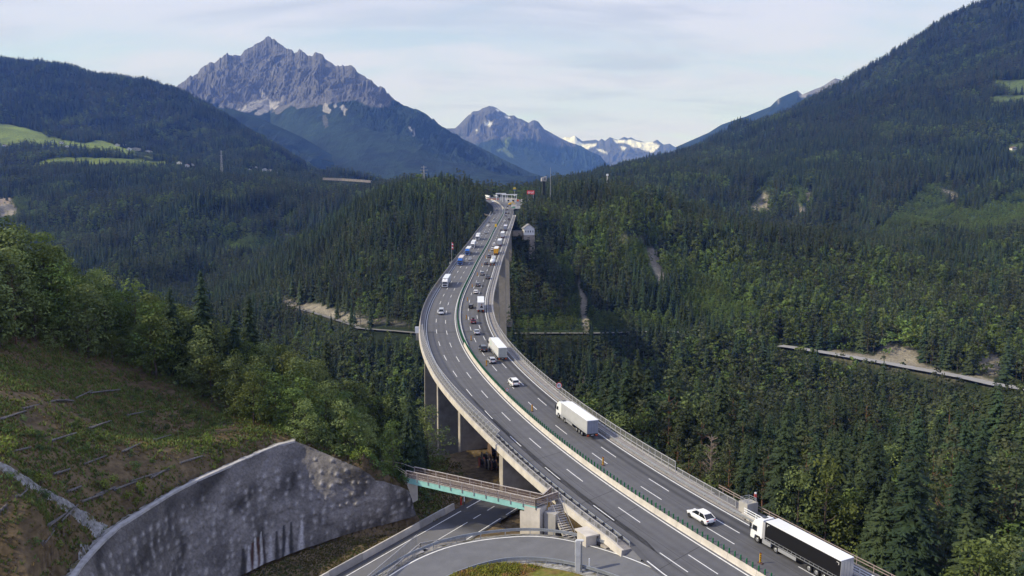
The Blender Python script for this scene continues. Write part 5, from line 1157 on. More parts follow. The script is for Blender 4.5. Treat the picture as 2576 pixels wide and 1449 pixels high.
# ------------------------------------------------------------------ sprayed-concrete wall with anchor heads
def shotcrete():
    NW = 560; top = resample(WALL_TOP, NW); foot = resample(WALL_FOOT, NW); nr = 130
    X = np.zeros((nr, NW)); Y = X.copy(); Zv = X.copy()
    nn = top[:, :2] - foot[:, :2]; nn /= np.linalg.norm(nn, axis=1)[:, None]
    for i, t in enumerate(np.linspace(0, 1, nr)):
        p = foot * (1 - t) + top * t; bulge = -.7 + 0.9 * math.sin(t * math.pi) * .6
        X[i] = p[:, 0] + nn[:, 0] * bulge * 0.6; Y[i] = p[:, 1] + nn[:, 1] * bulge * .6; Zv[i] = p[:, 2]
    d = np.r_[0, np.cumsum(np.linalg.norm(np.diff(foot, axis=0), axis=1))]; S_, T_ = np.meshgrid(d, np.linspace(0, 1, nr)); H_ = (top[:, 2] - foot[:, 2])[None, :] * T_ * 1.25
    bump = .34 * fbm(S_ / 2.2, H_ / 2.2, 5, 3) + .5 * fbm(S_ / 11, H_ / 9, 2, 9)
    C = np.broadcast_to(np.array((0.122, 0.114, 0.108)), X.shape + (3,)).copy() * (0.38 + 1.25 * vnoise(S_ / 3.0 + 2 * vnoise(S_ / 5, H_ / 5, 12), H_ / 4.2, 5))[..., None]
    C *= (0.8 + .4 * vnoise(S_ / 9, H_ / 8, 15))[..., None]
    rr = random.Random(4); nz_ = []
    for r_ in range(7):
        for c_ in range(60):
            s0 = c_ * 1.75 + rr.uniform(-.5, .5) + (r_ % 2) * .9; h0 = 1.6 + r_ * 2.35 + rr.uniform(-.5, .5)
            if rr.random() < .12: continue
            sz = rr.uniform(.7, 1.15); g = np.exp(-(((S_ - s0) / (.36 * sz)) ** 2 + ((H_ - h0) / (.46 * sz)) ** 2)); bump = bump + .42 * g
            tail = np.exp(-((S_ - s0 - .1) / .36) ** 2) * np.clip((h0 + .5 - H_) / 1.8, 0, 1) * (H_ < h0 + .5) * (H_ > h0 - 1.7); sh_ = np.exp(-(((S_ - s0 - .15) / (.40 * sz)) ** 2 + ((H_ - h0 + .62 * sz) / (.26 * sz)) ** 2)); C = mixc(C, np.array((0.045, 0.042, 0.042)), sh_ * .55); C = mixc(C, np.array((0.30, 0.285, 0.27)), (g * 1.2 + tail * .45) * rr.uniform(.3, 1.15))  # dark spot below each head: its shadow mixed into the wall colour
    # stains: dark and rusty streaks running down at the foot, pale lime beside them
    def px_s(px, py): 
        x, y, z = hit_z(px, py, -60.6); k = np.argmin(np.hypot(foot[:, 0] - x, foot[:, 1] - y)); return d[k]
    for px, w, hh, col in [(597,.5,4.2,(.03,.028,.028)),(627,.75,4.6,(.055,.025,.018)),(645,.5,5.0,(.06,.028,.02)),(664,.28,4.6,(.04,.03,.03)),(700,.38,4.8,(.03,.028,.03)),(722,.42,5.2,(.025,.025,.028)),(742,.35,5.4,(.03,.03,.03)),(770,.4,5.4,(.36,.35,.35)),(635,.3,5.2,(.42,.41,.40)),(655,.22,5.6,(.40,.39,.38)),(613,.3,4.4,(.36,.35,.35)),(683,.4,4.4,(.30,.29,.29)),(730,.3,3.0,(.30,.29,.29))]:
        s0 = px_s(px, 1405 - (px - 700) * .25); wd = 1.25 * w * (1.25 - H_ / (hh * 1.1)); C = mixc(C, np.array(col), np.clip(1.5 - np.abs(S_ - s0 + .10 * fbm(S_ * 0, H_ / 1.3, 2, int(px))) / np.maximum(wd, .02), 0, 1) * (H_ < hh) * .9)
    X += -nn[:, 0][None, :] * bump; Y += -nn[:, 1][None, :] * bump
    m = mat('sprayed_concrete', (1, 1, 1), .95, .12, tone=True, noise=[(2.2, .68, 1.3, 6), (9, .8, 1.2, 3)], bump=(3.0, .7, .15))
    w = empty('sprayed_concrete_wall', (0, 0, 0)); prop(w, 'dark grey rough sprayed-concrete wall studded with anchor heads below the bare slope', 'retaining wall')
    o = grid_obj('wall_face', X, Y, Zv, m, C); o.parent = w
    cpn = top.copy(); mb = MB(); vs = []
    for p, n2 in zip(cpn, nn):
        w0, w1 = -.75, .25
        vs += [(p[0] + n2[0] * w0, p[1] + n2[1] * w0, p[2] - .25), (p[0] + n2[0] * w0, p[1] + n2[1] * w0, p[2] + .12), (p[0] + n2[0] * w1, p[1] + n2[1] * w1, p[2] + .14), (p[0] + n2[0] * w1, p[1] + n2[1] * w1, p[2] - .3)]
    n_ = int(np.argmin(np.abs(PXY(top[:, 0], top[:, 1], top[:, 2])[0] - 742))) + 1
    mb.add(vs[:n_ * 4], [(i * 4 + k, i * 4 + (k + 1) % 4, (i + 1) * 4 + (k + 1) % 4, (i + 1) * 4 + k) for i in range(n_ - 1) for k in range(4)] + [(3, 2, 1, 0), (n_ * 4 - 4, n_ * 4 - 3, n_ * 4 - 2, n_ * 4 - 1)])
    o = mb.build('coping', mat('lime_stained_coping', (0.40, 0.39, 0.385), .9, noise=(1.0, .7, 1.15))); o.parent = w
    # gravel strip behind the coping
    k = n_
    sheet_from('gravel_strip', [[(p[0] + n2[0] * a, p[1] + n2[1] * a, max(p[2] + .06, land1(p[0] + n2[0] * a, p[1] + n2[1] * a) + .08)) for a in (.2, .7, 1.1 + .25 * math.sin(i * .35) + .12 * math.sin(i * 1.1))] for i, (p, n2) in enumerate(zip(cpn[:k], nn[:k]))], M_GRAVEL)
shotcrete()
# ------------------------------------------------------------------ footbridge
ZF = -52.35
fr = Vector(hit_z(1348, 1272, ZF)); fl = Vector(hit_z(1022, 1199, ZF)); t = (fl - fr); t.z = 0; t.normalize(); nb = Vector((t.y, -t.x, 0))
if nb.y < 0: nb = -nb
FW = 2.5
fb = empty('footbridge', (fr + fl) / 2); prop(fb, 'wooden-railed footbridge on a turquoise steel girder spanning the lower road', 'footbridge')
s_e = nearest(fr.x + 3.5, fr.y + 1.5)[0]
end_n = Vector(at_s(nearest(*hit_deck(1401, 1262)[:2])[0], -14.25, .2)); end_n.z = ZF
end_f = Vector(at_s(nearest(*hit_deck(1401, 1262)[:2])[0] + 2.6, -14.25, .2)); end_f.z = ZF
frf = fr + nb * FW; flf = fl + nb * FW
def quadbox(mb, a, b, c, d, th):
    vs = [Vector(p) for p in (a, b, c, d)]; lo = [v - Vector((0, 0, th)) for v in vs]; mb.add(vs + lo, [(0, 1, 2, 3), (7, 6, 5, 4), (0, 4, 5, 1), (1, 5, 6, 2), (2, 6, 7, 3), (3, 7, 4, 0)])
mb = MB(); quadbox(mb, fl, fr, frf, flf, .18); quadbox(mb, fr, end_n, end_f, frf, .18); child(mb.build('walkway_boards', M_WOODG), fb)
for off in (.25, FW - .25):
    mb = MB(); a = fl + nb * off - Vector((0, 0, .75)); b = fr + nb * off - t * -.0 - Vector((0, 0, .75)); mb.bar(a, b, .35, 1.05); 
    child(mb.build('girder', M_TURQ), fb)
def wood_rail(a, b, name_post='post'):
    """posts outside, reddish slats, top and side rails"""
    L = (b - a).length; d = (b - a).normalized(); n = max(2, round(L / 2.55)); up_ = Vector((0, 0, 1))
    for k in range(n + 1):
        p = a + d * (L * k / n); mb = MB(); mb.bar(p + up_ * -.75, p + up_ * 1.1, .16, .16); child(mb.build('post', M_WOODG), fb)
    for h, w_, th in ((1.2, .22, .10), (.62, .05, .12), (.2, .05, .14)):
        mb = MB(); mb.bar(a + up_ * h, b + up_ * h, w_, th); child(mb.build('rail', M_WOODG), fb)
    mb = MB(); m_ = int(L / .2)
    for k in range(m_): p = a + d * (L * (k + .5) / m_); mb.box((p.x, p.y, p.z + .56), (.11, .05, 1.08), rz=math.atan2(d.y, d.x))
    child(mb.build('slat_panel', M_WOODR), fb)
wood_rail(fl, fr); wood_rail(fr, end_n); wood_rail(flf, frf); wood_rail(frf, end_f)
# concrete supports
mb = MB(); c = fr - t * .1; base_z = -62
pc = fr + nb * 1.3 + t * .8; ang = math.atan2(t.y, t.x)
mb.box((pc.x, pc.y, (ZF - .5 + base_z) / 2), (3.1, 2.5, ZF - .5 - base_z), rz=ang); child(mb.build('pillar', M_CONCL), fb)
mb = MB(); p2 = pc + t * 2.0; mb.box((p2.x, p2.y, (ZF - 1.6 + base_z) / 2), (.9, 2.4, ZF - 1.6 - base_z), rz=ang); child(mb.build('pillar_ledge', M_CONCL), fb)
mb = MB(); p2 = pc - t * 3.0 + nb * .5; mb.box((p2.x, p2.y, (ZF - 1.3 + base_z) / 2), (2.2, 1.6, ZF - 1.3 - base_z), rz=ang); child(mb.build('pillar', M_CONC), fb)
mb = MB(); p2 = fl + nb * 1.2 + t * .2; mb.box((p2.x, p2.y, ZF - 3.3), (1.6, 3.0, 4.2), rz=ang); child(mb.build('abutment_block', M_CONCL), fb)
straight_fence('path_railing', 'plain grey rails along the path where the footbridge meets the wooded bank', [tuple(fl + Vector((-.2, 0, 0))), at_y(1000, 1187, fl.y + 1.6), at_y(940, 1180, fl.y + 5)], 1.0, 2.6, None, M_WOODG, [1.0, .55], 'railing')
straight_fence('path_railing', 'far grey rails of the footbridge path half hidden in the bushes', [tuple(flf), at_y(1010, 1178, flf.y + 1.5), at_y(960, 1170, flf.y + 4)], 1.0, 2.6, None, M_WOODG, [1.0], 'railing')
# stairs beside the approach wall
s_a = nearest(*hit_deck(1405, 1264)[:2])[0]; tp = Vector(at_s(s_a - .6, -14.4, .1)); bt = Vector(at_s(116.3, -14.4)); bt.z = -57.6; 
st = empty('concrete_stairs', bt); prop(st, 'open concrete stairs climbing from the grass to the left edge of the bridge', 'stairs')
d = bt - tp; dn = Vector((d.x, d.y, 0)).normalized(); sn = Vector((-dn.y, dn.x, 0)); NST = 17
if sn.x > 0: sn = -sn
for k in range(NST):
    p = tp + d * ((k + .5) / NST); mb = MB(); q = p + sn * 1.0; mb.box((q.x, q.y, q.z), (.34, 2.0, .12), rz=math.atan2(dn.y, dn.x)); child(mb.build('step', M_CONCL), st)
for o_ in (.15, 1.0, 1.85): mb = MB(); mb.bar(tp + sn * o_ - Vector((0, 0, .3)), bt + sn * o_ - Vector((0, 0, .3)), .22, .35); child(mb.build('stringer', M_CONC), st)
for o_ in (0.05, 1.95):
    mb = MB(); mb.bar(tp + sn * o_ + Vector((0, 0, 1)), bt + sn * o_ + Vector((0, 0, 1)), .06, .06)
    for k in range(0, NST, 3): p = tp + d * ((k + .5) / NST) + sn * o_; mb.bar(p, p + Vector((0, 0, 1)), .05, .05)
    child(mb.build('handrail', M_RAILG), st)
mb = MB(); q = tp + sn * 1.9 - Vector((0, 0, 2)); mb.bar(tp + sn * 2.0 - Vector((0, 0, .4)), tp + sn * 2.0 + dn * 1.4 - Vector((0, 0, 7)), .7, .8); child(mb.build('support_strut', M_CONCL), st)
# small shelter at the foot of the wall
rc = Vector(at_s(111.3, -15.6, -.1)); sh = empty('concrete_shelter', (rc.x, rc.y, -58)); prop(sh, 'small concrete shelter with a flat white roof against the approach wall', 'shelter')
an = dir_s(nearest(rc.x, rc.y)[0]) 
mb = MB(); mb.box((rc.x, rc.y, rc.z), (3.6, 2.5, .25), rz=an); child(mb.build('roof_slab', M_CONCL), sh)
mb = MB(); mb.box((rc.x, rc.y, (rc.z - 58) / 2 - .1), (2.8, 2.0, 58 + rc.z), rz=an); child(mb.build('wall', M_CONCL), sh)
dd = Vector((math.cos(an), math.sin(an), 0)); mb = MB(); q = rc + dd * 1.43 ; mb.box((q.x, q.y, -56.7), (.06, .9, 2.0), rz=an); child(mb.build('door', M_DARK), sh)
M_OFFW = mat('off_white_cabinet', (0.50, 0.51, 0.51), .6, .3, noise=(.8, .8, 1.1))
# camera column on the island side of the ramp
x, y, z = hit_z(1457, 1443, -55.9); cc = empty('camera_column', (x, y, z)); prop(cc, 'white two-section box column with a post standing at the inside of the ramp', 'column')
for z0, z1, w_ in ((.35, 2.75, .72), (2.8, 5.1, .78)):
    mb = MB(); mb.box((x - .25, y, z + (z0 + z1) / 2), (w_, .7, z1 - z0)); child(mb.build('cabinet_section', M_OFFW), cc)
mb = MB(); mb.tube((x + .35, y + .15, z - .3), (x + .35, y + .15, z + 5.2), .13, .11, 10); child(mb.build('pole', M_STEEL), cc)
mb = MB(); mb.box((x + .05, y, z + 5.2), (1.1, .55, .16)); child(mb.build('cap', M_OFFW), cc)
mb = MB(); mb.box((x - .0, y, z + .0), (.7, .7, .7)); child(mb.build('foot', M_CONCL), cc)
x, y, z = hit_z(1482, 1424, -55.4); mb = MB(); mb.box((x, y, z + .6), (.16, .1, 1.2)); prop(mb.build('marker_post', M_BLUEW), 'slim white marker post beside the camera column on the ramp edge', 'post')
# cabinet and furniture right of the uphill carriageway
x, y, z = at_s(nearest(*hit_deck(1812, 1286)[:2])[0] - 2.5, 14.4, 0); a_ = dir_s(nearest(x, y)[0]); cb = empty('concrete_cabinet', (x, y, z)); prop(cb, 'grey concrete cabinet with a railed top beside the right carriageway', 'cabinet')
mb = MB(); mb.box((x, y, z + .95), (2.1, 2.4, 1.9), rz=a_); child(mb.build('box_body', M_CONC), cb)
mb = MB()
for sx in (-1, 1):
    for sy in (-1, 1): q = Matrix.Rotation(a_, 3, 'Z') @ Vector((sx * .9, sy * 1.0, 0)); mb.bar((x + q.x, y + q.y, z + 1.9), (x + q.x, y + q.y, z + 2.6), .06, .06)
q1 = [Matrix.Rotation(a_, 3, 'Z') @ Vector(v) for v in ((-.9, -1, 0), (.9, -1, 0), (.9, 1, 0), (-.9, 1, 0))]
for i in range(4): p, q = q1[i], q1[(i + 1) % 4]; mb.bar((x + p.x, y + p.y, z + 2.6), (x + q.x, y + q.y, z + 2.6), .06, .06); mb.bar((x + p.x, y + p.y, z + 2.25), (x + q.x, y + q.y, z + 2.25), .05, .05)
child(mb.build('top_railing', M_STEEL), cb)
x, y, z = at_s(nearest(*hit_deck(1870, 1296)[:2])[0], 15.0, 0); mb = MB(); mb.box((x, y, z + .8), (.7, .7, 1.6)); mb.tube((x, y, z + 1.6), (x, y, z + 1.95), .36, .1, 8); prop(mb.build('yellow_bollard', mat('pale_yellow_paint', (0.62, 0.58, 0.36), .6)), 'squat pale yellow bollard on the side path behind the cabinet', 'bollard')
sp = empty('signal_post', at_s(nearest(*hit_deck(1868, 1290)[:2])[0], 16.2, 0)); prop(sp, 'thin post with a small red and white head behind the yellow bollard', 'post'); x, y, z = sp.location
mb = MB(); mb.tube((x, y, z), (x, y, z + 2.6), .06, .06, 6); child(mb.build('pole', M_RAILG), sp); mb = MB(); mb.box((x, y, z + 2.5), (.4, .3, .6)); child(mb.build('red_head', mat('faded_red', (0.4, 0.08, 0.08), .6)), sp); mb = MB(); mb.box((x, y, z + 2.95), (.3, .25, .28)); child(mb.build('white_cap', M_BLUEW), sp)
# ------------------------------------------------------------------ vehicles (local +x is forward, origin on the road under the middle)
M_GLASS = mat('dark_glass', (0.012, 0.015, 0.018), .12, .6)
M_TYRE = mat('tyre_rubber', (0.022, 0.022, 0.023), .85, .2)
M_RIM = mat('wheel_rim', (0.45, 0.46, 0.47), .35, .5, .7)
M_RIMD = mat('dark_rim', (0.07, 0.07, 0.075), .35, .5, .5)
M_TAIL = mat('red_lamp', (0.45, 0.02, 0.015), .3, .5)
M_HEAD = mat('lamp_glass', (0.75, 0.77, 0.8), .15, .6)
M_CHAS = mat('chassis_black', (0.03, 0.03, 0.032), .7, .3)
M_ORANGE = mat('orange_marker', (0.75, 0.16, 0.02), .5)
M_PLATE = mat('number_plate', (0.65, 0.65, 0.62), .5)
PAINT = {}
def paint_(name, c, r=.28, metal=0.0):
    if name not in PAINT: PAINT[name] = mat(name + '_paint', c, r, .5, metal, coat=.6, noise=(2.0, .95, 1.03))
    return PAINT[name]
WHITE = paint_('white', (0.78, 0.78, 0.77)); SILVER = paint_('silver', (0.46, 0.47, 0.49), .3, .4); BLACK = paint_('black', (0.018, 0.018, 0.02)); DGREY = paint_('dark_grey', (0.07, 0.073, 0.08)); GREY = paint_('grey', (0.22, 0.23, 0.24), .3, .3)
RED = paint_('dark_red', (0.14, 0.012, 0.014)); BLUE = paint_('blue', (0.01, 0.12, 0.48)); TRWHITE = paint_('truck_white', (0.76, 0.77, 0.77), .4)
def pc(mb, name, m, root, bevel=0.0, smooth_=False):
    o = mb.build(name, m, root, smooth_)
    if bevel: b = o.modifiers.new('edge', 'BEVEL'); b.width = bevel; b.segments = 2; b.limit_method = 'ANGLE'; b.angle_limit = math.radians(30)
    return o
_wheel_me = {}
def wheel(root, x, y, r, w, rim=None):
    key = (r, w, (rim or M_RIM).name)
    if key not in _wheel_me:
        mb = MB(); mb.tube((0, -w / 2, 0), (0, w / 2, 0), r, r, 18); t_ = nmesh(mb, 'wheel', M_TYRE); mb = MB()
        for sg in (-1, 1): mb.tube((0, sg * (w / 2 - .01), 0), (0, sg * (w / 2 + .015), 0), r * .62, r * .55, 14); mb.tube((0, sg * (w / 2 + .01), 0), (0, sg * (w / 2 + .04), 0), r * .18, r * .14, 8)
        _wheel_me[key] = (t_, nmesh(mb, 'rim', rim or M_RIM))
    a, b = _wheel_me[key]; o = bpy.data.objects.new('wheel', a); COL.objects.link(o); o.parent = root; o.location = (x, y, r); q = bpy.data.objects.new('rim', b); COL.objects.link(q); q.parent = o
def truck(cab=TRWHITE, box=TRWHITE, roof=TRWHITE, rear=None, kind='curtain', skirt=SILVER, name='articulated_truck'):
    R = empty(name); L = 16.5; fx = L / 2
    # cab
    mb = MB(); w0, w1 = 1.25, 1.12; prof = [(fx - .05, .42), (fx, 1.0), (fx - .05, 1.75), (fx - .30, 2.75), (fx - .62, 3.35), (fx - 1.15, 3.72), (fx - 2.15, 3.86), (fx - 2.3, 3.80), (fx - 2.3, .95), (fx - 2.05, .95), (fx - 1.95, 1.15), (fx - .95, 1.15), (fx - .8, .42)]
    def wd(z): return w0 if z < 2.9 else w0 - (z - 2.9) * .17
    n = len(prof); vs = [(x, -wd(z), z) for x, z in prof] + [(x, wd(z), z) for x, z in prof]
    mb.add(vs, [(k, n + k, n + (k + 1) % n, (k + 1) % n) for k in range(n)] + [tuple(range(n)), tuple(range(2 * n - 1, n - 1, -1))]); pc(mb, 'cab', cab, R, .06)
    mb = MB(); mb.add([(fx + .015, -1.08, 1.83), (fx + .015, 1.08, 1.83), (fx - .24, 1.05, 2.74), (fx - .24, -1.05, 2.74)], [(0, 1, 2, 3)]); pc(mb, 'windscreen', M_GLASS, R)
    mb = MB(); mb.add([(fx + .02, -.95, .75), (fx + .02, .95, .75), (fx + .02, .95, 1.55), (fx + .02, -.95, 1.55)], [(0, 1, 2, 3)]); pc(mb, 'grille', M_CHAS, R)
    for sg in (-1, 1):
        mb = MB(); y = sg * 1.262; mb.add([(fx - .32, y, 1.78), (fx - .48, y, 2.55), (fx - 1.25, y, 2.55), (fx - 1.25, y, 1.70)], [(0, 1, 2, 3) if sg > 0 else (3, 2, 1, 0)]); pc(mb, 'side_window', M_GLASS, R)
        mb = MB(); mb.box((fx + .0, sg * .98, .68), (.1, .42, .22)); pc(mb, 'headlight', M_HEAD, R)
        mb = MB(); mb.box((fx - .1, sg * 1.45, 2.25), (.14, .22, .75)); pc(mb, 'mirror', M_CHAS, R)
        mb = MB(); mb.box((fx - 2.55, sg * 1.15, 2.4), (.5, .06, 2.6)); pc(mb, 'side_fairing', cab if kind != 'dark' else M_RAILG, R)
        mb = MB(); mb.box((fx - 3.3, sg * 1.05, .72), (1.7, .4, .62)); pc(mb, 'fuel_tank', skirt, R, .05)
        wheel(R, fx - 1.4, sg * 1.05, .5, .32); wheel(R, fx - 5.1, sg * 1.0, .5, .5)
    mb = MB(); mb.box((fx - 1.5, 0, 3.87), (.7, .8, .03)); pc(mb, 'roof_hatch', M_GLASS, R)
    mb = MB(); mb.box((fx - 4.0, 0, .85), (5.0, .9, .3)); mb.box((-fx + 6.6, 0, 1.02), (12.6, .9, .26)); pc(mb, 'chassis', M_CHAS, R)
    # trailer
    tx0, tx1 = -fx, fx - 2.95
    if kind == 'tank':
        mb = MB(); n = 20; xs = [tx0 + .1, tx0 + .25, tx0 + .7, tx0 + 1.4, tx1 - 1.2, tx1 - .5, tx1 - .15]; rs = [.35, .8, 1.15, 1.27, 1.27, 1.1, .6]; vs = []
        for x, r in zip(xs, rs):
            for k in range(n): a = 6.2832 * k / n; vs.append((x, r * math.cos(a), 2.35 + r * .98 * math.sin(a)))
        fs = [(i * n + k, i * n + (k + 1) % n, (i + 1) * n + (k + 1) % n, (i + 1) * n + k) for i in range(len(xs) - 1) for k in range(n)] + [tuple(range(n - 1, -1, -1)), tuple(range((len(xs) - 1) * n, len(xs) * n))]
        mb.add(vs, fs); pc(mb, 'tank', TRWHITE, R, 0, True)
        mb = MB(); mb.box(((tx0 + tx1) / 2, 0, 3.68), (8.5, .7, .08)); pc(mb, 'catwalk', M_STEEL, R)
    else:
        z0, z1 = 1.15, 3.95
        mb = MB(); mb.box(((tx0 + tx1) / 2, 0, (z0 + z1) / 2), (tx1 - tx0, 2.52, z1 - z0)); pc(mb, 'trailer_body', box, R, .03)
        mb = MB(); mb.box(((tx0 + tx1) / 2, 0, z1 + .03), (tx1 - tx0 + .03, 2.57, .10)); pc(mb, 'roof', roof, R, .02)
        mb = MB(); mb.box((tx0 - .02, 0, (z0 + z1) / 2), (.05, 2.46, z1 - z0 - .1)); pc(mb, 'rear_door', rear or box, R)
        for y in (0,): mb = MB(); mb.box((tx0 - .05, y, (z0 + z1) / 2), (.03, .04, z1 - z0 - .15)); [mb.box((tx0 - .06, yy, (z0 + z1) / 2), (.03, .03, z1 - z0 - .3)) for yy in (-.6, .6)]; pc(mb, 'door_bars', M_RAILG, R)
        for sg in (-1, 1):
            mb = MB(); mb.box(((tx0 + tx1) / 2, sg * 1.275, z0 + .06), (tx1 - tx0, .03, .10)); 
            for k in range(17): mb.box((tx0 + .4 + k * (tx1 - tx0 - .8) / 16, sg * 1.275, z0 + .22), (.05, .025, .42))
            mb.box(((tx0 + tx1) / 2, sg * 1.275, z0 + .45), (tx1 - tx0, .03, .05)); pc(mb, 'side_rail', M_STEEL, R)
            mb = MB(); mb.box((1.0, sg * 1.2, .75), (3.4, .06, .55)); pc(mb, 'side_skirt', skirt, R, .02)
        if kind == 'dark':
            mb = MB()
            for xx in (tx0 + .5, tx1 - .5):
                s_ = 1 if xx < 0 else -1
                for sg in (-1, 1): mb.box((xx, sg * 1.268, 3.6), (.4, .01, .07)); mb.box((xx - s_ * .17, sg * 1.268, 3.45), (.07, .01, .35))
            pc(mb, 'corner_mark', M_PLATE, R)
    for k in range(3):
        for sg in (-1, 1): wheel(R, tx0 + 2.6 + k * 1.31, sg * 1.02, .5, .42)
    mb = MB(); mb.box((tx0 + .1, 0, .62), (.12, 2.4, .16)); mb.box((tx0 + .2, 0, .95), (.3, 2.5, .3)); pc(mb, 'rear_bumper', M_CHAS, R)
    for sg in (-1, 1):
        mb = MB(); mb.box((tx0 + .02, sg * 1.0, .66), (.06, .42, .14)); pc(mb, 'tail_light', M_TAIL, R)
        mb = MB(); mb.box((tx0 + .04, sg * .95, .88), (.05, .5, .15)); pc(mb, 'marker_board', M_ORANGE, R)
    mb = MB(); mb.box((tx0 + .02, 0, .82), (.03, .52, .12)); pc(mb, 'number_plate', M_PLATE, R)
    return R
def car(shape='hatch', paint=WHITE, rim=None, roofbar=False, extra=None, name=None):
    S = {'hatch': (4.3, 1.82, 1.48, .95, -.25, 1.35, .35, -1.45, -2.0), 'suv': (4.65, 1.9, 1.68, 1.05, 0, 1.2, .55, -1.75, -2.2), 'sedan': (4.75, 1.84, 1.44, .95, 0, 1.2, .30, -1.0, -1.75), 'estate': (4.75, 1.84, 1.50, .96, 0, 1.2, .35, -1.75, -2.22), 'van': (5.0, 1.95, 1.95, 1.12, 0, 1.85, 1.0, -2.2, -2.42), 'cross': (4.7, 1.9, 1.62, 1.04, 0, 1.25, .35, -1.35, -2.15)}[shape]
    L, W, H, zb, _, xa, xb, xc, xd = S; h = L / 2; R = empty(name or {'van': 'van', 'suv': 'suv'}.get(shape, 'car'))
    st = [(h, .42, zb * .62, .70), (h - .10, .30, zb * .74, .84), (h - .55, .24, zb * .88, .96), (xa, .22, zb * .98, 1.0), (0, .22, zb, 1.0), (xc, .22, zb * 1.03, 1.0), (-h + .35, .25, zb * 1.02, .97), (-h + .08, .32, zb * .96, .90), (-h, .45, zb * .80, .80)]
    vs = []; hw = W / 2
    for x, z0, z1, k in st:
        w = hw * k
        for y, z in ((-w * .86, z0), (-w, z0 + .18), (-w, z0 + (z1 - z0) * .62), (-w * .90, z1 - .02), (-w * .5, z1 + .03), (w * .5, z1 + .03), (w * .90, z1 - .02), (w, z0 + (z1 - z0) * .62), (w, z0 + .18), (w * .86, z0)): vs.append((x, y, z))
    n = 10; fs = [(i * n + k, i * n + (k + 1) % n, (i + 1) * n + (k + 1) % n, (i + 1) * n + k) for i in range(len(st) - 1) for k in range(n)] + [tuple(range(n - 1, -1, -1)), tuple(range((len(st) - 1) * n, len(st) * n))]
    mb = MB(); mb.add(vs, fs); pc(mb, 'body', paint, R, 0, True).data.polygons
    bz = zb - .02; wb_, wt2 = hw * .90, hw * .70; ht = H - .05
    B = [(xa, bz), (xb, ht), (xc, ht - .02), (xd, bz + .02)]
    mb = MB(); vs = [(x, -(wb_ if i in (0, 3) else wt2), z) for i, (x, z) in enumerate(B)] + [(x, (wb_ if i in (0, 3) else wt2), z) for i, (x, z) in enumerate(B)]
    mb.add(vs, [(0, 1, 2, 3), (7, 6, 5, 4), (0, 4, 5, 1), (1, 5, 6, 2), (2, 6, 7, 3), (3, 7, 4, 0)]); pc(mb, 'windows', M_GLASS, R)
    mb = MB(); xm = (xb + xc) / 2; q = wt2 + .03; rp = [(xb + .10, ht - .02, q * .97), (xb - .25, ht + .05, q), (xm, ht + .075, q), (xc + .2, ht + .05, q), (xc - .12, ht - .01, q * .95)]
    vs = [(x, -y, z) for x, z, y in rp] + [(x, y, z) for x, z, y in rp] + [(x, -y, z - .05) for x, z, y in rp] + [(x, y, z - .05) for x, z, y in rp]; m_ = len(rp)
    fs = [(i, i + 1, m_ + i + 1, m_ + i) for i in range(m_ - 1)] + [(2 * m_ + i + 1, 2 * m_ + i, 3 * m_ + i, 3 * m_ + i + 1) for i in range(m_ - 1)] + [(i + 1, i, 2 * m_ + i, 2 * m_ + i + 1) for i in range(m_ - 1)] + [(m_ + i, m_ + i + 1, 3 * m_ + i + 1, 3 * m_ + i) for i in range(m_ - 1)] + [(0, m_, 3 * m_, 2 * m_), (m_ - 1, 3 * m_ - 1, 4 * m_ - 1, 2 * m_ - 1)]
    mb.add(vs, fs)
    for sg in (-1, 1):
        for (x0, z0, y0), (x1, z1, y1) in ((((xa), bz, wb_), (xb, ht, wt2)), ((xd, bz + .02, wb_), (xc, ht, wt2)), (((xa + xd) / 2 - .1, bz, wb_), ((xb + xc) / 2, ht, wt2))): mb.bar((x0, sg * (y0 + .01), z0), (x1, sg * (y1 + .01), z1), .07, .09)
    pc(mb, 'roof', paint, R)
    for sg in (-1, 1):
        for x in (h - .86, -h + .86): wheel(R, x, sg * (hw - .11), .34 if H < 1.6 else .37, .24, rim)
        mb = MB(); mb.box((h - .14, sg * hw * .66, zb * .70), (.22, .34, .13)); pc(mb, 'headlight', M_HEAD, R)
        mb = MB(); mb.box((-h + .07, sg * hw * .68, zb * .84), (.14, .36, .14)); pc(mb, 'tail_light', M_TAIL, R)
        mb = MB(); mb.box((xa - .35, sg * (hw + .08), zb + .03), (.12, .18, .13)); pc(mb, 'mirror', paint, R)
    mb = MB(); mb.box((-h + .0, 0, .48), (.04, hw * 1.5, .28)); mb.box((h - .01, 0, .42), (.05, hw * 1.3, .2)); pc(mb, 'bumper', M_CHAS, R)
    mb = MB(); mb.box((-h - .03, 0, .62), (.02, .5, .11)); pc(mb, 'number_plate', M_PLATE, R)
    if extra == 'bikes':
        mb = MB()
        for k in range(3):
            x = -h - .2 - .15 * k
            for yy in (-.5, .5): mb.tube((x - .02, yy, .95), (x + .02, yy, .95), .33, .33, 12)
            mb.bar((x, -.5, .95), (x, .1, 1.3), .04, .04); mb.bar((x, .5, .95), (x, .1, 1.3), .04, .04)
        pc(mb, 'bicycle_rack', M_CHAS, R)
    if extra == 'roofbox': mb = MB(); mb.box((-.3, 0, H + .22), (1.9, .8, .34)); pc(mb, 'roof_box', M_CHAS, R, .1)
    return R
VS = 1.05
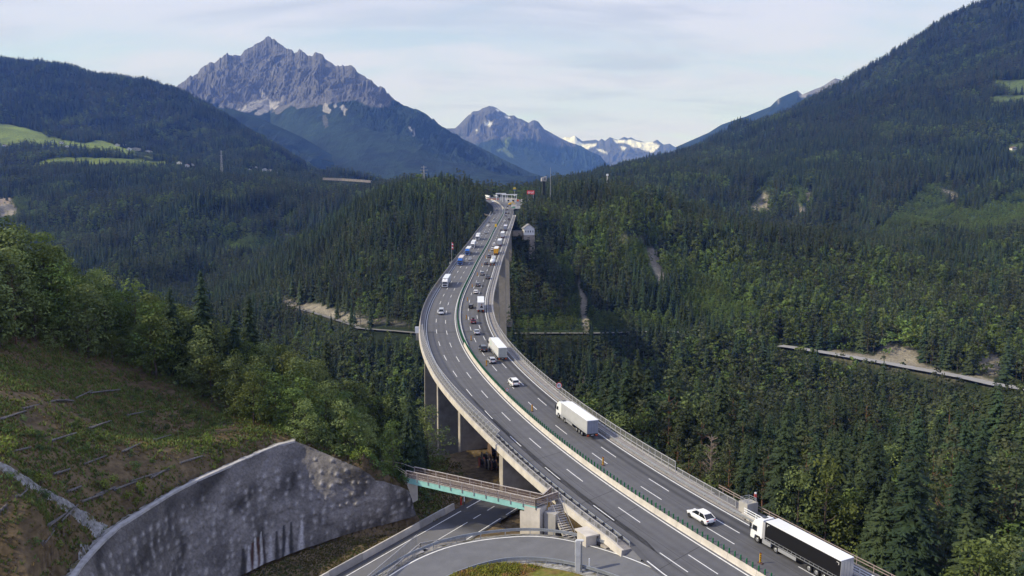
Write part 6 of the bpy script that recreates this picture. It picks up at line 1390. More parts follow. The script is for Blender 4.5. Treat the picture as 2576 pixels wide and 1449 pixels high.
def put(R, px, py, anchor, label, cat, group, away, side=0.0):
    """anchor: 'rear' | 'front' | 'mid' : which point of the vehicle the photo point shows; away: drives away from the camera"""
    x, y, z = hit_deck(px, py); s, off = nearest(x, y); L = R['len'] / 2 * VS
    if away: s2 = s + (L if anchor == 'rear' else -L if anchor == 'front' else 0)
    else: s2 = s + (L if anchor == 'front' else -L if anchor == 'rear' else 0)
    x, y, z = at_s(s2, off + side, .012); R.location = (x, y, z); a = dir_s(s2) + (0 if away else math.pi)
    pit = math.atan(DG * math.sin(a)); R.rotation_euler = (0, -pit, a); k_ = VS * (1.0 if L > 6 else 1.07); R.scale = (k_,) * 3; del R['len']
    prop(R, label, cat, group); return R
def TR(*a, **k): r = truck(*a, **k); r['len'] = 16.5; return r
def CA(shape, *a, **k): r = car(shape, *a, **k); r['len'] = {'hatch': 4.3, 'suv': 4.65, 'sedan': 4.75, 'estate': 4.75, 'van': 5.0, 'cross': 4.7}[shape]; return r
GREYC = mat('grey_curtain', (0.40, 0.41, 0.42), .6, .3, noise=(.8, .93, 1.05)); BLACKC = mat('black_curtain', (0.008, 0.008, 0.009), .6, .2); YEL = mat('yellow_door', (0.72, 0.36, 0.015), .5); GDOOR = mat('worn_grey_door', (0.42, 0.43, 0.38), .6, noise=[(1.2, .8, 1.1)]); BGREY = mat('blue_grey_door', (0.23, 0.25, 0.30), .6, noise=(1, .85, 1.1)); POSTER = mat('poster_grey', (0.50, 0.49, 0.47), .6); DBLUE = paint_('deep_blue', (0.01, 0.07, 0.30)); PINKR = mat('faded_roof', (0.55, 0.50, 0.47), .7)
GA, GB = 'vehicles driving away over the bridge', 'vehicles coming down the bridge'
r = TR(TRWHITE, BLACKC, TRWHITE, SILVER, 'dark'); put(r, 1905, 1366, 'front', 'white truck with a black-sided trailer at the bottom right corner', 'truck', GA, True, side=1.28); 
s_, o_ = nearest(r.location.x, r.location.y); x, y, z = at_s(s_ + 1.5, o_, .012); r.location = (x, y, z)
put(TR(TRWHITE, GREYC, TRWHITE, BGREY), 1490, 1104, 'rear', 'white truck with a light grey curtain trailer beside the tall wire fence', 'truck', GA, True)  # rear doors blue-grey: the shade on them is put into their colour
t_ = put(TR(TRWHITE, TRWHITE, TRWHITE, GDOOR), 1264.7, 909, 'rear', 'white box truck with worn grey rear doors where the bridge starts to curve', 'truck', GA, True)
mb = MB(); mb.add([(3.2, 1.266, 3.6), (3.9, 1.266, 3.55), (4.0, 1.266, 2.2), (3.5, 1.266, 2.0), (3.0, 1.266, 2.6)], [(0, 1, 2, 3, 4)]); pc(mb, 'green_emblem', mat('pale_green_print', (0.30, 0.50, 0.40), .5), t_)
t_ = put(TR(TRWHITE, TRWHITE, TRWHITE, POSTER, skirt=RED), 1210, 787, 'rear', 'white truck with a portrait poster on its rear doors', 'truck', GA, True)
mb = MB(); x = -8.32; circ = [(x, -.28 + .22 * math.cos(a), 3.05 + .34 * math.sin(a)) for a in np.linspace(0, 6.28, 14)[:-1]]; mb.add(circ, [tuple(range(13))]); pc(mb, 'portrait_face', mat('portrait_skin', (0.42, 0.27, 0.2), .7), t_)
mb = MB(); x = -8.325; mb.add([(x, -.05, 3.1), (x, -.05, 3.42), (x, -.28, 3.5), (x, -.52, 3.42), (x, -.52, 3.1), (x + .01, -.40, 3.28), (x + .01, -.16, 3.28)], [(0, 1, 2, 3, 4, 5, 6)]); mb.add([(x, .3, 1.9), (x, .15, 2.5), (x, -.1, 2.72), (x, -.45, 2.72), (x, -.7, 2.5), (x, -.85, 1.9)], [(0, 1, 2, 3, 4, 5)]); pc(mb, 'portrait_hair_and_jacket', M_CHAS, t_)
put(TR(TRWHITE, kind='tank'), 1238.5, 669, 'rear', 'white tanker truck with a rounded tank just behind the orange-yellow truck', 'truck', GA, True)
put(TR(TRWHITE, YEL, TRWHITE, YEL), 1247.4, 642, 'rear', 'truck with bright orange-yellow rear doors on the far half of the bridge', 'truck', GA, True)
put(TR(TRWHITE, GREYC, TRWHITE, GREYC), 1256.3, 620, 'rear', 'plain grey-doored truck just ahead of the orange-yellow truck', 'truck', GA, True)
put(TR(TRWHITE, TRWHITE, TRWHITE, mat('pale_doors', (.5, .5, .5), .6)), 1264, 599.5, 'rear', 'white truck with pale barred doors, third ahead of the tanker', 'truck', GA, True)
put(TR(DGREY, BGREY, mat('lilac_roof', (.5, .5, .58), .7), BGREY), 1270.7, 581, 'rear', 'truck with bluish grey doors farthest up the right carriageway', 'truck', GA, True)
put(TR(TRWHITE, GREYC, TRWHITE), 1119, 724.5, 'front', 'white truck coming down alone near the left windbreak', 'truck', GB, False)
put(TR(BLUE, DBLUE, PINKR), 1157, 668.5, 'front', 'blue truck with a pinkish roof, first of the downhill convoy', 'truck', GB, False)
put(TR(BLUE, GREYC, TRWHITE), 1175.5, 643, 'front', 'blue truck with a white roof, second of the downhill convoy', 'truck', GB, False)
put(TR(TRWHITE, GREYC, TRWHITE), 1189, 625, 'front', 'white truck right behind the white-roofed blue one', 'truck', GB, False)
put(TR(TRWHITE, TRWHITE, TRWHITE), 1201, 605, 'front', 'white truck at the back of the downhill convoy', 'truck', GB, False)
put(TR(TRWHITE, TRWHITE, TRWHITE), 1240, 513.5, 'front', 'small far white truck rounding the last bend from the rest area', 'truck', GB, False)
for sh_, pt, px, py, lab, kw in [
    ('cross', WHITE, 1787, 1323, 'white crossover with dark rear window, nearest car in the photo', dict(rim=M_RIMD)),
    ('suv', WHITE, 1298, 974, 'white suv alone in the right carriageway behind the grey-curtained truck', {}),
    ('hatch', SILVER, 1240.7, 916, 'silver hatchback left of the white box truck rear', {}),
    ('suv', BLACK, 1218, 886.5, 'black suv beside the front of the white box truck', {}),
    ('sedan', SILVER, 1200.6, 843.7, 'silver saloon just past the bridge joint', {}),
    ('hatch', RED, 1191.3, 815.7, 'dark red hatchback with loaded roof behind the poster truck', dict(extra='roofbox')),
    ('hatch', BLACK, 1184.7, 777, 'black car carrying bicycles beside the poster truck', dict(extra='bikes')),
    ('hatch', WHITE, 1196.7, 740.2, 'small white hatchback ahead of the poster truck', {}),
    ('estate', DGREY, 1202, 721.5, 'dark grey estate ahead of the small white hatchback', {}),
    ('sedan', BLACK, 1227.3, 703, 'black saloon closest to the right edge line behind the tanker', {}),
    ('suv', GREY, 1213, 693.5, 'grey suv in the middle lane behind the tanker', {}),
    ('hatch', BLACK, 1222.3, 667, 'black hatchback immediately left of the tanker', {}),
    ('suv', DGREY, 1230.3, 648.5, 'dark suv left of the orange-yellow truck and behind two white cars', {}),
    ('suv', WHITE, 1238.8, 630.5, 'white car half hidden left of the orange-yellow truck', {}),
    ('van', WHITE, 1242.3, 620, 'white van ahead of the half hidden white car', {}),
    ('hatch', DGREY, 1260, 581.5, 'dark car beside the bluish-doored truck', {}),
    ('hatch', WHITE, 1268.8, 559, 'white car farther up than all right-lane trucks', {}),
    ('van', DGREY, 1280, 554, 'dark van in the outer lane ahead of the last white car', {}),
    ('hatch', DGREY, 1272.4, 545, 'dark car in the inner lane near the far abutment', {}),
    ('suv', BLACK, 1272.8, 538.5, 'black car in the inner lane, left of its twin by the far abutment', {}),
    ('suv', DGREY, 1279.6, 538.5, 'dark car in the outer lane, right of its twin by the far abutment', {}),
    ('hatch', DGREY, 1276, 529, 'dark car where the far right carriageway widens', {}),
    ('hatch', WHITE, 1271.6, 526, 'tiny white car next to the median wall bend', {}),
    ('van', WHITE, 1279, 526, 'tiny white van beside the works site', {}),
    ('van', BLACK, 1277, 522, 'black van last in the queue toward the rest area', {})]:
    put(CA(sh_, pt, **kw), px, py, 'rear', lab, 'van' if sh_ == 'van' else 'car', GA, True)
for sh_, pt, px, py, lab in [
    ('van', SILVER, 1110, 793, 'silver people carrier coming down below the lone white truck'),
    ('estate', SILVER, 1181.6, 655.5, 'silver car beside the first blue truck'),
    ('sedan', GREY, 1222.8, 588, 'grey saloon coming down beside the end of the truck convoy'),
    ('van', WHITE, 1227, 571, 'white van coming down above the truck convoy'),
    ('hatch', BLACK, 1230.6, 561.5, 'black car close behind the descending white van'),
    ('hatch', SILVER, 1241, 559.5, 'silver car in the inner downhill lane, lower of two'),
    ('hatch', GREY, 1243.5, 553, 'greenish grey car in the inner downhill lane, upper of two'),
    ('suv', DGREY, 1243, 537, 'dark car at the left edge before the far wing wall'),
    ('hatch', BLACK, 1250.5, 530, 'dark car alone below the far bend of the downhill road'),
    ('hatch', DGREY, 1248.5, 520, 'dark car in the far bend ahead of the far white truck')]:
    put(CA(sh_, pt), px, py, 'front', lab, 'van' if sh_ == 'van' else 'car', GB, False)

# ------------------------------------------------------------------ lane beacons, signs
M_BY = mat('beacon_yellow', (0.80, 0.50, 0.02), .5); M_BR = mat('beacon_red', (0.40, 0.03, 0.02), .5); M_RUB = mat('brown_rubber', (0.10, 0.05, 0.035), .9)
def beacon():
    R = empty('lane_beacon'); mb = MB(); mb.box((0, 0, .06), (.85, .42, .12), taper=.85); pc(mb, 'foot', M_RUB, R)
    mb = MB(); mb.box((0, 0, .78), (.06, .32, 1.25)); pc(mb, 'panel', M_BY, R)
    mb = MB()
    for sx in (-.034, .034):
        for k in range(4): z = .3 + k * .32; mb.add([(sx, -.16, z), (sx, .16, z + .2), (sx, .16, z + .36), (sx, -.16, z + .16)], [(0, 1, 2, 3)])
    pc(mb, 'red_stripe', M_BR, R); return R
bproto = None
BTXT = ['beside the black-sided truck', 'left of the near white crossover and above the slats', 'next to the round sign of the median', 'left of the silver hatchback', 'just below the bridge joint', 'left of the dark red hatchback', 'left of the car with bicycles', 'above the car with bicycles', 'left of the dark grey estate', 'left of the black hatchback by the tanker', 'between the tanker and the orange truck', 'left of the half hidden white car']
for (px, py), tx in zip([(1912.7, 1417), (1517, 1170), (1338.6, 1034.5), (1223.9, 920), (1185.2, 856), (1173.2, 803), (1175.9, 757), (1187.9, 723), (1200.7, 693), (1212.5, 670), (1221.4, 649.5), (1229.9, 633)], BTXT):
    x, y, z = hit_deck(px, py); s, off = nearest(x, y)
    if bproto is None: bproto = beacon(); b = bproto
    else: b = copy_tree(bproto)
    b.location = (x, y, z + .01); b.rotation_euler = (0, 0, dir_s(s) + .1); b.scale = (1.08,) * 3; prop(b, 'yellow and red striped lane beacon ' + tx, 'beacon', 'lane beacons along the uphill carriageway')
def text_mesh(txt, size, m, name, parent, loc, rot):
    cu = bpy.data.curves.new(name, 'FONT'); cu.body = txt; cu.size = size; cu.align_x = 'CENTER'; cu.align_y = 'CENTER'; cu.extrude = .01; tmp = bpy.data.objects.new(name, cu); COL.objects.link(tmp)
    bpy.context.view_layer.update(); me = bpy.data.meshes.new_from_object(tmp.evaluated_get(bpy.context.evaluated_depsgraph_get())); bpy.data.objects.remove(tmp); me.materials.clear(); me.materials.append(m)
    o = bpy.data.objects.new(name, me); COL.objects.link(o); o.parent = parent; o.location = loc; o.rotation_euler = rot; return o
M_SR = mat('sign_red', (0.60, 0.03, 0.025), .45); M_SW = mat('sign_white', (0.78, 0.78, 0.76), .45); M_SB = mat('sign_black', (0.02, 0.02, 0.02), .5)
def speed_sign(px, py, off, zc, r, txt, label):
    s = nearest(*hit_deck(px, py)[:2])[0]; x, y, z = at_s(s, off); R = empty('speed_limit_sign', (x, y, z)); R.rotation_euler = (0, 0, dir_s(s) - math.pi / 2); prop(R, label, 'road sign')
    mb = MB(); mb.tube((0, .05, 0), (0, .05, zc + r), .04, .04, 8); pc(mb, 'pole', M_STEEL, R)
    for rr, yy, m_, nm in ((r, 0, M_SR, 'red_ring'), (r * .78, -.02, M_SW, 'white_disc')): mb = MB(); mb.tube((0, yy + .02, zc), (0, yy, zc), rr, rr, 28); pc(mb, nm, m_, R)
    text_mesh(txt, r * 1.05, M_SB, 'number', R, (0, -.035, zc), (math.pi / 2, 0, 0))
speed_sign(1392, 1000, 13.0, 3.0, .80, '80', 'round red and white speed limit sign reading 80 on the right wire fence')
speed_sign(1268, 1003, 0.0, 2.2, .48, '80', 'small round speed limit sign standing in the median slats')
s = nearest(*hit_deck(1250.8, 574)[:2])[0]; x, y, z = at_s(s, .0); R = empty('yellow_board', (x, y, z)); R.rotation_euler = (0, 0, dir_s(s) - math.pi / 2); prop(R, 'yellow roadworks board standing in the median of the far bridge', 'sign'); mb = MB(); mb.box((0, 0, 2.3), (1.6, .1, 2.6)); pc(mb, 'board', M_BY, R); mb = MB(); mb.box((0, .1, 1.0), (.1, .1, 2.0)); pc(mb, 'pole', M_STEEL, R)
# small white box hung on the left parapet at the joint
x, y, z = at_s(joint + 1, -14.9, 0); R = empty('junction_box', (x, y, z)); prop(R, 'white box hanging outside the left parapet at the bridge joint', 'box'); mb = MB(); mb.box((x, y, z + 1.0), (.8, 1.3, 2.2), rz=dir_s(joint)); child(mb.build('case', M_BLUEW), R); mb = MB(); mb.box((x + .1, y, z - 1.4), (.6, 1.0, 2.4), rz=dir_s(joint)); child(mb.build('hanger', M_CONC), R)
# flag poles left of the bridge
for k, (px, top) in enumerate([(1147, 623), (1150, 632)]):
    s = nearest(*hit_deck(1140, 655)[:2])[0]; x, y, z = at_s(s + k * 5, -16.0 - k * .5, -1.0); h_ = 12 - k * 2.5; R = empty('flag_pole', (x, y, z)); prop(R, ['tall flagpole with a red and white flag left of the bridge', 'shorter flagpole with a reddish flag left of the bridge'][k], 'flagpole')
    mb = MB(); mb.tube((x, y, z), (x, y, z + h_), .12, .07, 6); child(mb.build('pole', M_STEEL), R); mb = MB(); mb.bar((x - 1.6, y + 2, z - 1), (x + 3, y - .5, z + .3), .3, .3); child(mb.build('bracket', M_STEEL), R)
    for q, (m_, dz) in enumerate(((M_SR, .0), (M_SW, -.7), (M_SR, -1.4))): mb = MB(); mb.add([(x, y, z + h_ - .1 + dz), (x + .9, y - .1, z + h_ - .5 + dz), (x + 1.0, y, z + h_ - 1.2 + dz), (x, y, z + h_ - .8 + dz)], [(0, 1, 2, 3)]); child(mb.build('flag_stripe', m_), R)
# ------------------------------------------------------------------ rest area, buildings, village, masts
M_ROOFG = mat('grey_roof', (0.20, 0.20, 0.21), .8, noise=(.5, .85, 1.1)); M_ROOFB = mat('brown_roof', (0.14, 0.085, 0.06), .85, noise=(.3, .8, 1.15)); M_ROOFR = mat('orange_roof', (0.40, 0.15, 0.08), .85, noise=(.3, .8, 1.15)); M_WALLW = mat('white_render', (0.70, 0.69, 0.66), .8, noise=(.3, .9, 1.05)); M_WOODH = mat('house_timber', (0.11, 0.07, 0.045), .85); M_STONE = mat('tower_stone', (0.32, 0.28, 0.23), .9, noise=[(.35, .7, 1.2)])
def house(x, y, z, w, d, h, rh, rz, wall=M_WALLW, roof=M_ROOFG, label='', cat='house', upper=None, group=None, flat=False, name='house'):
    R = empty(name, (x, y, z), rz); prop(R, label, cat, group)
    mb = MB(); mb.box((0, 0, h / 2 - 1), (w, d, h + 2)); 
    if not flat: mb.add([(-w / 2, -d / 2, h), (w / 2, -d / 2, h), (0, -d / 2, h + rh), (-w / 2, d / 2, h), (w / 2, d / 2, h), (0, d / 2, h + rh)], [(0, 1, 2), (5, 4, 3)])
    pc(mb, 'wall', wall, R); mb = MB(); o_ = .8; e = rh * o_ / (w / 2)
    if flat: mb.box((0, 0, h + rh / 2), (w + 1, d + 1, rh))
    else:
        for sg in (-1, 1):
            a = [(0, -d / 2 - o_, h + rh + .05), (sg * (w / 2 + o_), -d / 2 - o_, h - e + .05), (sg * (w / 2 + o_), d / 2 + o_, h - e + .05), (0, d / 2 + o_, h + rh + .05)]; b = [(p[0], p[1], p[2] + .3) for p in a]; mb.add(a + b, [(0, 1, 2, 3), (7, 6, 5, 4), (0, 4, 5, 1), (1, 5, 6, 2), (2, 6, 7, 3), (3, 7, 4, 0)])
    pc(mb, 'roof', roof, R)
    if upper: mb = MB(); mb.box((0, -d / 2 - .15, h * .72), (w * .9, .3, h * .3)); pc(mb, 'balcony', upper, R)
    for fl in range(max(1, int(h / 3))):
        for k in range(max(2, int(w / 3.2))): mb = MB(); mb.box((-w / 2 + (k + .5) * w / max(2, int(w / 3.2)), -d / 2 - .04, 1.6 + fl * 2.8), (1.1, .08, 1.2)); pc(mb, 'window', M_GLASS, R)
    return R
for i, (px, py, Yd, w, d, h, rh, rz, wall, roof, up_, flat, lab) in enumerate(HOUSES):
    x, y = HXY[i]; z = float(land2(x, y)[0]); house(x, y, z, w, d, h, rh, rz, {'w': M_WALLW, 'g': M_CONC}[wall], {'g': M_ROOFG, 'b': M_ROOFB, 'r': M_ROOFR, 'w': M_BLUEW}[roof], lab, 'house', M_WOODH if up_ else None, 'houses of the hillside village' if i < 16 else None, flat)
# gabled hall on its stone tower below the right end of the bridge
x, y, z = at_y(1331, 583, 745); R = empty('gabled_hall', (x, y, z - 22), .12); prop(R, 'white gabled hall with four small windows on a stone tower right of the bridge', 'building')
mb = MB(); w, d, h, rh = 9.6, 13, 6.2, 3.6; zb = 22 - 3; mb.box((0, 5, zb + h / 2), (w, d, h)); mb.add([(-w / 2, -1.5, zb + h), (w / 2, -1.5, zb + h), (0, -1.5, zb + h + rh), (-w / 2, 11.5, zb + h), (w / 2, 11.5, zb + h), (0, 11.5, zb + h + rh)], [(0, 1, 2), (5, 4, 3)]); pc(mb, 'wall', M_WALLW, R)
mb = MB()
for sg in (-1, 1): a = [(0, -2.3, zb + h + rh + .1), (sg * 5.8, -2.3, zb + h - .6), (sg * 5.8, 12.3, zb + h - .6), (0, 12.3, zb + h + rh + .1)]; b = [(p[0], p[1], p[2] + .3) for p in a]; mb.add(a + b, [(0, 1, 2, 3), (7, 6, 5, 4), (0, 4, 5, 1), (1, 5, 6, 2), (2, 6, 7, 3), (3, 7, 4, 0)])
pc(mb, 'roof', M_ROOFG, R)
for k in range(4): mb = MB(); mb.box((-3.3 + k * 2.2, -1.55, zb + 3.3), (.75, .1, 1.8)); pc(mb, 'window', M_GLASS, R)
mb = MB(); mb.box((0, 4.6, zb - 2.4), (10.2, 12.6, 4.8)); pc(mb, 'base_storey', M_STONE, R)
mb = MB(); mb.box((2.9, 2.8, zb - 13), (4.6, 8, 18)); pc(mb, 'tower', M_STONE, R)
mb = MB(); mb.box((-9.5, 8, zb + 1.0), (10, 8, 4.5)); pc(mb, 'side_wing', M_STONE, R); mb = MB(); mb.box((-9.5, 8, zb + 3.5), (10.6, 8.8, .5)); pc(mb, 'side_roof', M_ROOFG, R)
# red billboard and yellow pylon
x, y, z = at_y(1335, 484, 905); R = empty('red_billboard', (x, y, z - 12)); prop(R, 'red billboard with white lettering standing out of the trees', 'billboard')
mb = MB(); mb.box((0, 0, 12), (8.2, .4, 4.2)); pc(mb, 'board', M_SR, R); text_mesh('tirol', 4.2, M_SW, 'lettering', R, (0, -.25, 12.0), (math.pi / 2, 0, 0)).scale = (.92, 1.0, 1)
for sx in (-3, 3): mb = MB(); mb.box((sx, .4, 5), (.3, .3, 14)); pc(mb, 'post', M_STEEL, R)
x, y, z = at_y(1294.5, 476, 1090); R = empty('sign_pylon', (x, y, z - 14)); prop(R, 'tall sign pylon with a yellow emblem above a white disc by the rest area', 'pylon sign')
mb = MB(); mb.box((0, 0, 5), (.7, .5, 24)); pc(mb, 'mast', M_RAILG, R); mb = MB(); mb.box((0, -.3, 12.9), (3.4, .4, 1.0)); pc(mb, 'blue_panel', M_SB if False else mat('sign_blue', (0.03, 0.12, 0.4), .5), R); mb = MB(); mb.tube((0, -.6, 6.0), (0, -.2, 6.0), 1.3, 1.3, 20); pc(mb, 'white_disc', M_SW, R)
mb = MB()
for sg in (-1, 1):
    pts = [(sg * .15, -.3, 13.8), (sg * .35, -.3, 15.4), (sg * .85, -.3, 16.3), (sg * 1.35, -.3, 15.6), (sg * 1.6, -.3, 13.6)]
    for a, b in zip(pts[:-1], pts[1:]): mb.bar(a, b, .5, .6)
pc(mb, 'yellow_emblem', mat('emblem_yellow', (0.85, 0.58, 0.02), .5), R)
# rest area: paving, canopies, parked vehicles, works
def dk(px, py, lift=0.0): return hit_deck(px, py, lift)
pav = [dk(*p) for p in [(1262, 513), (1274, 528), (1292, 528), (1310, 517), (1330, 508), (1332, 497), (1212, 489), (1216, 497.2), (1234, 502), (1250, 507.5)]]
mb = MB(); mb.add([(p[0], p[1], p[2] + .25) for p in pav], [tuple(range(len(pav)))]); prop(mb.build('rest_area_paving', M_ASPH2), kind='structure')
def canopy(px0, px1, py, D, h, dpt, label, legs=4, th=1.0):
    a = at_y(px0, py, D); b = at_y(px1, py, D); w = b[0] - a[0]; zt = a[2]; gz = deck_z(D) + .2; R = empty('roadside_canopy', ((a[0] + b[0]) / 2, D, gz)); prop(R, label, 'canopy')
    hh = zt - gz; mb = MB(); mb.box((0, dpt / 2, hh), (w, dpt, th)); pc(mb, 'roof', M_BLUEW, R)
    for k in range(legs):
        for yy in (1, dpt - 1): mb = MB(); mb.box((-w / 2 + 1 + k * (w - 2) / (legs - 1), yy, hh / 2), (.7, .7, hh)); pc(mb, 'leg', M_BLUEW, R)
    return R
canopy(1247, 1273, 487.0, 1190, 6, 14, 'long white canopy roof at the back of the rest area', 3, 1.6)
canopy(1262, 1301, 489.5, 1150, 6, 10, 'white portal canopy over the lanes of the rest area', 4, 1.4)
x, y, z = dk(1285, 509); R = empty('kiosk', (x, y, z + .2)); prop(R, 'low white kiosk with two dark openings in front of the portal canopy', 'kiosk'); mb = MB(); mb.box((0, 4, 2.0), (15, 7, 4.0)); pc(mb, 'wall', M_WALLW, R); mb = MB(); mb.tube((-7.7, 4, 3.6), (7.7, 4, 3.6), 3.6, 3.6, 16); 
for v in range(len(mb.v)): mb.v[v] = (mb.v[v][0], mb.v[v][1], max(3.9, 3.6 + (mb.v[v][2] - 3.6) * .35))
pc(mb, 'roof', M_CONCL, R)
for k in (-3.4, 3.2): mb = MB(); mb.box((k, .45, 2.2), (2.4, .1, 2.6)); pc(mb, 'opening', M_GLASS, R)
tb = MB(); tb.box((0, 0, 2.45), (2.5, 8.0, 2.7)); tb2 = MB(); tb2.box((0, -5.2, 1.9), (2.4, 2.0, 2.6)); tb3 = MB(); tb3.box((0, -1, .8), (2.0, 10, .5))
for yy in (-5.2, -1.5, 2.6):
    for sg in (-1, 1): tb3.tube((sg * 1.1, yy, .5), (sg * .8, yy, .5), .5, .5, 10)
tb4 = MB(); tb4.box((0, -6.22, 2.3), (2.1, .06, 1.0)); proto = None; txts = ['leftmost', 'second from left, right of the leftmost', 'third, in front of the portal', 'right of the portal', 'far right behind the kiosk', 'front row, left', 'front row, centre', 'front row, right']
for k, (px, py) in enumerate([(1222, 497), (1227, 498), (1246, 496.5), (1306, 496), (1318, 497), (1313, 508.5), (1321, 508.8), (1331, 508)]):
    x, y, z = dk(px, py)
    if proto is None:
        proto = empty('parked_truck'); pc(tb, 'box_body', TRWHITE, proto); pc(tb2, 'cab', TRWHITE, proto); pc(tb3, 'chassis', M_CHAS, proto); pc(tb4, 'windscreen', M_GLASS, proto); q = proto
    else: q = copy_tree(proto)
    q.location = (x, y, z + .25); q.rotation_euler = (0, 0, float(rg.uniform(-.25, .25)) + (0.5 if k < 3 else 0)); prop(q, 'white box truck parked at the rest area, ' + txts[k], 'truck', 'trucks parked at the rest area')
for k, (px, py, c, lab) in enumerate([(1224, 505.5, 'o', 'reddish orange site hoarding before the left canopy'), (1300, 507, 'o', 'orange container beside the kiosk')]):
    x, y, z = dk(px + (16 if k == 0 else 0), py - (3 if k == 0 else 0)); mb = MB(); mb.box((x, y, z + (.9 if k == 0 else 1.5)), (18 if k == 0 else 6, .5 if k == 0 else 2.4, 1.8 if k == 0 else 2.6)); 
    R = empty('site_hoarding' if k == 0 else 'site_container', (x, y, z)); prop(R, lab, 'hoarding' if k == 0 else 'container'); child(mb.build('panel' if k == 0 else 'shell', M_ORANGE if k else mat('faded_orange_red', (.42, .12, .07), .7)), R); mb = MB(); mb.box((x, y - .1 - k * 1.1, z + .15), (18 if k == 0 else 6.1, .5, .3)); child(mb.build('foot_rail', M_CONC), R)
# works site right of the far carriageway: excavator and material
x, y, z = dk(1283, 517); R = empty('excavator', (x, y, z + .3), .6); prop(R, 'yellow excavator with raised arm at the works beside the far road', 'excavator')
mb = MB()
for sg in (-1, 1): mb.box((0, sg * 1.1, .5), (4, .6, 1.0))
pc(mb, 'track', M_CHAS, R); mb = MB(); mb.box((0, 0, 1.8), (3.6, 2.6, 1.4)); mb.box((.9, .6, 2.9), (1.4, 1.2, 1.4)); pc(mb, 'body', M_BY, R); mb = MB(); mb.bar((1.5, -.3, 2.2), (4.2, -.3, 5.0), .5, .6); mb.bar((4.2, -.3, 5.0), (6.4, -.3, 2.6), .4, .5); mb.box((6.4, -.3, 2.0), (1, .9, 1)); pc(mb, 'arm', M_BY, R)
for k, (px, py, m_, w, h_, lab) in enumerate([(1293, 521, M_WALLW, 7, 2.8, 'white site cabin right of the excavator'), (1303, 525.5, M_WALLW, 6, 3.0, 'white cabin beside the green tarpaulin'), (1296, 524, mat('green_tarp', (.12, .28, .22), .8), 9, 1.8, 'green tarpaulin heap between the two white cabins'), (1290, 515, M_CONCL, 9, 3.2, 'pale tank shelter above the works site'), (1278, 507.5, M_BY, 5, 1.2, 'yellow barrier block in the rest area entrance')]):
    x, y, z = dk(px, py); R = empty(['site_cabin', 'site_cabin', 'tarpaulin_heap', 'tank_shelter', 'barrier_block'][k], (x, y, z + .2)); prop(R, lab, ['cabin', 'cabin', 'tarpaulin', 'shelter', 'barrier'][k]); mb = MB(); mb.box((0, 0, h_ / 2), (w, 3.2, h_), taper=.75 if k == 2 else 1.0); pc(mb, 'shell', m_, R, .1); mb = MB(); mb.box((0, 0, h_ + .1), (w * (.5 if k == 2 else 1.04), 3.0, .2)); pc(mb, 'top', m_ if k == 2 else M_CONC, R)
# masts
def lattice(name, x, y, z, h, w, label, cat, arms=True):
    R = empty(name, (x, y, z)); prop(R, label, cat); mb = MB(); n = 7; m_ = M_RAILG
    c = lambda k, i: Vector(((w * (1 - .85 * k / n)) * (1 if i in (0, 1) else -1) / 2, (w * (1 - .85 * k / n)) * (1 if i in (0, 3) else -1) / 2, h * k / n))
    for k in range(n):
        for i in range(4): mb.bar(c(k, i), c(k + 1, i), .34 if w > 2 else .12, .34 if w > 2 else .12); mb.bar(c(k, i), c(k + 1, (i + 1) % 4), .2, .2); mb.bar(c(k, (i + 1) % 4), c(k + 1, i), .2, .2)
    pc(mb, 'lattice', m_, R)
    if arms:
        for t, L_ in ((.72, 7), (.84, 9), (.95, 6)): mb = MB(); mb.bar((-L_ / 2 * 1.2, 0, h * t), (L_ / 2 * 1.2, 0, h * t), .4, .5); pc(mb, 'cross_arm', m_, R)
    return R
for px, pyb, pyt, Yd, lab in [(556, 425, 378, 2330, 'lattice power pylon on the wooded rim below the left mountain'), (1066, 470, 417, 1105, 'lattice power pylon on the wooded hill left of the bridge end')]:
    x, y, z = at_y(px, pyt, Yd); g = float(land2(x, y)[0]); lattice('power_pylon', x, y, g, z - g, 7.0 if Yd > 2000 else 4.0, lab, 'pylon')
x, y, z = at_y(1385, 421, 1000); g = float(land2(x, y)[0]); lattice('radio_mast', x, y, g, z - g, 1.0, 'thin lattice radio mast on the wooded hill right of the bridge end', 'mast', False)
x, y, z = at_y(1369, 443, 960); R = empty('chapel', (x, y, z - 22), .2); prop(R, 'pale concrete chapel with a dark opening on top of the wooded hill', 'chapel'); mb = MB(); mb.add([(-2.9, 0, 16), (2.9, 0, 16), (2.9, 0, 22), (-2.9, 0, 20), (-2.9, 5, 16), (2.9, 5, 16), (2.9, 5, 22), (-2.9, 5, 20)], [(0, 1, 2, 3), (7, 6, 5, 4), (3, 2, 6, 7), (0, 4, 5, 1), (1, 5, 6, 2), (0, 3, 7, 4)]); pc(mb, 'shell', M_CONC, R); mb = MB(); mb.box((.9, -.05, 18.6), (1.2, .1, 3.2)); pc(mb, 'opening', M_GLASS, R); mb = MB(); mb.box((0, 2.5, 8), (3.4, 3.4, 16)); pc(mb, 'dark_base', mat('dark_green_base', (0.03, 0.036, 0.028), .9), R)  # lower shaft coloured dark green to blend into the wood
x, y, z = at_y(1528, 440, 1300); g = float(land2(x, y)[0]); R = empty('relay_tower', (x, y, g)); prop(R, 'small whitish relay tower standing above the trees on the right hill', 'tower'); mb = MB(); mb.box((0, 0, (z - g) / 2), (1.6, 1.6, z - g)); pc(mb, 'shaft', M_CONCL, R); mb = MB(); mb.box((0, 0, z - g), (3, 3, 3)); pc(mb, 'head', M_BLUEW, R)
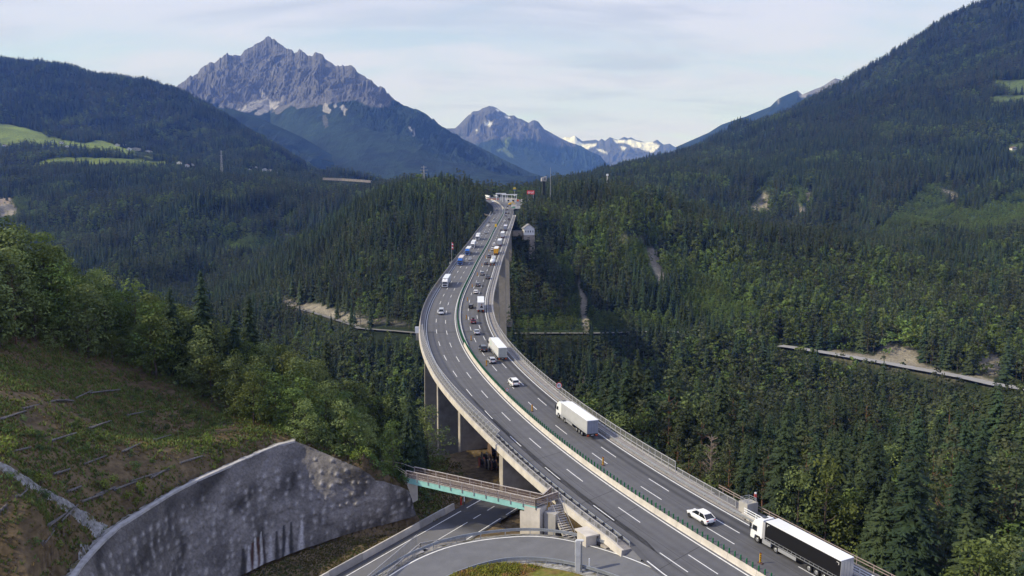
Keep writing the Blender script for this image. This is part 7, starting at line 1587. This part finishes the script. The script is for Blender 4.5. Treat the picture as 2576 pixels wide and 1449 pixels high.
# long pale retaining wall of the far motorway left of the hill
pts = [at_y(812, 448, 1990), at_y(860, 450, 1990), at_y(905, 453, 1980), at_y(932, 455, 1975)]; R = empty('distant_road_wall', pts[1]); prop(R, 'long pale wall of a distant road above the wooded slope left of the bridge', 'wall'); mb = MB()
for a, b in zip(pts[:-1], pts[1:]): mb.bar((a[0], a[1], a[2] - 2), (b[0], b[1], b[2] - 2), 1.5, 5)
child(mb.build('wall_panel', M_STONE), R); mb = MB()
for a, b in zip(pts[:-1], pts[1:]): mb.bar((a[0], a[1] + 6, a[2] + 1.0), (b[0], b[1] + 6, b[2] + 1.0), 12, .5)
child(mb.build('road_deck', M_CONC), R)
# old valley road on the far bank
M_VROAD = mat('pale_old_road', (0.16, 0.157, 0.15), .9, noise=[(.3, .8, 1.15)])
def vroad(name, u0, u1, n, w=5.0, lift=.25, m_=None):
    rows = []
    for u in np.linspace(u0, u1, n):
        y = float(cr_y(u)); rows.append((u * y, y))
    p = np.array(rows); t = np.gradient(p, axis=0); t /= np.linalg.norm(t, axis=1)[:, None]; q = np.stack([-t[:, 1], t[:, 0]], 1)
    out = []
    for a, n_ in zip(p, q):
        L_ = [a + n_ * o_ for o_ in (-w / 2, 0, w / 2)]; zz = max(float(land2(v[0], v[1])[0]) for v in L_) + lift; out.append([(v[0], v[1], zz) for v in L_])
    sheet_from(name, out, m_ or M_VROAD)
vroad('valley_road', -.30, -.02, 70); vroad('valley_road', -.0, .21, 50, 4.0); vroad('valley_road', .335, .72, 90, 9.0, .45, mat('pale_wide_road', (0.27, 0.268, 0.27), .9, noise=[(.3, .85, 1.1)]))
xs = [(737, 668), (728, 660), (728, 652), (738, 646), (748, 642)]
# cable drums, under the bridge
dr = [(1212, 1172, 1.1, 'small red-edged cable drum lying left of the others', RED), (1219, 1163, 1.3, 'dark cable drum behind the small red-edged one', M_CHAS), (1226, 1176, 1.2, 'brown cable drum in the middle of the row', M_WOODR), (1234, 1178, 1.2, 'ochre cable drum right of the brown one', M_STONE), (1242, 1180, 1.25, 'orange-brown cable drum nearest the bridge pier', mat('orange_wood', (.22, .11, .06), .8)), (1238, 1158, 2.3, 'very large dark wooden cable drum standing at the back', M_WOODH)]
for px, py, r_, lab, m_ in dr:
    x, y, z = hit_z(px, py + 6, -62.6); z = land1(x, y); R = empty('cable_drum', (x, y, z + r_), .25); prop(R, lab, 'cable drum', 'cable drums stored under the bridge')
    for sg in (-1, 1): mb = MB(); mb.tube((sg * .55, 0, 0), (sg * .62, 0, 0), r_, r_, 20); pc(mb, 'flange', m_, R)
    mb = MB(); mb.tube((-.55, 0, 0), (.55, 0, 0), r_ * .6, r_ * .6, 16); pc(mb, 'core', M_CHAS, R)
# logs and props on the bare slope
M_LOG = mat('grey_log', (0.14, 0.128, 0.12), .95, noise=[(2.5, .55, 1.35, 5)])
def on_slope(px, py):
    dx, dy, dz = ray(px, py); ys_ = np.linspace(60, 240, 900); g = land(dx / dy * ys_, ys_); k = np.argmax(dz / dy * ys_ < g); return (dx / dy * ys_[k], ys_[k], g[k])
LOGT = ['upper long row, cut by the left photo edge', 'upper long row, second from the left', 'upper long row, middle piece', 'upper long row, overlapping the middle piece', 'upper long row, right end', 'second row, short piece left of two', 'second row, short piece in the middle', 'highest short piece on the right of the slope', 'short piece nearest the trees on the right', 'third row, short piece in the centre', 'third row, piece right of the centre', 'short piece left above the yellow-green bushes', 'short piece beside the large round bush', 'upper one of the double log near the wall top', 'lower, paler one of the double log', 'lower row, just right of the gully', 'lower row, between the gully and the double log', 'lying partly over the gravel gully', 'leaning down the slope below the gully', 'crossing the gully steeply', 'lowest piece, pointing down the slope', 'bottom left, cut by the photo edge', 'just below the upper gully at the left', 'thin piece closest to the coping', 'thin piece above the gully, right of the round bush']
LOGS = [((0,1058),(66,1038)),((58,1032),(140,1012)),((135,1010),(186,1012)),((190,1005),(232,986)),((225,992),(303,983)),((130,1113),(192,1093)),((222,1081),(280,1062)),((318,1048),(362,1040)),((385,1110),(432,1097)),((212,1172),(268,1150)),((308,1140),(352,1120)),((38,1139),(78,1130)),((135,1198),(176,1185)),((329,1216),(428,1186)),((378,1206),(432,1178)),((240,1250),(290,1232)),((285,1238),(345,1216)),((205,1269),(262,1245)),((118,1328),(168,1296)),((155,1318),(196,1275)),((105,1371),(140,1328)),((0,1298),(20,1278)),((40,1255),(72,1232)),((452,1170),(510,1152)),((170,1240),(205,1228))]
for i, (a, b) in enumerate(LOGS):
    A, B = Vector(on_slope(*a)), Vector(on_slope(*b)); L_ = (B - A).length; R = empty('log', (A + B) / 2); mb = MB(); r0 = rnT.uniform(.13, .2); mb.tube(A + Vector((0, 0, .22)), B + Vector((0, 0, .22)), r0, r0 * .85, 8)
    if i % 2 == 0: d_ = Vector((rnT.uniform(-.5, .5), .3, 0)); mb.tube(A + Vector((.3, .25, .15)), A.lerp(B, .6) + Vector((.3, .4, .3)), .12, .1, 7)
    for t in (.08, .5, .92): p = A.lerp(B, t); mb.tube(p + Vector((.05, -.15, -.3)), p + Vector((.05, -.15, .45)), .06, .06, 6)
    child(mb.build('timber', M_LOG), R); prop(R, 'weathered grey log, ' + LOGT[i], 'log', 'logs pegged across the bare slope')
# gravel gully down the slope
G = [(-60,1150,14),(0,1176,14),(40,1196,15),(75,1218,14),(110,1240,13),(150,1262,15),(190,1290,18),(230,1320,22),(255,1338,26),(262,1350,28)]
rows_ = []
for k in np.linspace(0, len(G) - 1, 60):
    i = min(int(k), len(G) - 2); f = k - i; px = G[i][0] * (1 - f) + G[i + 1][0] * f; py = G[i][1] * (1 - f) + G[i + 1][1] * f; w = G[i][2] * (1 - f) + G[i + 1][2] * f; w *= 1 + .15 * math.sin(k * 5)
    row = []
    for t in (-1, -.5, 0, .5, 1): p = on_slope(px + t * w * .62, py - t * w * .55); row.append((p[0], p[1], p[2] + (.32 if abs(t) < .9 else -.05)))
    rows_.append(row)
sheet_from('gravel_gully', rows_, M_GRAVEL)

# bare dead tree and a birch beyond the right fence
def dead_tree(px, py, D, H, label, seed):
    x, y, z = at_y(px, py, D); R = empty('dead_tree', (x, y, z - H)); prop(R, label, 'dead tree'); rn = random.Random(seed); mb = MB(); mb.tube((0, 0, -3), (0, 0, H * .9), .22, .04, 7); pc(mb, 'trunk', M_DEAD, R); mb = MB()
    for k in range(70):
        t = rn.uniform(.25, .98); a = rn.uniform(0, 6.28); L_ = 3.6 * (1.15 - t) ** .6 * rn.uniform(.5, 1); p0 = Vector((0, 0, H * t * .92)); p1 = p0 + Vector((math.cos(a) * L_, math.sin(a) * L_, L_ * .5)); mb.tube(p0, p1, .05, .02, 4, cap=False)
        for j in range(6): q = p0.lerp(p1, rn.uniform(.3, 1)); b = a + rn.uniform(-1, 1); l2 = L_ * rn.uniform(.2, .45); mb.tube(q, q + Vector((math.cos(b) * l2, math.sin(b) * l2, l2 * rn.uniform(.1, .8))), .025, .012, 3, cap=False)
    pc(mb, 'twigs', M_DEAD, R)
dead_tree(1790, 1085, 172, 15, 'bare brownish dead tree among green ones beyond the low railing', 3)
dead_tree(1462, 938, 236, 17, 'thin bare tree on the far left of the right-hand wood, near the bridge', 4)
# ------------------------------------------------------------------ young bushes, weeds and grass on the bare slope
M_BUSHY = leafmat('young_leaves', (0.15, 0.21, 0.035), (.8, 1.25), (.2, .22, .04)); M_BUSHD = leafmat('dark_young_leaves', (0.07, 0.12, 0.033), (.7, 1.3), (.09, .11, .03))
def bush_mesh(seed, m):
    rn = random.Random(seed); mb = MB(); cl = []
    for i in range(9): a = rn.uniform(0, 6.28); d = rn.uniform(0, .75); cl.append((math.cos(a) * d, math.sin(a) * d, rn.uniform(.25, 1.25 - d * .5), rn.uniform(.25, .45)))
    clumps(mb, cl, 190, .10, rn, 1.0); return nmesh(mb, 'leaves', m)
def stem_mesh(seed):
    rn = random.Random(seed); mb = MB()
    for i in range(5): a = rn.uniform(0, 6.28); mb.tube((0, 0, -.2), (math.cos(a) * .4, math.sin(a) * .4, rn.uniform(.6, 1.2)), .03, .012, 5)
    return nmesh(mb, 'stems', M_BARK)
BM = [bush_mesh(i, M_BUSHY) for i in range(3)] + [bush_mesh(9 + i, M_BUSHD) for i in range(3)]; SM = [stem_mesh(i) for i in range(2)]
def bush(px, py, size, bright, label, group=None, flat=1.0):
    x, y, z = on_slope(px, py); R = empty('bush', (x, y, z - .05), rnT.uniform(0, 6)); R.scale = (size, size, size * flat); prop(R, label, 'bush', group)
    for me, nm in ((BM[rnT.randrange(3) + (0 if bright else 3)], 'leaves'), (SM[rnT.randrange(2)], 'stems')): o = bpy.data.objects.new(nm, me); COL.objects.link(o); o.parent = R
bush(100, 1222, 2.1, True, 'large round yellow-green bush beside the gravel gully', flat=.75)
bush(5, 1150, 2.3, True, 'yellow-green bush cut by the left edge of the photo above the gully')
bush(322, 1262, 1.3, True, 'bright bush left of its slender neighbour near the wall top'); bush(352, 1250, 1.15, True, 'slender bright sapling right of a rounder bush near the wall top', flat=1.6); bush(523, 1122, 1.2, True, 'slim yellow-green sapling standing alone on the upper right slope', flat=1.6)
bush(262, 1238, 1.5, True, 'pale bush under the long double log'); bush(590, 1128, 1.5, True, 'low bright bush strip closest to the coping', flat=.6)
gB, gD = 'small bright bushes scattered over the bare slope', 'small dark green bushes scattered over the bare slope'
for px, py in [(630,1112),(652,1100),(670,1090),(520,1078),(455,1068),(460,1085),(300,1245),(285,1215),(430,1235),(250,1222),(540,1185),(555,1160),(145,1330),(150,1388),(240,1370),(345,1275),(420,1185),(510,1205)]: bush(px, py, rnT.uniform(.7, 1.15), True, 'small yellow-green bush on the bare slope', gB, rnT.uniform(.6, 1))
for px, py in [(205,1050),(190,1075),(255,1020),(330,1005),(345,985),(400,1010),(290,1000),(60,1100),(95,1105),(130,1090),(175,1115),(215,1135),(100,1135),(300,1120),(330,1150),(400,1120),(260,1170),(340,1180),(385,1165),(220,1090),(250,1110),(150,1050),(60,1060),(20,1090),(430,1050),(380,1045),(470,1040),(500,1060),(540,1072),(480,1100),(65,1200),(110,1255),(15,1210),(40,1320),(85,1370),(270,1050),(360,1075),(420,1080),(575,1060)]: bush(px, py, rnT.uniform(.7, 1.3), False, 'small dark green bush on the bare slope', gD, rnT.uniform(.6, .9))
for px, py in [(775,1108),(800,1120),(822,1128),(845,1136),(868,1146),(890,1155),(912,1163),(935,1172),(950,1185),(968,1195),(985,1200),(1003,1206),(1018,1214),(1030,1222),(1045,1232),(1060,1245),(1075,1258),(1040,1200),(1056,1212),(1072,1225),(1090,1240)]:
    bush(px, py, rnT.uniform(1.2, 2.1), rnT.random() < .35, 'leafy bush on the bank above the right end of the sprayed-concrete wall', 'bushes on the bank above the right end of the wall', rnT.uniform(.7, 1.1))
# weeds and grass: uncountable
def tufts(name, n, region, hgt, colr, label, seed, dens=None):
    r_ = np.random.default_rng(seed); pts = region(n, r_); x, y = pts; z = land(x, y); k = len(x); V = np.zeros((k, 9, 3), np.float32); b = r_.uniform(0, 6.28, k)
    for j in range(3):
        a = b + j * 2.09 + r_.uniform(-.4, .4, k); h = hgt * r_.uniform(.5, 1.4, k); w = .10 + .1 * r_.random(k)
        V[:, j * 3, 0] = x - np.sin(a) * w; V[:, j * 3, 1] = y + np.cos(a) * w; V[:, j * 3, 2] = z - .05
        V[:, j * 3 + 1, 0] = x + np.sin(a) * w; V[:, j * 3 + 1, 1] = y - np.cos(a) * w; V[:, j * 3 + 1, 2] = z - .05
        V[:, j * 3 + 2, 0] = x + np.cos(a) * h * .7; V[:, j * 3 + 2, 1] = y + np.sin(a) * h * .7; V[:, j * 3 + 2, 2] = z + h
    me = bpy.data.meshes.new(name); me.vertices.add(k * 9); me.vertices.foreach_set('co', V.ravel()); me.loops.add(k * 9); me.loops.foreach_set('vertex_index', np.arange(k * 9, dtype=np.int32)); me.polygons.add(k * 3)
    me.polygons.foreach_set('loop_start', np.arange(0, k * 9, 3, dtype=np.int32)); me.polygons.foreach_set('loop_total', np.full(k * 3, 3, dtype=np.int32)); me.materials.append(colr); me.update()
    o = bpy.data.objects.new(name, me); COL.objects.link(o); return prop(o, label, 'grass', kind='stuff')
def slope_region(n, r_):
    X = r_.uniform(-125, -14, n); Y = r_.uniform(56, 190, n); ok_ = np.abs(X / Y) < .72; X = X[ok_]; Y = Y[ok_]; n = len(X); Zt = land(X, Y); d, t, i = seg_strip(X, Y, WF2, WT2); pv = PXY(X, Y, Zt)
    k = (t > 1.12) | (d > 6); k &= (X < -14) & (pv[1] > 840); p = np.stack([X - LR_O[0], Y - LR_O[1]], -1); k &= (p @ LR_N < -12) | (Y > 150) | (t > 1.12)
    k &= vnoise(X / 6, Y / 6, 7) * .7 + vnoise(X / 1.7, Y / 1.7, 9) * .5 > r_.uniform(.25, .85, n); return X[k], Y[k]
tufts('dry_grass', 130000, slope_region, .26, mat('dry_grass_blades', (0.20, 0.145, 0.065), .95, .1, noise=[(.5, .6, 1.4)], col2=(0.14, 0.15, 0.04), noise2=(.12, .42, .6)), 'dry brownish grass covering the bare slope', 1)
tufts('green_weeds', 80000, slope_region, .46, mat('weed_leaves', (0.12, 0.165, 0.042), .95, .1, noise=[(.5, .6, 1.4)]), 'green weeds growing between the dry grass of the slope', 2)
def verge_region(n, r_):
    X = r_.uniform(-50, -5, n); Y = r_.uniform(85, 175, n); d, t, i = seg_strip(X, Y, WF2, WT2); p = np.stack([X - LR_O[0], Y - LR_O[1]], -1); lo = p @ LR_N
    k = (lo < -2.7) & (lo > -22) & ((t < -.05) | (Y > 152) | ((t > 1.05) & (Y > 135))) ; return X[k], Y[k]
tufts('verge_grass', 42000, verge_region, .2, mat('verge_grass_blades', (0.095, 0.085, 0.028), .95, .1, noise=[(.3, .55, 1.4)], col2=(0.06, 0.08, 0.022), noise2=(.15, .45, .6)), 'short dry grass on the verge between wall and lower road', 3)
def isl_region(n, r_):
    t = np.sqrt(r_.random(n)); k = r_.integers(0, 46, n); f = r_.random(n)[:, None]; q = rin[k] * (1 - f) + rin[k + 1] * f; X = cpt[0] + (q[:, 0] - cpt[0]) * t; Y = cpt[1] + (q[:, 1] - cpt[1]) * t; return X, Y
_l = land
def land(X, Y):
    return _l(X, Y)
def isl_tufts():
    global land
    def f(X, Y): X = np.asarray(X, float); Y = np.asarray(Y, float); return cpt[2] + .35 + (Y * 0)
    old = land; land = f; tufts('island_blades', 14000, isl_region, .35, mat('island_blades_green', (0.17, 0.175, 0.03), .95, .1, noise=[(.6, .6, 1.4)], col2=(0.22, 0.12, 0.05), noise2=(.4, .5, .65)), 'tall yellow-green grass on the island inside the ramp', 4); land = old
isl_tufts()
# ------------------------------------------------------------------ the air
def build_haze():
    mb = MB(); x0, x1, y0, y1, z0, z1 = -26000, 26000, -600, 23900, -320, 4300
    mb.box(((x0 + x1) / 2, (y0 + y1) / 2, (z0 + z1) / 2), (x1 - x0, y1 - y0, z1 - z0))
    m = bpy.data.materials.new('haze_air'); m.use_nodes = True; n = m.node_tree.nodes; L = m.node_tree.links
    n.remove(n['Principled BSDF']); v = n.new('ShaderNodeVolumePrincipled')
    v.inputs['Color'].default_value = (*HAZE_COL, 1); v.inputs['Density'].default_value = HAZE_D; v.inputs['Absorption Color'].default_value = (1, 1, 1, 1); v.inputs['Anisotropy'].default_value = 0.0
    L.new(v.outputs[0], n['Material Output'].inputs['Volume'])
    m.cycles.homogeneous_volume = True
    o = mb.build('haze', m); prop(o, kind='stuff'); return o
HAZE_COL = (0.13, 0.29, 1.0); HAZE_D = 4.8e-5
build_haze()
